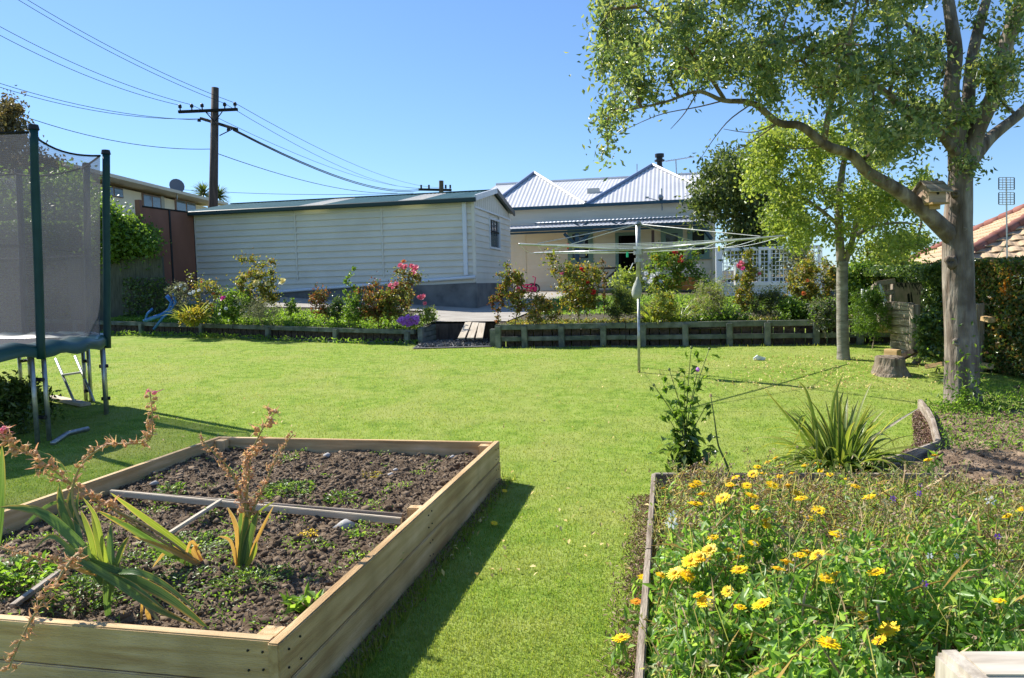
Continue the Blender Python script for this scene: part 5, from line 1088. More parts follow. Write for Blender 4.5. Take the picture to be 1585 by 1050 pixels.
# marigold flowers
def marigold(name, seed, r=.040, n=20, mat=None):
    rd = random.Random(seed); V = []; Fc = []
    for lay, (rr, z, k, up) in enumerate(((r, .002, n, .03), (r * .74, .004, n - 4, .12))):
        for i in range(k):
            a = 2 * math.pi * (i + rd.uniform(-.2, .2)) / k + lay * .15; L = rr * rd.uniform(.85, 1.1); w_ = .0042; c = Vector((math.cos(a), math.sin(a), 0)); s = Vector((-math.sin(a), math.cos(a), 0)); u_ = up + rd.uniform(-.08, .08); b = len(V)
            V += [c * .004 + Vector((0, 0, z)), c * L * .55 + s * w_ + Vector((0, 0, z + L * u_ * .6)), c * L + s * w_ * .5 + Vector((0, 0, z + L * u_)), c * L - s * w_ * .5 + Vector((0, 0, z + L * u_)), c * L * .55 - s * w_ + Vector((0, 0, z + L * u_ * .6))]
            Fc += [(b, b + 1, b + 2, b + 3, b + 4)]
    me = bpy.data.meshes.new(name); me.from_pydata(V, [], Fc); me.materials.append(mat or mCal); return me
def centre(r=.009):
    mb = MB(); mb.tube([(0, 0, -.012), (0, 0, -.002), (0, 0, .006), (0, 0, .013)], [.003, r * .8, r * 1.1, r * .6], 8); me = bpy.data.meshes.new('flower_centre'); me.from_pydata([tuple(v) for v in mb.v], [], mb.f); me.materials.append(mCalC); return me
MAR = [marigold('flower', i, r=(.037, .032, .039, .029, .035)[i], n=(26, 22, 27, 21, 24)[i]) for i in range(5)]; MARC = centre(.012); ORG = [marigold('flower', 50, mat=leafmat('orange_petal', [(.85, .33, .02), (.9, .42, .04)], .35, .5, tcol=(1.1, 1, 1, 1)))]
crop = [(600, 320), (575, 335), (545, 330), (540, 350), (615, 348), (527, 373), (612, 382), (700, 345), (735, 338), (755, 342), (752, 362), (815, 345), (342, 402), (325, 412), (447, 408), (506, 412), (228, 420), (334, 472), (643, 412), (670, 437), (520, 445), (535, 485), (910, 450), (572, 545), (568, 527), (805, 575), (392, 583), (530, 602), (445, 625), (477, 650), (320, 662), (350, 648), (370, 655), (383, 625), (480, 692), (165, 718), (222, 710), (268, 703), (300, 700), (310, 712), (443, 762), (345, 775), (367, 797), (483, 815), (138, 797), (88, 918), (682, 643), (708, 632), (740, 642), (637, 665), (770, 720), (890, 842), (975, 890), (945, 927), (777, 935), (743, 495), (1107, 327), (1130, 312), (1372, 513), (1420, 490), (1343, 795), (710, 520), (610, 688), (800, 705), (455, 412), (685, 455), (865, 415), (555, 805), (935, 700), (560, 372), (468, 385), (655, 372), (590, 410), (780, 375), (840, 390), (425, 455), (360, 440)]
fl = [(920 + x * .4667, 560 + y * .4667, k) for k, (x, y) in enumerate(crop)]
def wpos(px, py):
    d = ray(px, py); t = 1.2
    while t < 9:
        p = EYE + d * t
        if p.z < gz(p.x, p.y) + bedh(p.x, p.y) * .95 + .095: return p
        t += .01
    return p
pts_ = [(wpos(x, y), x, y, k) for x, y, k in fl]
# group the flowers into plants by nearness
plants = []
for p, x, y, k in pts_:
    for pl_ in plants:
        if len(pl_) < 5 and (pl_[0][0] - p).length < .22: pl_.append((p, x, y, k)); break
    else: plants.append([(p, x, y, k)])
def where(x, y, n):
    num = ['', 'one yellow bloom', 'two yellow blooms', 'three yellow blooms', 'four yellow blooms', 'five yellow blooms'][n]
    row = 'farthest row' if y < 745 else 'far third' if y < 800 else 'middle' if y < 870 else 'near part' if y < 950 else 'front strip'
    return num, row
for pl_ in plants:
    n = len(pl_); my_ = sum(f_[2] for f_ in pl_) / n; pl_.append(where(0, my_, n)); pl_.append(sum(f_[1] for f_ in pl_[:n]) / n)
ORD = 'first second third fourth fifth sixth seventh eighth ninth tenth eleventh twelfth thirteenth fourteenth fifteenth sixteenth'.split()
LAB = {}
for row in {p[-2][1] for p in plants}:
    for r_, p in enumerate(sorted([p for p in plants if p[-2][1] == row], key=lambda p: p[-1])): LAB[id(p)] = 'marigold with %s, %s from the left in the %s of the bed' % (p[-2][0], ORD[min(r_, 15)], row)
for p in plants: lb_ = LAB[id(p)]; del p[-2:]; p.append(lb_)
LBS = [p.pop() for p in plants]
_z = list(zip(plants, LBS)); _z.sort(key=lambda q: (sum(f_[2] for f_ in q[0]) / len(q[0]))); plants = [q[0] for q in _z]; LBS = [q[1] for q in _z]
plants.sort(key=lambda q: (sum(f_[2] for f_ in q) / len(q)))
for pi, pl_ in enumerate(plants):
    n = len(pl_); mx_ = sum(f_[1] for f_ in pl_) / n; my_ = sum(f_[2] for f_ in pl_) / n; num, row = where(mx_, my_, n)
    c = Vector((0, 0, 0)); 
    for f_ in pl_: c += f_[0]
    c /= n; c += Vector((random.uniform(-.03, .03), .04, 0)); c.z = gz(c.x, c.y) + .03
    rel = int((mx_ - 920) / 665 * 100); rely = int(my_ / 1050 * 100)
    lab = LBS[pi]
    root = thing('marigold_plant', lab, 'marigold', c, 'yellow marigolds in the bed')
    st_ = MB()
    for (p, x, y, k) in pl_:
        me = MAR[k % 5] if (x, y) and k not in (44,) else ORG[0]
        f_ = link('flower', me, None, root); tilt = Vector((random.uniform(-.6, .3), random.uniform(-.5, .35), 1)).normalized(); s = random.uniform(.72, 1.12) * (.8 if k in (16, 29, 60, 61, 50, 62, 63) else 1)
        M = tilt.to_track_quat('Z', 'Y').to_matrix().to_4x4() @ Matrix.Rotation(random.uniform(0, 6), 4, 'Z') @ Matrix.Scale(s, 4); M.translation = p - ROOT[root]; f_.matrix_local = M
        cc = link('flower_centre', MARC, None, f_); cc.location = (0, 0, 0)
        b_ = Vector((c.x + random.uniform(-.03, .03), c.y + random.uniform(-.03, .03), c.z - .01)); st_.tube(curve_pts([b_, b_.lerp(p, .5) + Vector((random.uniform(-.03, .03), random.uniform(-.03, .03), .02)), p - tilt * .01], 6), .0028, 5, cap=False)
    st_.build('stems', mStem, root)
    C = []
    for _ in range(18 * n + 10):
        p = random.choice(pl_)[0]; t = random.uniform(.1, .85); C.append(Vector((c.x, c.y, c.z)).lerp(p, t) + Vector([random.gauss(0, .03) for _ in range(3)]))
    leaves('foliage', C, .065, .022, LG['mari'], root, aim=np.array([(0, 0, 1)]), bias=.4)
def small_flower(label, px, py, mat, s, cat, zoff=0):
    p = wpos(px, py); root = thing(cat.replace(' ', '_'), label, cat, Vector((p.x, p.y, gz(p.x, p.y) + .03)))
    me = marigold('flower', px, .02, 6, mat); f_ = link('flower', me, None, root); M = Vector((random.uniform(-.5, .2), -.7, .6)).to_track_quat('Z', 'Y').to_matrix().to_4x4() @ Matrix.Diagonal((s, s, s, 1)); M.translation = p - ROOT[root]; f_.matrix_local = M
    for v in me.vertices: v.co.x *= 1; 
    m_ = MB(); m_.tube([ROOT[root], (p + ROOT[root]) / 2 + Vector((.01, .01, 0)), p], .002, 4); m_.build('stem', mStem, root)
for a in (('small violet pansy just below the far edging board', 1422, 764, mVioF, 1.0), ('violet pansy on a stalk in front of the far edging board', 1425, 751, mVioF, .8), ('tiny violet pansy far right in the bed', 1544, 831, mVioF, .8), ('faded violet flower at the far end right of the flax', 1382, 772, mVioF, .9), ('white and yellow pansy beside the left edging board', 1040, 810, mWhiF, 1.6),
          ('small white pansy above its twin by the left edging board', 1040, 795, mWhiF, 1.0), ('white blossom far right below the bare soil', 1533, 775, mWhiF, 1.3), ('pale cream flower near the far edging, right of centre', 1370, 777, mYelF, 1.0), ('little white flower among dry stems, right of centre', 1439, 861, mWhiF, .7), ('little white flower right of its twin among dry stems', 1480, 861, mWhiF, .7), ('dusky blue flower in the right middle of the bed', 1431, 904, mVioF, .7)):
    small_flower(a[0], a[1], a[2], a[3], a[4], 'pansy')
# ------------------------------------------------------------------ flax-like strap clump
fx = G(1300, 742); fx.z = gz(fx.x, fx.y) + .02
root = thing('strap_leaf_clump', 'large arching clump of green strap leaves behind the marigold bed', 'day lily', fx)
for i in range(160):
    az = random.uniform(0, 2 * math.pi); b_ = fx + Vector((math.cos(az) * random.uniform(0, .16), math.sin(az) * random.uniform(0, .12), 0)); tall = random.random()
    r_ = random.uniform(.85, 1.45) if tall > .35 else random.uniform(.5, .9); L = random.uniform(.5, .78) * (1.08 if r_ > 1.15 else .95)
    mb = MB(); strap(mb, b_, az, L, random.uniform(.026, .042), r_, random.uniform(.7, 2.0) if r_ < 1.2 else random.uniform(.2, .8), n=9, twist=random.uniform(-.6, .6))
    leafuv(mb.build('leaf', LG['strap'] if random.random() < .72 else LG['lstrap'], root, smooth=True))
for pts, wd, mt in (([(1295, 735, 6.1), (1325, 700, 6.0), (1370, 665, 5.9), (1425, 630, 5.8)], .03, mPaleWood), ([(1275, 735, 6.0), (1245, 680, 5.9), (1215, 640, 5.85), (1183, 602, 5.8)], .028, LG['strap']), ([(1285, 735, 6.0), (1285, 680, 6.0), (1290, 620, 6.0), (1306, 576, 6.0)], .03, LG['strap']), ([(1280, 735, 6.0), (1265, 670, 6.0), (1250, 610, 6.0), (1236, 590, 6.0)], .03, LG['strap']), ([(1305, 735, 6.0), (1306, 680, 5.9), (1300, 630, 5.9), (1306, 605, 5.9)], .03, LG['strap']),
                    ([(1268, 735, 6), (1262, 690, 6), (1256, 640, 6)], .03, LG['strap']), ([(1262, 718, 5.9), (1265, 690, 5.8), (1263, 665, 5.8), (1265, 712, 5.7)], .028, LG['lstrap']), ([(1240, 690, 5.8), (1236, 655, 5.8), (1246, 645, 5.8), (1228, 690, 5.7)], .022, LG['lstrap'])):
    leaf_px(root, pts, wd, mt, roll=random.uniform(-.3, .3))
# dahlia
dh_ = G(1062, 748); dh_.z = .03; root = thing('dahlia_plant', 'tall leafy dahlia with one mauve bloom at the far left bed corner', 'dahlia', dh_)
st_ = MB(); ends = [(1012, 596), (1036, 572), (1080, 572), (1070, 538), (1098, 540), (1060, 578), (1095, 625), (1030, 640), (1045, 620)]; C = []; dD = dh_.y
for (x, y) in ends:
    e = P(x, y, dD + random.uniform(-.1, .1)); cp = curve_pts([dh_ + Vector((random.uniform(-.03, .03), 0, 0)), dh_.lerp(e, .45) + Vector(((.3 * (dh_.x - e.x)), 0, .05)), e], 10); st_.tube(cp, [.006 * (1 - .6 * i / 10) for i in range(11)], 5)
    for k in range(2, 10):
        for s in (-1, 1):
            C.append(cp[k] + Vector((s * random.uniform(.02, .07), random.uniform(-.05, .05), random.uniform(-.02, .03))))
st_.build('stems', mStem, root, smooth=True); leaves('foliage', C + C + C[::3], .08, .045, LG['green'], root, flat=.5, bias=.3, aim=np.array([(0, 0, -1)]))
C = [dh_ + Vector((random.gauss(0, .09), random.gauss(0, .08), random.uniform(.05, .36))) for _ in range(190)]; leaves('lower_foliage', C, .10, .06, LG['hedge'], root, flat=.8)
for (x, y) in ends[:5]:
    e = P(x, y, dD); m_ = MB(); mat = mPurF if (x, y) == (1080, 572) else mStem; s = .018 if mat == mPurF else .012; m_.tube([e - Vector((0, 0, s)), e, e + Vector((0, 0, s))], [s * .5, s, s * .3], 8, wob=.4); m_.build('bloom' if mat == mPurF else 'bud', mat, root)
root = thing('seed_stalk', 'single tall green onion stalk with dry seed head rising behind the marigolds', 'plant stalk', G(1137, 750))
a = [P(1137, 775, 5.4), P(1127, 725, 5.4), P(1112, 690, 5.4), P(1106, 650, 5.4), P(1100, 612, 5.4)]; m_ = MB(); m_.tube(curve_pts(a, 12), [.011 - .0007 * i for i in range(13)], 6); m_.build('stalk', mStem, root, smooth=True); m_ = MB(); m_.tube([a[-1] - Vector((0, 0, .01)), a[-1] + Vector((0, 0, .012))], [.012, .006], 6); m_.build('seed_head', mDry, root)
# small leafy plant by the soil
root = thing('leafy_plant', 'small clump of bright upright leaves beside the two far marigolds', 'plant', G(1455, 760))
for i in range(26): mb = MB(); strap(mb, G(1440 + random.uniform(-16, 26), 757) , random.uniform(0, 6.3), random.uniform(.1, .2), .03, 1.25, .6, n=5); mb.build('leaf', LG['weed'], root)

# ================================================================== GARDEN BENCH (bottom right corner)
bn = thing('garden_bench', 'weathered pale wooden garden bench back in the bottom right corner', 'bench', Vector((.95, 1.45, 0)))
def bp(px, py, D): return P(px, py, D)
mB = mk('silvered_teak', [(.30, .25, .19), (.50, .44, .35), (.60, .54, .44)], scale=5, rough=.85, bump=.002, stretch=(.8, 5, 5))
pt = bp(1484, 1026, 1.42); board('post', Vector((pt.x, pt.y, 0)), Vector((pt.x, pt.y - .02, pt.z + .008)), .052, .13, mB, bn, .012, up=Vector((0, 1, 0)))
rx = Vector((1, -.05, 0)).normalized()
board('top_rail', pt + rx * .034 + Vector((0, .02, -.075)), pt + rx * 1.5 + Vector((0, .02, -.075)), .10, .13, mB, bn, .005)
for k in range(9): q = pt + rx * (.11 + .12 * k) + Vector((0, .02, -.142)); board('slat', Vector((q.x, q.y, .42)), q, .05, .018, mB, bn, .003, up=Vector((0, 1, 0)))
pt2 = pt + rx * 1.53; board('post', Vector((pt2.x, pt2.y, 0)), Vector((pt2.x, pt2.y, pt.z)), .045, .06, mB, bn, .01, up=Vector((0, 1, 0)))
for k in range(4): board('seat_slat', pt + rx * .0 + Vector((0, -.08 - .1 * k, -pt.z + .42)), pt + rx * 1.53 + Vector((0, -.08 - .1 * k, -pt.z + .42)), .085, .02, mB, bn, .004)
for q in (pt, pt2): board('front_leg', Vector((q.x, q.y - .42, 0)), Vector((q.x, q.y - .42, .6)), .045, .05, mB, bn, .006, up=Vector((0, 1, 0))); board('arm_rest', Vector((q.x, q.y - .44, .62)), Vector((q.x, q.y - .09, .62)), .05, .03, mB, bn, .008)

# ================================================================== TREES
def clump_leaves(name, lines, n, L, wd, mat, parent, sig=.11, from_t=.35, **k):
    ends = [pts for pts, lv in lines]; wts = np.array([max(.15, sum((pts[i + 1] - pts[i]).length for i in range(len(pts) - 1))) for pts in ends]); wts = wts ** .6; wts /= wts.sum()
    idx = rng.choice(len(ends), n, p=wts); C = np.empty((n, 3)); t = from_t + (1 - from_t) * rng.uniform(0, 1, n) ** .6
    for j in range(n):
        pts = ends[idx[j]]; q = t[j] * (len(pts) - 1); a = min(int(q), len(pts) - 2); f_ = q - a; C[j] = pts[a] * (1 - f_) + pts[a + 1] * f_
    C += rng.normal(size=(n, 3)) * sig * rng.uniform(.2, 1.1, (n, 1)); return leaves(name, C, L, wd, mat, parent, **k)
gb_ = G(1490, 632); GD = gb_.y
gum = thing('gum_tree', 'large smooth grey-barked gum tree with spreading crown at the right', 'tree', gb_)
def lp(L): return [tuple(P(x, y, D)) + (r,) for x, y, D, r in L]
trunk = [(gb_.x, gb_.y, gb_.z - .1, .29), (gb_.x - .0, gb_.y, gb_.z + .06, .245)] + lp([(1489, 585, GD, .215), (1487, 520, GD, .20), (1484, 450, GD, .188), (1483, 380, GD, .182), (1484, 330, GD, .172), (1486, 285, GD, .148), (1488, 245, GD, .150), (1489, 225, GD, .13)])
limbs = {'a': [(1478, 372, GD, .10), (1450, 345, GD - .05, .088), (1400, 302, GD - .1, .078), (1345, 268, GD - .2, .062), (1318, 240, GD - .25, .057), (1280, 226, GD - .3, .05), (1240, 196, GD - .36, .042), (1205, 190, GD - .4, .036), (1165, 160, GD - .5, .029), (1120, 156, GD - .55, .023), (1080, 142, GD - .6, .018), (1030, 158, GD - .6, .012), (965, 172, GD - .7, .008)],
         'b': [(1487, 262, GD, .12), (1479, 190, GD, .095), (1472, 140, GD, .082), (1478, 80, GD, .074), (1468, 0, GD + .1, .06), (1450, -110, GD + .2, .045), (1430, -220, GD + .2, .02)],
         'c': [(1490, 262, GD, .10), (1497, 190, GD + .1, .075), (1503, 100, GD + .2, .062), (1524, 10, GD + .3, .05), (1560, -90, GD + .4, .03), (1580, -180, GD + .4, .015)],
         'd': [(1494, 262, GD, .11), (1512, 205, GD - .1, .085), (1541, 140, GD - .2, .078), (1560, 60, GD - .3, .066), (1590, -20, GD - .4, .055), (1640, -110, GD - .5, .03), (1680, -190, GD - .5, .015)],
         'e': [(1496, 258, GD, .09), (1530, 216, GD + .1, .065), (1575, 180, GD + .2, .055), (1630, 130, GD + .3, .04), (1720, 70, GD + .4, .02)],
         'f': [(1482, 240, GD - .05, .06), (1448, 200, GD - .3, .042), (1400, 165, GD - .5, .034), (1350, 128, GD - .8, .026), (1290, 90, GD - 1, .018), (1210, 60, GD - 1.2, .01)],
         'g': [(1275, 222, GD - .3, .035), (1283, 175, GD - .5, .03), (1300, 110, GD - .7, .024), (1318, 40, GD - .8, .016), (1330, -30, GD - .9, .01)],
         'h': [(1474, 120, GD, .04), (1440, 70, GD + .3, .03), (1380, 20, GD + .6, .022), (1300, -30, GD + .8, .014)],
         'i': [(1120, 152, GD - .5, .022), (1085, 100, GD - .8, .018), (1040, 50, GD - 1, .013), (990, 10, GD - 1.2, .008)]}
trunk = [t[:3] + (t[3] * .82,) for t in trunk]; xyz, rr_ = smoothlimb(trunk); m_ = MB(); m_.tube(xyz, rr_, 28, wob=.10); m_.build('trunk', mGum, gum, smooth=True)
allL = [trunk]
for k_, L_ in limbs.items():
    L_ = lp(L_); xyz, rr_ = smoothlimb(L_); m_ = MB(); m_.tube(xyz, rr_, 12, wob=.12); m_.build('limb', mGum, gum, smooth=True); allL.append([tuple(p) + (0,) for p in xyz])
tg = []
def canopy(n, fn, D0, D1):
    for _ in range(n):
        x, y = fn(); tg.append(tuple(P(x, y, random.uniform(D0, D1))))
def left_mass():
    while True:
        x = random.uniform(925, 1450); y = random.uniform(-90, 235)
        lo = np.interp(x, [925, 960, 1000, 1060, 1120, 1200, 1280, 1340, 1400, 1450], [120, 175, 170, 120, 128, 165, 195, 215, 240, 235])
        if y < lo + random.gauss(0, 8) and mn.noise(Vector((x * .016, y * .016, 2))) > -.22 and not (x > 1395 and y > 225): return x, y
canopy(270, left_mass, GD - 1.7, GD + 1.2)
for (x, y, sx, sy, n) in ((950, 195, 14, 18, 5), (968, 120, 16, 14, 5), (945, 40, 16, 22, 8), (1110, 95, 30, 30, 6), (1530, 105, 12, 12, 5), (1545, 150, 12, 9, 3), (1575, 60, 14, 20, 4), (1575, 112, 14, 12, 4), (1500, 180, 12, 12, 3), (1520, 20, 14, 16, 3), (1430, 120, 14, 46, 6), (1410, 185, 22, 22, 9), (1495, 250, 14, 10, 3), (1580, 10, 16, 16, 6), (1360, 240, 18, 14, 6)):
    canopy(n, lambda: (random.gauss(x, sx), random.gauss(y, sy)), GD - .7, GD + .5)
canopy(60, lambda: (random.uniform(960, 1420), random.uniform(-260, -90)), GD - 1.0, GD + 1.4)
tw = grow(allL, tg, seg=.18, jit=.035); twigmesh('twigs', tw, mTwig, gum, .022, .62)
clump_leaves('crown', tw, 44000, .068, .032, LG['gum'], gum, sig=.115, from_t=.3, aim=np.array([(0, 0, -1)]), bias=.3)
bare = [[P(1120, 156, GD - .55), P(1080, 166, GD - .6), P(1020, 178, GD - .7), P(960, 205, GD - .8)], [P(1165, 160, GD - .5), P(1130, 185, GD - .55), P(1105, 215, GD - .6), P(1085, 245, GD - .6)], [P(1080, 142, GD - .6), P(1060, 175, GD - .62), P(1038, 200, GD - .65)], [P(1205, 190, GD - .4), P(1165, 205, GD - .45), P(1120, 200, GD - .5)], [P(1205, 190, GD - .4), P(1160, 222, GD - .45), P(1130, 235, GD - .5)], [P(1280, 226, GD - .3), P(1230, 230, GD - .4), P(1190, 215, GD - .45)]]
m_ = MB()
for b_ in bare: m_.tube(curve_pts(b_, 10), [.008 * (1 - .07 * i) for i in range(11)], 4)
m_.build('bare_twigs', mTwig, gum)['kind'] = 'stuff'
for (kx, ky, kr) in ((1472, 405, .055), (1496, 470, .03), (1478, 300, .035), (1492, 355, .028), (1480, 530, .035)):
    q = P(kx, ky, GD - .13); n_ = (EYE - q).normalized(); m_ = MB(); m_.tube([q - n_ * .06, q + n_ * .0, q + n_ * .018, q + n_ * .004], [kr * 1.25, kr * 1.15, kr * .8, kr * .35], 12, wob=.5); m_.build('knot', mGum, gum, smooth=True)
# suckers and ivy at the trunk's foot
C = [(gb_.x + random.gauss(-.12, .18), gb_.y - .26 + random.gauss(0, .06), gb_.z + abs(random.gauss(0, .35))) for _ in range(260)]; leaves('sucker_leaves', C, .06, .03, LG['green'], gum)
C = [(gb_.x + random.gauss(-.02, .22), gb_.y - .3 + random.gauss(0, .08), gb_.z + .02 + abs(random.gauss(0, .09))) for _ in range(400)]; leaves('foot_leaves', C, .05, .02, LG['weed'], gum)
# bird house in the fork
bh = thing('bird_house', 'small wooden bird house with pitched roof wedged in the gum tree fork', 'bird house', P(1441, 322, GD - .1))
q = P(1441, 305, GD - .12); az_ = R(14); bx_ = Vector((math.cos(az_), math.sin(az_), 0)); by_ = Vector((-math.sin(az_), math.cos(az_), 0)); BM = Matrix((bx_, by_, Vector((0, 0, 1)))).transposed()
m_ = MB(); m_.box(q, (.22, .19, .14), mat=BM); m_.build('wall', mk('bird_house_wood', [(.38, .26, .18), (.52, .38, .27)], scale=8, rough=.8, stretch=(1, 1, 6)), bh, bevel=.004)
for g_s in (-.09, .09):
    m_ = MB(); e = [q + bx_ * g_s * 1.2 - by_ * .094 + Vector((0, 0, .07)), q + bx_ * g_s * 1.2 + by_ * .094 + Vector((0, 0, .07)), q + bx_ * g_s * 1.2 + Vector((0, 0, .15))]; m_.add(e + [v - bx_ * (.01 if g_s > 0 else -.01) for v in e], [(0, 1, 2), (3, 5, 4), (0, 2, 5, 3), (1, 4, 5, 2)]); m_.build('gable', MATS['bird_house_wood'], bh)
for s in (-1, 1):
    a, b = q + by_ * (s * .145) + Vector((0, 0, .035)), q + Vector((0, 0, .165)); d_ = (b - a); nrm = bx_.cross(d_).normalized(); nrm = nrm if nrm.z > 0 else -nrm
    me = box_mesh((.29, d_.length, .016), .002); o = link('roof_panel', me, mOldWood, bh); M = Matrix((bx_, d_.normalized(), nrm)).transposed().to_4x4(); M.translation = (a + b) / 2 + nrm * .006 - ROOT[bh]; o.matrix_local = M
m_ = MB(); m_.box(q - Vector((0, 0, .08)) - by_ * .02, (.20, .26, .02), mat=BM); m_.box(q - Vector((0, 0, .11)) + bx_ * .03, (.14, .05, .05), mat=BM); m_.build('base', mSleeper, bh)
m_ = MB(); m_.tube([q - by_ * .099 + bx_ * .0 + Vector((0, 0, .03)), q - by_ * .093 + Vector((0, 0, .03))], .018, 12); m_.build('entrance_hole', mDark, bh)
m_ = MB(); m_.tube([q + bx_ * .09 + Vector((0, .03, .1)), q + bx_ * .09 + Vector((0, .03, .2))], .02, 6); m_.build('peg', mTwig, bh)
# lime green tree
tb = G(1306, 557); TD = tb.y
bt = thing('young_tree', 'slender pale-trunked tree with lime green leaves beside the retaining wall', 'tree', tb)
tr1 = [(tb.x, tb.y, tb.z - .1, .12)] + lp([(1305, 540, TD, .092), (1304, 480, TD, .086), (1304, 430, TD, .084), (1304, 405, TD, .085)])
l1 = lp([(1302, 408, TD, .07), (1299, 360, TD, .062), (1299, 310, TD, .055), (1303, 270, TD + .1, .05), (1310, 220, TD + .2, .03), (1305, 170, TD + .2, .012)])
l2 = lp([(1307, 410, TD, .05), (1320, 370, TD - .1, .042), (1330, 320, TD - .2, .04), (1345, 270, TD - .3, .025), (1370, 230, TD - .4, .01)])
l3 = lp([(1299, 350, TD, .035), (1270, 325, TD - .2, .028), (1235, 300, TD - .4, .02), (1195, 275, TD - .6, .01)])
l4 = lp([(1322, 365, TD - .1, .03), (1355, 350, TD, .024), (1395, 345, TD, .018), (1430, 350, TD, .01)])
al = []
for nm_, L_ in (('trunk', tr1), ('limb', l1), ('limb', l2), ('limb', l3), ('limb', l4)):
    xyz, rr_ = smoothlimb(L_); m_ = MB(); m_.tube(xyz, rr_, 14 if nm_ == 'trunk' else 9, wob=.12); m_.build(nm_, mBirch if nm_ == 'trunk' else mk('grey_limb', [(.16, .13, .10), (.28, .24, .19)], scale=5, rough=.85), bt, smooth=True); al.append([tuple(p) + (0,) for p in xyz])
tg = []
def lime_mass():
    while True:
        x, y = random.uniform(1150, 1445), random.uniform(165, 430)
        lo = np.interp(x, [1150, 1200, 1260, 1300, 1360, 1440], [290, 370, 395, 395, 400, 390]); hi = np.interp(x, [1150, 1185, 1250, 1330, 1400, 1445], [265, 195, 180, 180, 215, 300])
        if hi < y < lo and mn.noise(Vector((x * .024, y * .024, 6))) > -.12 and not (abs(x - 1303) < 16 and y > 330 and random.random() < .9) and not (x > 1290 and y < 300 and random.random() < .45): return x, y
canopy(240, lime_mass, TD - 1.5, TD + 1.5)
tw = grow(al, tg, seg=.2, jit=.04); twigmesh('twigs', tw, mTwig, bt, .018, .62)
clump_leaves('crown', tw, 25000, .066, .042, LG['lime'], bt, sig=.13, from_t=.25)
# dark tree behind
def bgtree(name, label, foot, H0, regions, D0, D1, n, L, wd, mat, trunk_r, sig, ntg, cat='tree', group=None, bark=None, hang=0.):
    root = thing(name, label, cat, foot, group); tr_ = [tuple(foot - Vector((0, 0, .2))) + (trunk_r,), tuple(foot + Vector((0, 0, H0 * .5))) + (trunk_r * .8,), tuple(foot + Vector((0, 0, H0))) + (trunk_r * .4,)]
    xyz, rr_ = smoothlimb(tr_); m_ = MB(); m_.tube(xyz, rr_, 8, wob=.2); m_.build('trunk', bark or mTwig, root, smooth=True); T_ = []
    for _ in range(ntg):
        r = random.choice(regions); a = random.uniform(0, 6.28); q = math.sqrt(random.random()); T_.append(tuple(P(r[0] + math.cos(a) * q * r[2], r[1] + math.sin(a) * q * r[3], random.uniform(D0, D1))))
    tw = grow([[tuple(p) + (0,) for p in xyz]], T_, seg=.6, jit=.08); twigmesh('branches', tw, bark or mTwig, root, trunk_r * .4, .6)
    clump_leaves('crown', tw, n, L, wd, mat, root, sig=sig, from_t=.3, aim=np.array([(0, 0, -1)]), bias=hang); return root
f_ = P(1165, 440, 26); f_.z = 1
bgtree('dark_tree', 'dark evergreen tree with drooping foliage behind the white trellis', f_, 4.0, [(1120, 285, 42, 40), (1100, 320, 22, 30), (1160, 290, 40, 50), (1175, 350, 30, 40), (1140, 265, 30, 22), (1150, 375, 25, 25), (1185, 395, 28, 20)], 24.5, 28, 17000, .17, .085, LG['dark'], .3, .34, 170, hang=.4)
f_ = P(5, 420, 27); f_.z = .8
bgtree('brown_tree', 'sparse brownish tree rising above the trampoline net at far left', f_, 6.4, [(5, 200, 34, 40), (-20, 230, 40, 40), (25, 240, 38, 28), (12, 180, 14, 20), (-50, 200, 50, 50), (60, 262, 36, 14), (-40, 290, 60, 30)], 25.5, 28.5, 9500, .15, .08, LG['brown'], .22, .26, 150)
f_ = P(-10, 400, 25); f_.z = .9
bgtree('leafy_shrub', 'green sunlit shrubbery seen through the trampoline net', f_, 2.2, [(20, 300, 60, 35), (110, 300, 40, 30), (60, 330, 60, 30), (-40, 320, 60, 40), (130, 330, 22, 30)], 22.5, 25.5, 9000, .13, .08, LG['green'], .1, .3, 110, cat='shrub')
# creeper mound over the brushwood fence
f_ = P(205, 460, 21.8); f_.z = 1
bgtree('creeper', 'dense green creeper heaped over the brushwood fence', f_, 2.4, [(172, 348, 26, 18), (196, 370, 38, 26), (222, 378, 18, 16), (168, 374, 24, 24), (156, 340, 18, 18), (190, 388, 44, 8)], 21.0, 22.4, 17000, .11, .075, LG['green'], .07, .20, 150, cat='creeper')
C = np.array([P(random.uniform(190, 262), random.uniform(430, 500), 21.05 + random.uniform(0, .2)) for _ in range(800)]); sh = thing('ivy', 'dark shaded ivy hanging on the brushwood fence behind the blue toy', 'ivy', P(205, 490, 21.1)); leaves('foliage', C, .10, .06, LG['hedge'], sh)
# cabbage tree
ct = thing('cabbage_tree', 'spiky cabbage tree head behind the utility pole', 'tree', P(326, 420, 52))
m_ = MB(); m_.tube([P(326, 420, 52), P(326, 310, 52)], [.25, .2], 8); m_.build('trunk', mTwig, ct)
m_ = MB()
for hx, hy in ((315, 302), (338, 306)):
    c = P(hx, hy, 52)
    for _ in range(130): strap(m_, c, random.uniform(0, 6.28), random.uniform(.8, 1.05), .07, random.uniform(-.3, 1.5), random.uniform(.2, .9), n=4)
m_.build('crown', LG['dark'], ct)

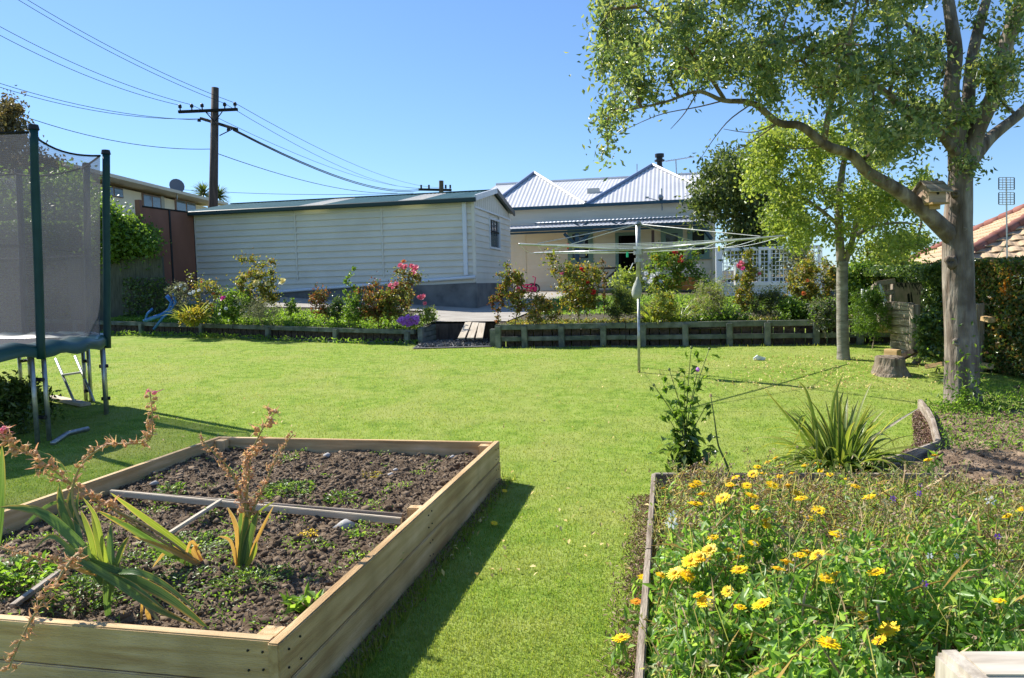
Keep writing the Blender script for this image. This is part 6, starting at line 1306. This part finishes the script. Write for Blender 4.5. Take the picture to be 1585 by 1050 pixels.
# ================================================================== SHRUBS OF THE ROSE BEDS
def rosemesh(name, seed, s, mat):
    rd = random.Random(seed); V = []; Fc = []
    for lay, (rr, up, n) in enumerate(((1, .25, 7), (.75, .6, 6), (.45, 1.1, 5), (.2, 1.5, 3))):
        for i in range(n):
            a = 6.283 * i / n + lay * .5 + rd.uniform(-.2, .2); c = Vector((math.cos(a), math.sin(a), 0)); q = Vector((-math.sin(a), math.cos(a), 0)); b = len(V); L = s * rr * rd.uniform(.8, 1.15); w_ = s * .5 * max(.4, rr)
            V += [c * s * .05, c * L * .6 + q * w_ + Vector((0, 0, L * up * .6)), c * L + Vector((0, 0, L * up + rd.uniform(-.1, .1) * s)), c * L * .6 - q * w_ + Vector((0, 0, L * up * .6))]; Fc += [(b, b + 1, b + 2), (b, b + 2, b + 3)]
    me = bpy.data.meshes.new(name); me.from_pydata(V, [], Fc); me.materials.append(mat); return me
RM = {k: [rosemesh('flower', i, 1, mt) for i in range(3)] for k, mt in dict(pink=mPinkF, red=mRedF, yel=mYelF, white=mWhiF, mauve=mPurF, mag=leafmat('magenta_petal', [(.65, .05, .30), (.75, .1, .4)], .35, .5, tcol=(1.1, 1, 1, 1)), orange=leafmat('rust_petal', [(.7, .2, .05), (.75, .3, .1)], .35, .5, tcol=(1.1, 1, 1, 1))).items()}
def zt_ground(x, y):
    return ug(x, y)
def shrub(name, label, cat, px, py, wpx, hpx, D, mat, n0_, L, wd, fl=(), group=None, ns=14, depth=None, dens=.5, foot=None, round_=False, mat2=None):
    n = int(n0_ * 1.15); foot_ = P(px, py, D); foot_.z = foot if foot is not None else zt_ground(foot_.x, foot_.y) ; root = thing(name, label, cat, foot_, group); sc_ = D / FPX; T_ = []
    top = P(px, py - hpx, D).z; Hh = max(.2, top - foot_.z); Wd = wpx * sc_ / 2; dp = depth or Wd * .9
    for _ in range(ns * 3):
        a = random.uniform(0, 6.28); r = math.sqrt(random.random()); t = random.uniform(.25, 1) ** .8
        prof = math.sin(min(1, t * 1.0) * math.pi * .82 + .35) if round_ else (.35 + .75 * t if t < .75 else .95 * (1 - (t - .75) * 1.6))
        T_.append((foot_.x + math.cos(a) * r * Wd * prof, foot_.y + math.sin(a) * r * dp * prof, foot_.z + Hh * t))
    for _ in range(max(2, ns // 3)):
        a = random.uniform(0, 6.28); r = random.uniform(.3, 1.15); T_.append((foot_.x + math.cos(a) * r * Wd, foot_.y + math.sin(a) * r * dp * .8, foot_.z + Hh * random.uniform(.7, 1.22)))
    base_nodes = [[tuple(foot_ + Vector((random.uniform(-.1, .1) * Wd, random.uniform(-.1, .1) * dp, 0))) + (0,) for _ in range(5)]]
    tw = grow(base_nodes, T_, seg=.15, jit=.02); twigmesh('stems', tw, mTwig, root, .012, .75, 3)
    if mat2: 
        k2 = int(n * .3); clump_leaves('new_growth', tw, k2, L, wd, mat2, root, sig=.05, from_t=.75)['kind'] = 'stuff'; n -= k2
    clump_leaves('foliage', tw, n, L, wd, mat, root, sig=min(.11, Wd * .22), from_t=.2)
    for (fx_, fy_, kind, s) in fl:
        p = P(fx_, fy_, D - dp * .6); me = random.choice(RM[kind]); o = link('flower', me, None, root); M = Vector((random.uniform(-.5, .3), -.8, .6)).to_track_quat('Z', 'Y').to_matrix().to_4x4() @ Matrix.Rotation(random.uniform(0, 6), 4, 'Z') @ Matrix.Scale(s, 4); M.translation = p - ROOT[root]; o.matrix_local = M
    return root
RO, RE, GR, YE, GY = LG['rose'], LG['red'], LG['green'], LG['yel'], LG['grey']
shrub('rose_bush', 'rounded rose bush with pale yellow blooms in the left bed', 'rose', 403, 488, 76, 72, 19.2, RO, 2600, .075, .045, [(375, 429, 'yel', .09), (396, 439, 'yel', .11), (414, 440, 'yel', .09), (438, 436, 'yel', .11), (400, 424, 'yel', .06), (420, 448, 'yel', .06)], mat2=YE)
shrub('leafy_shrub', 'bright green white-flecked bush left of the yellow rose', 'shrub', 362, 500, 72, 44, 18.8, GR, 3000, .07, .035, [(350, 478, 'white', .05), (372, 470, 'white', .05), (382, 482, 'white', .05), (340, 486, 'white', .04), (345, 462, 'mag', .09)], round_=True)
shrub('flowering_shrub', 'white-flowering airy shrub at the corner by the brown fence', 'shrub', 280, 500, 40, 60, 19.3, GY, 900, .06, .03, [(272, 446, 'white', .05), (280, 442, 'white', .06), (286, 448, 'white', .05), (300, 452, 'white', .06), (308, 450, 'white', .05), (294, 455, 'white', .05)])
shrub('flowering_shrub', 'straggly shrub with white and rust flowers before the brown fence', 'shrub', 322, 500, 50, 66, 19.5, RO, 900, .07, .035, [(313, 437, 'orange', .05), (326, 442, 'white', .05), (330, 455, 'orange', .05), (342, 458, 'mag', .05)])
def strapclump(label, px, py, D, n, L, wd, mat, cat='strap-leaved plant', r=.15, foot=None, name='strap_leaf_clump'):
    c = P(px, py, D); c.z = foot if foot is not None else zt_ground(c.x, c.y); root = thing(name, label, cat, c)
    for i in range(n):
        az = random.uniform(0, 6.28); mb = MB(); strap(mb, c + Vector((math.cos(az), math.sin(az), 0)) * random.uniform(0, r), az, L * random.uniform(.6, 1.1), wd, random.uniform(.8, 1.5), random.uniform(.3, 1.5), n=5); leafuv(mb.build('leaf', mat, root, smooth=True))
strapclump('yellow-green strappy clump at the left end of the garden bed', 298, 500, 18.7, 70, .75, .045, LG['lstrap'])
shrub('leafy_shrub', 'low golden-brown shrub at the foot of the yellow-green straps', 'shrub', 300, 503, 46, 22, 18.4, YE, 900, .07, .03, round_=True)
shrub('lavender_bush', 'greyish low lavender below the yellow rose', 'lavender', 402, 500, 60, 30, 18.0, GY, 2000, .06, .012, round_=True)
shrub('rose_bush', 'small bronze-leaved rose on thin stems in the left bed', 'rose', 497, 497, 40, 44, 18.4, RE, 600, .07, .04)
shrub('leafy_shrub', 'small dark green bush between the bronze rose and the tall stem', 'shrub', 524, 500, 34, 34, 18.2, LG['hedge'], 1100, .06, .03, round_=True)
shrub('rose_bush', 'thin upright rose stem with few green leaves in the left bed', 'rose', 542, 502, 26, 76, 17.8, GR, 330, .07, .04, [(546, 466, 'mauve', .06)], ns=4)
shrub('leafy_shrub', 'light green bush at the foot of the thin upright stem', 'shrub', 551, 503, 40, 38, 17.6, GR, 1300, .06, .03, round_=True)
shrub('rose_bush', 'dense bronze and green rose bush at centre of left bed', 'rose', 584, 507, 62, 56, 17.5, RE, 2300, .065, .04, mat2=RO)
shrub('rose_bush', 'dark green rose bush beside the tall pink rose', 'rose', 612, 507, 44, 56, 17.4, RO, 1500, .065, .04, [(604, 442, 'pink', .07), (613, 440, 'pink', .07), (608, 446, 'pink', .05)], mat2=RE)
shrub('rose_bush', 'tall rose with clusters of bright pink blooms near the gap', 'rose', 632, 500, 50, 88, 17.9, RO, 1100, .065, .04, [(620, 411, 'pink', .08), (627, 414, 'pink', .09), (637, 412, 'pink', .08), (643, 416, 'pink', .10), (640, 423, 'pink', .08), (625, 405, 'orange', .06), (650, 461, 'pink', .08), (655, 460, 'pink', .09), (658, 470, 'pink', .06)], ns=7, mat2=RE)
shrub('aster_clump', 'low ball of mauve asters at the wall end', 'aster', 633, 507, 36, 20, 17.1, GY, 500, .05, .02, [(633 + 17 * math.cos(k * 2.4) * math.sqrt((k % 20) / 20), 497 + 7 * math.sin(k * 2.4) * math.sqrt((k % 20) / 20), 'mauve', .055 + .02 * (k % 3 == 0)) for k in range(20)], round_=True)
shrub('leafy_shrub', 'lime green low plant right of the asters', 'shrub', 664, 500, 34, 22, 17.6, LG['lime'], 700, .06, .03, round_=True)
shrub('leafy_shrub', 'tiny green shrub by the driveway edge left of the bronze rose', 'shrub', 452, 486, 24, 22, 19.2, GR, 400, .06, .03, round_=True)
# right bed
shrub('rose_bush', 'loose upright rose at the left end of the right bed', 'rose', 796, 502, 46, 82, 15.6, RO, 1500, .06, .038, mat2=RE)
shrub('rose_bush', 'side shoots of a rose leaning over the gap, reddish leaves', 'rose', 770, 500, 30, 48, 15.7, RE, 420, .06, .038, ns=5)
shrub('leafy_shrub', 'low brownish bush between the two left roses of the right bed', 'shrub', 836, 503, 62, 42, 15.4, LG['hedgeb'], 1900, .055, .03, [(846, 487, 'white', .04), (842, 492, 'white', .03)], round_=True, mat2=YE)
shrub('rose_bush', 'big rose bush with red blooms and yellowing leaves left of the clothesline', 'rose', 897, 503, 88, 92, 15.7, RO, 4200, .06, .04, [(900, 417, 'red', .055), (903, 419, 'red', .05), (918, 453, 'red', .07), (912, 450, 'red', .06), (909, 437, 'red', .05), (870, 424, 'pink', .05), (893, 430, 'orange', .05), (880, 440, 'yel', .05)], ns=20, mat2=YE)
shrub('leafy_shrub', 'sparse twiggy rose top rising behind the big red rose', 'rose', 936, 460, 20, 50, 18.5, RE, 260, .07, .03, ns=4)
shrub('grassy_bush', 'rounded dark green feathery bush left of the clothesline pole', 'shrub', 961, 503, 60, 50, 15.6, LG['dark'], 3800, .09, .010, round_=True, mat2=LG['lime'])
strapclump('bright fern-like clump spilling over the wall right of the clothesline pole', 1012, 512, 15.1, 60, .70, .05, LG['lstrap'], cat='fern', r=.2, name='fern_clump')
strapclump('dark green strappy clump behind the bright fern', 1050, 503, 15.3, 60, .62, .035, LG['strap'])
shrub('leafy_shrub', 'pale fern fronds in front of the strappy clump', 'fern', 1026, 516, 50, 60, 14.9, LG['lime'], 1700, .07, .02, mat2=YE)
shrub('rose_bush', 'large rose with red blooms and white clematis behind the clothesline', 'rose', 1034, 462, 92, 74, 19.5, GR, 4300, .075, .045, [(1045, 391, 'red', .09), (1054, 397, 'red', .06), (1053, 404, 'red', .09), (1000, 424, 'white', .07), (1010, 428, 'white', .08), (1018, 424, 'white', .07), (1006, 436, 'white', .07), (998, 432, 'white', .06), (1022, 436, 'white', .06)], ns=20, mat2=YE)
shrub('leafy_shrub', 'green bush with reaching light branches left of the clematis rose', 'shrub', 972, 458, 60, 34, 19.8, LG['lime'], 1300, .08, .045)
vn = thing('climber', 'green climber trailing down to the right from the clematis rose', 'climber', P(1095, 470, 19.2)); vp = curve_pts([P(1052, 405, 19.4), P(1070, 415, 19.3), P(1085, 432, 19.2), P(1100, 452, 19.1), P(1118, 470, 19)], 20)
C = [random.choice(vp) + Vector([random.gauss(0, .10) for _ in range(3)]) for _ in range(900)]; leaves('foliage', C, .08, .045, GR, vn); m_ = MB(); m_.tube(vp, .02, 5); m_.build('stem', mTwig, vn)
shrub('lavender_bush', 'mauve-topped lavender bush between the fern and the tall pink rose', 'lavender', 1098, 503, 80, 56, 15.3, LG['lime'], 3600, .075, .010, round_=True, mat2=mk('lavender_spike', [(.30, .24, .28), (.42, .36, .38), (.36, .30, .22)], mode='island', rough=.8, transl=.2))
shrub('rose_bush', 'tall narrow rose with pale pink blooms before the trellis', 'rose', 1155, 503, 50, 98, 15.2, RO, 1900, .06, .038, [(1148, 408, 'pink', .07), (1153, 404, 'white', .07), (1144, 413, 'pink', .07), (1150, 416, 'mag', .05), (1176, 424, 'pink', .04)], ns=9, mat2=YE)
shrub('lavender_bush', 'greyish lavender bush right of the tall pink rose', 'lavender', 1197, 505, 72, 52, 15.0, LG['dark'], 3200, .075, .012, round_=True, mat2=GY)
shrub('leafy_shrub', 'sprawling green shrub spilling over the wall near the pale trunk', 'shrub', 1228, 522, 60, 54, 14.6, GR, 2600, .07, .03, round_=True)
shrub('leafy_shrub', 'low green ground plants along the top of the right wall', 'shrub', 1120, 505, 130, 14, 14.9, GR, 1200, .07, .04, round_=True, depth=.2)
shrub('rose_bush', 'yellowing rose bush in front of the deck and wheel', 'rose', 1258, 500, 90, 92, 15.4, RO, 2600, .07, .042, [(1244, 455, 'orange', .06), (1250, 435, 'orange', .05)], mat2=YE, ns=16)
shrub('leafy_shrub', 'pale silvery shrub hanging before the right end of the trellis', 'shrub', 1238, 440, 60, 60, 18.5, GY, 2000, .08, .03)
shrub('leafy_shrub', 'grey-green shrub left of the pale trunk at the wall', 'shrub', 1275, 530, 52, 60, 13.9, LG['grey'], 2000, .07, .03, mat2=GR, foot=.5)
shrub('rosemary_bush', 'feathery green rosemary right of the pale trunk', 'shrub', 1346, 552, 66, 100, 12.9, GR, 4200, .08, .010, foot=.38, round_=True)
shrub('leafy_shrub', 'yellow-green leafy mass above the wall right of the pale trunk', 'shrub', 1370, 470, 120, 78, 15.8, LG['lime'], 4500, .09, .06, mat2=YE, ns=26)
shrub('leafy_shrub', 'darker green shrub tucked behind the pale trunk', 'shrub', 1325, 480, 70, 70, 15.4, GR, 2200, .08, .05, ns=14)
shrub('leafy_shrub', 'broad-leaved shrub at the foot of the gum tree by the sleepers', 'shrub', 1446, 574, 62, 84, 10.6, LG['hedge'], 1300, .085, .045, foot=.22)
# ground cover of the upper beds
def cover(name, label, poly, n, L, wd, mat, h=.08, f=ug):
    C = []
    for _ in range(n): x, y = rp(poly); C.append((x, y, f(x, y) + random.uniform(0, h)))
    V, T = leafgeo(C, L, wd, bias=.4, aim=np.array([(0, 0, 1)])); tag(npmesh(name, V, T, mat), label, 'ground cover', kind='stuff')
A_, B_ = wl(642), wl(160); n_ = WLN
cover('ground_cover', 'light green weeds carpeting the left garden bed', [(A_.x, A_.y + .15), (A_.x + .4, A_.y + 1.4), (A_.x - 3, A_.y + 3.0), (B_.x, B_.y + 2.2), (B_.x, B_.y + .15)], 15000, .07, .03, LG['weed'], .12)
A_, B_ = wr(772), wr(1420)
cover('ground_cover', 'mixed low plants carpeting the right rose bed', [(A_.x, A_.y + .15), (A_.x + .3, A_.y + 1.5), (B_.x + .6, B_.y + 1.9), (B_.x, B_.y + .15)], 9000, .06, .03, LG['rose'], .10)
cover('ground_cover', 'grass between the right rose bed and the bungalow', [(.6, 19), (1.5, 27), (10, 26), (9, 17.5), (5, 18)], 12000, .10, .03, LG['weed'], .06)
cover('wall_weeds', 'weeds sprouting along the foot of the retaining walls', [(-11, 20.3), (-2.1, 16.85), (-2.05, 16.7), (-11, 20.05)], 900, .10, .03, LG['weed'], .12, gz)
# shaded shrub beneath the trampoline
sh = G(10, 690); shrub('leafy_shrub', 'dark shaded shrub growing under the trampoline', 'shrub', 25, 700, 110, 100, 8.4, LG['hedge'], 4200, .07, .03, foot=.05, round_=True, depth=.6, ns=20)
# ================================================================== HEDGES
def hedge(label, pts, zt, wd, n, L, lw, mat, mat2=None, name='hedge', z0=.25):
    pts = [Vector((p.x, p.y, 0)) for p in pts]; root = thing(name, label, 'hedge', (pts[0].x, pts[0].y, z0)); m_ = MB()
    for a, b in zip(pts[:-1], pts[1:]):
        d = b - a; d.z = 0; nn = Vector((-d.y, d.x, 0)).normalized() * wd * .26
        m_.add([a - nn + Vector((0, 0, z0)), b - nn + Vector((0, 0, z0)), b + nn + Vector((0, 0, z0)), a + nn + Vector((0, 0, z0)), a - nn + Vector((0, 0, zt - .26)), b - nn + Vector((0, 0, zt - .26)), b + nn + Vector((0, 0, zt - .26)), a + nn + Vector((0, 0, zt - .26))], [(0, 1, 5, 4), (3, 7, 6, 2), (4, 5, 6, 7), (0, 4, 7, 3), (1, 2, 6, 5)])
    m_.build('dark_core', mk('hedge_core', [(.015, .02, .01), (.03, .03, .02)], scale=8, rough=1, spec=0), root)  # near-black block fills the hedge, its shaded inside put into the colour
    def cloud(k):
        C = []
        while len(C) < k:
            i = random.randrange(len(pts) - 1); a, b = pts[i], pts[i + 1]; t = random.random(); p = a.lerp(b, t); d = b - a; d.z = 0; nn = Vector((-d.y, d.x, 0)).normalized(); f_ = random.random()
            bump = .10 * mn.noise(Vector((p.x * 1.8, p.y * 1.8, 0)) * 1.0)
            if f_ < .72: z = random.uniform(z0, zt); off = -wd / 2 + random.uniform(-.04, .12) + .12 * mn.noise(Vector((p.x * 2.2, p.y * 2.2, z * 2.2))); q = p + nn * off * (1 if nn.y > 0 else -1)
            else: z = zt + bump + random.uniform(-.12, .05); q = p + nn * random.uniform(-wd / 2, wd / 2)
            C.append((q.x, q.y, z))
        return C
    leaves('foliage', cloud(n), L, lw, mat, root)
    if mat2: leaves('autumn_foliage', cloud(n), L, lw, mat2, root)
    return root
hedge('clipped dark green hedge between the sleeper stack and the gum trunk', [P(1345, 500, 16.0), P(1392, 500, 14.2), P(1470, 500, 12.4), P(1520, 500, 11.6)], 1.72, .9, 17000, .07, .04, LG['hedge'])
hedge('green hedge with russet patches at the right frame edge', [P(1508, 500, 11.4), P(1600, 500, 10.3), P(1800, 500, 8.6)], 1.76, .9, 13000, .065, .035, LG['hedge'], LG['hedgeb'])
hedge('tall dark boundary hedge seen through the trampoline net', [P(-120, 500, 20.5), P(60, 500, 22.0), P(168, 500, 23.0)], 3.7, 1.2, 16000, .10, .06, LG['green'], z0=.4)
# orange creeper spray in the hedge
C = [P(random.gauss(1562, 7), random.gauss(446, 12), 10.15) for _ in range(120)]; oc = thing('autumn_creeper', 'small orange autumn creeper patch on the right hedge', 'creeper', P(1562, 446, 10.2)); leaves('foliage', C, .06, .035, mk('orange_leaf', [(.5, .2, .03), (.6, .32, .05)], mode='island', transl=.4), oc)
# sleeper stack, gate, stump, timbers
ssx = thing('sleeper_wall', 'short wall of stacked weathered sleepers beside the stump', 'retaining wall', P(1398, 548, 12.6))
for k in range(7):
    y = 473 + 12.2 * k; a, b = P(1375 + k * 1.5, y, 12.9), P(1412 + k * .6, y + 1.5, 12.1); b.z = a.z = (a.z + b.z) / 2
    board('sleeper', a + Vector((random.uniform(-.02, .02), 0, 0)), b, .10, .122, mOldWood, ssx, .008)
a = P(1416, 475, 12.0); board('post', Vector((a.x, a.y, .25)), Vector((a.x, a.y, a.z + .03)), .12, .12, mOldWood, ssx, .01, up=Vector((0, 1, 0)))
a, b = P(1358, 509, 13.1), P(1380, 509, 12.9); b.z = a.z; board('rail', a, b, .09, .12, mSleeper, ssx, .008)
gt2 = thing('weathered_gate', 'leaning bleached timber gate with diagonal brace behind the sleepers', 'gate', P(1362, 500, 13.6))
for (p, q) in (((1354, 440), (1386, 435)), ((1356, 438), (1361, 500)), ((1360, 440), (1373, 476)), ((1352, 441), (1347, 470)), ((1364, 474), (1385, 472)), ((1382, 436), (1380, 478)), ((1362, 455), (1384, 452))):
    board('gate_bar', P(*p, 13.5), P(*q, 13.4), .04, .09, mOldWood if p != (1360, 440) else mWhite, gt2, .006, up=Vector((0, 1, 0)) if abs(p[0] - q[0]) < 15 else Vector((0, 0, 1)))
for x in (1335, 1342): board('gate_bar', P(x, 448, 14), P(x + 1, 475, 14), .04, .05, mWhite, gt2, .004, up=Vector((0, 1, 0)))
st0 = G(1375, 580); stp = thing('tree_stump', 'broad rough tree stump on the lawn edge by the sleepers', 'stump', st0)
m_ = MB(); m_.tube([st0 - Vector((0, 0, .05)), st0 + Vector((0, 0, .04)), st0 + Vector((0, 0, .14)), st0 + Vector((.01, 0, .235)), st0 + Vector((.01, 0, .255))], [.30, .245, .205, .20, .175], 26, wob=.35); m_.build('stump_wood', mk('stump_bark', [(.10, .07, .05), (.22, .17, .12), (.32, .26, .2)], scale=7, rough=.95, bump=.03, bscale=14, stretch=(2.5, 2.5, .5)), stp, smooth=False)
for (p, q, wd_, h_, mt, lb) in (((1371, 545), (1392, 547), .10, .10, mSleeper, 'stubby orange-cream timber block behind the stump'), ((1392, 556), (1418, 542), .14, .08, mDarkWood, 'dark broken timber chunk leaning behind the stump'), ((1416, 564), (1428, 546), .08, .08, mOldWood, 'pale timber offcut right of the stump'), ((1434, 568), (1462, 563), .10, .06, mSleeper, 'pale board lying at the left foot of the gum tree'), ((1518, 565), (1534, 568), .09, .07, mSleeper, 'board end showing right of the gum trunk near the ground'), ((1522, 493), (1536, 496), .09, .07, mSleeper, 'upper board end showing right of the gum trunk')):
    D_ = 11.4 if p[0] < 1430 else 10.4; o = board('timber_block', P(*p, D_), P(*q, D_ - .2), wd_, h_, mt, None, .008); tag(o, lb, 'timber')
fp = P(1516, 470, 10.6); o = board('fence_post', Vector((fp.x, fp.y, .2)), fp, .11, .11, mOldWood, None, .01, up=Vector((0, 1, 0))); tag(o, 'square weathered fence post just right of the gum trunk', 'post')
# crumpled white thing on the lawn
q = G(1175, 558); m_ = MB(); m_.tube([q + Vector((-.09, 0, .02)), q + Vector((-.03, 0, .045)), q + Vector((.04, .01, .03)), q + Vector((.10, 0, .02))], [.02, .045, .03, .02], 7, wob=.6); o = m_.build('crumpled_bag', mWhite); tag(o, 'crumpled white plastic bag lying on the lawn near the wall', 'bag')

# ================================================================== GRASS
def ok_grass(x, y):
    p = Vector((x, y, 0)); q = p - BO
    if -.03 < q.dot(U) < BL + .03 and -.03 < q.dot(W) < BWd + .03: return False
    if inpoly(x, y, bedP) or inpoly(x, y, soilR) or inpoly(x, y, mulP): return False
    if x < -1.9 and (p - WL0).dot(WLN) > -.05: return False
    if x > -.4 and (p - wr(792)).dot(E2) > -.06: return False
    if x < -1.9 or x > -.4: return True
    return y < 15.6
def grass(name, label, N, D0, D1, hgt, mat, pw=1.35, xr=(-.72, .72), wmul=1., cond=None):
    u = rng.uniform(0, 1, N); k = 1 - pw; D = (D0 ** k + u * (D1 ** k - D0 ** k)) ** (1 / k); X = D * rng.uniform(xr[0], xr[1], N)
    keep = np.array([ok_grass(x, y) and (cond is None or cond(x, y)) for x, y in zip(X, D)]); X, D = X[keep], D[keep]; n = len(X); Z = np.array([gz(x, y) for x, y in zip(X, D)])
    a = rng.uniform(0, 6.283, n); lean = rng.uniform(.1, .9, n); h = hgt * rng.uniform(.5, 1.3, n); w_ = (.0014 + .00033 * D) * wmul * rng.uniform(.8, 1.3, n)
    base = np.stack([X, D, Z - .004], 1); s = np.stack([-np.sin(a), np.cos(a), 0 * a], 1) * w_[:, None]; tip = base + np.stack([np.cos(a) * lean * h, np.sin(a) * lean * h, h], 1)
    V = np.stack([base - s, base + s, tip], 1).reshape(-1, 3); T = np.arange(3 * n).reshape(-1, 3); o = npmesh(name, V, T, mat); tag(o, label, 'grass', kind='stuff'); return o
grass('grass', 'short mown grass of the lawn', 620000, 2.1, 17.5, .019, mGrass, pw=1.5)
mGrass2 = leafmat('long_grass_blade', [(.11, .18, .02), (.17, .24, .03), (.28, .27, .09)], .5, .5, .25)
def near_edges(x, y):
    p = Vector((x, y, 0)); q = p - BO; u, w_ = q.dot(U), q.dot(W)
    if -.12 < w_ < BWd + .12 and -.12 < u < BL + .12: return True
    if x > -.4 and (p - wr(792)).dot(E2) > -.30: return True
    if x < -1.9 and (p - WL0).dot(WLN) > -.28: return True
    return False
grass('edge_grass', 'longer uncut grass along boards and wall feet', 200000, 2.1, 20, .055, mGrass2, cond=near_edges, wmul=1.4)
# bare litter strips beside the boards, fallen leaves under the trees
C = []
for _ in range(1300):
    u, w_ = random.uniform(-.1, BL), -abs(random.gauss(0, .045)) - .005; p = B(u, w_); C.append((p.x, p.y, gz(p.x, p.y) + .012))
for _ in range(2600):
    u, w_ = random.uniform(-.6, FL), -abs(random.gauss(0, .07)) - .02; p = FO + FU * u + FW * w_; C.append((p.x, p.y, gz(p.x, p.y) + .012))
V, T = leafgeo(C, .03, .009, fold=.2, flat=1); tag(npmesh('edge_litter', V, T, mk('edge_litter', [(.16, .09, .05), (.30, .20, .12), (.38, .30, .2)], mode='island', rough=.9)), 'dry brown litter lying along the bed boards', 'litter', kind='stuff')
C = []
while len(C) < 900:
    p = G(random.gauss(1260, 110), random.uniform(553, 606)); 
    if ok_grass(p.x, p.y): C.append((p.x, p.y, p.z + .03))
while len(C) < 1100:
    p = G(random.uniform(200, 1100), random.uniform(550, 900))
    if ok_grass(p.x, p.y): C.append((p.x, p.y, p.z + .028))
V, T = leafgeo(C, .035, .022, fold=.2, flat=1); tag(npmesh('fallen_leaves', V, T, LG['fallen']), 'yellow fallen leaves scattered over the lawn', 'fallen leaves', kind='stuff')
for px, py, s in ((765, 817, 1.0), (781, 766, .9)):
    q = G(px, py) + Vector((0, 0, .03)); o = link('fallen_flower', MAR[1], None); M = Vector((.2, -.3, 1)).to_track_quat('Z', 'Y').to_matrix().to_4x4() @ Matrix.Scale(.8 * s, 4); M.translation = q; o.matrix_world = M
    tag(o, 'orange-yellow flower head fallen on the shaded grass ' + ('left of the bed shadow edge' if px == 765 else 'at the far corner of the raised bed'), 'flower')
C = []
for _ in range(260): x, y = rp(soilR); C.append((x, y, gz(x, y) + .06 + bz(x, y)))
C2 = []
while len(C2) < 5200:
    x, y = rp(soilR); 
    if y > 6.6 + .8 * mn.noise(Vector((x, y, 3))): C2.append((x, y, gz(x, y) + .05 + random.uniform(0, .06)))
V, T = leafgeo(C2, .04, .014, aim=np.array([(0, 0, 1)]), bias=.4); tag(npmesh('weeds', V, T, LG['weed']), 'patchy green weeds over the bare earth around the gum tree', 'weeds', kind='stuff')
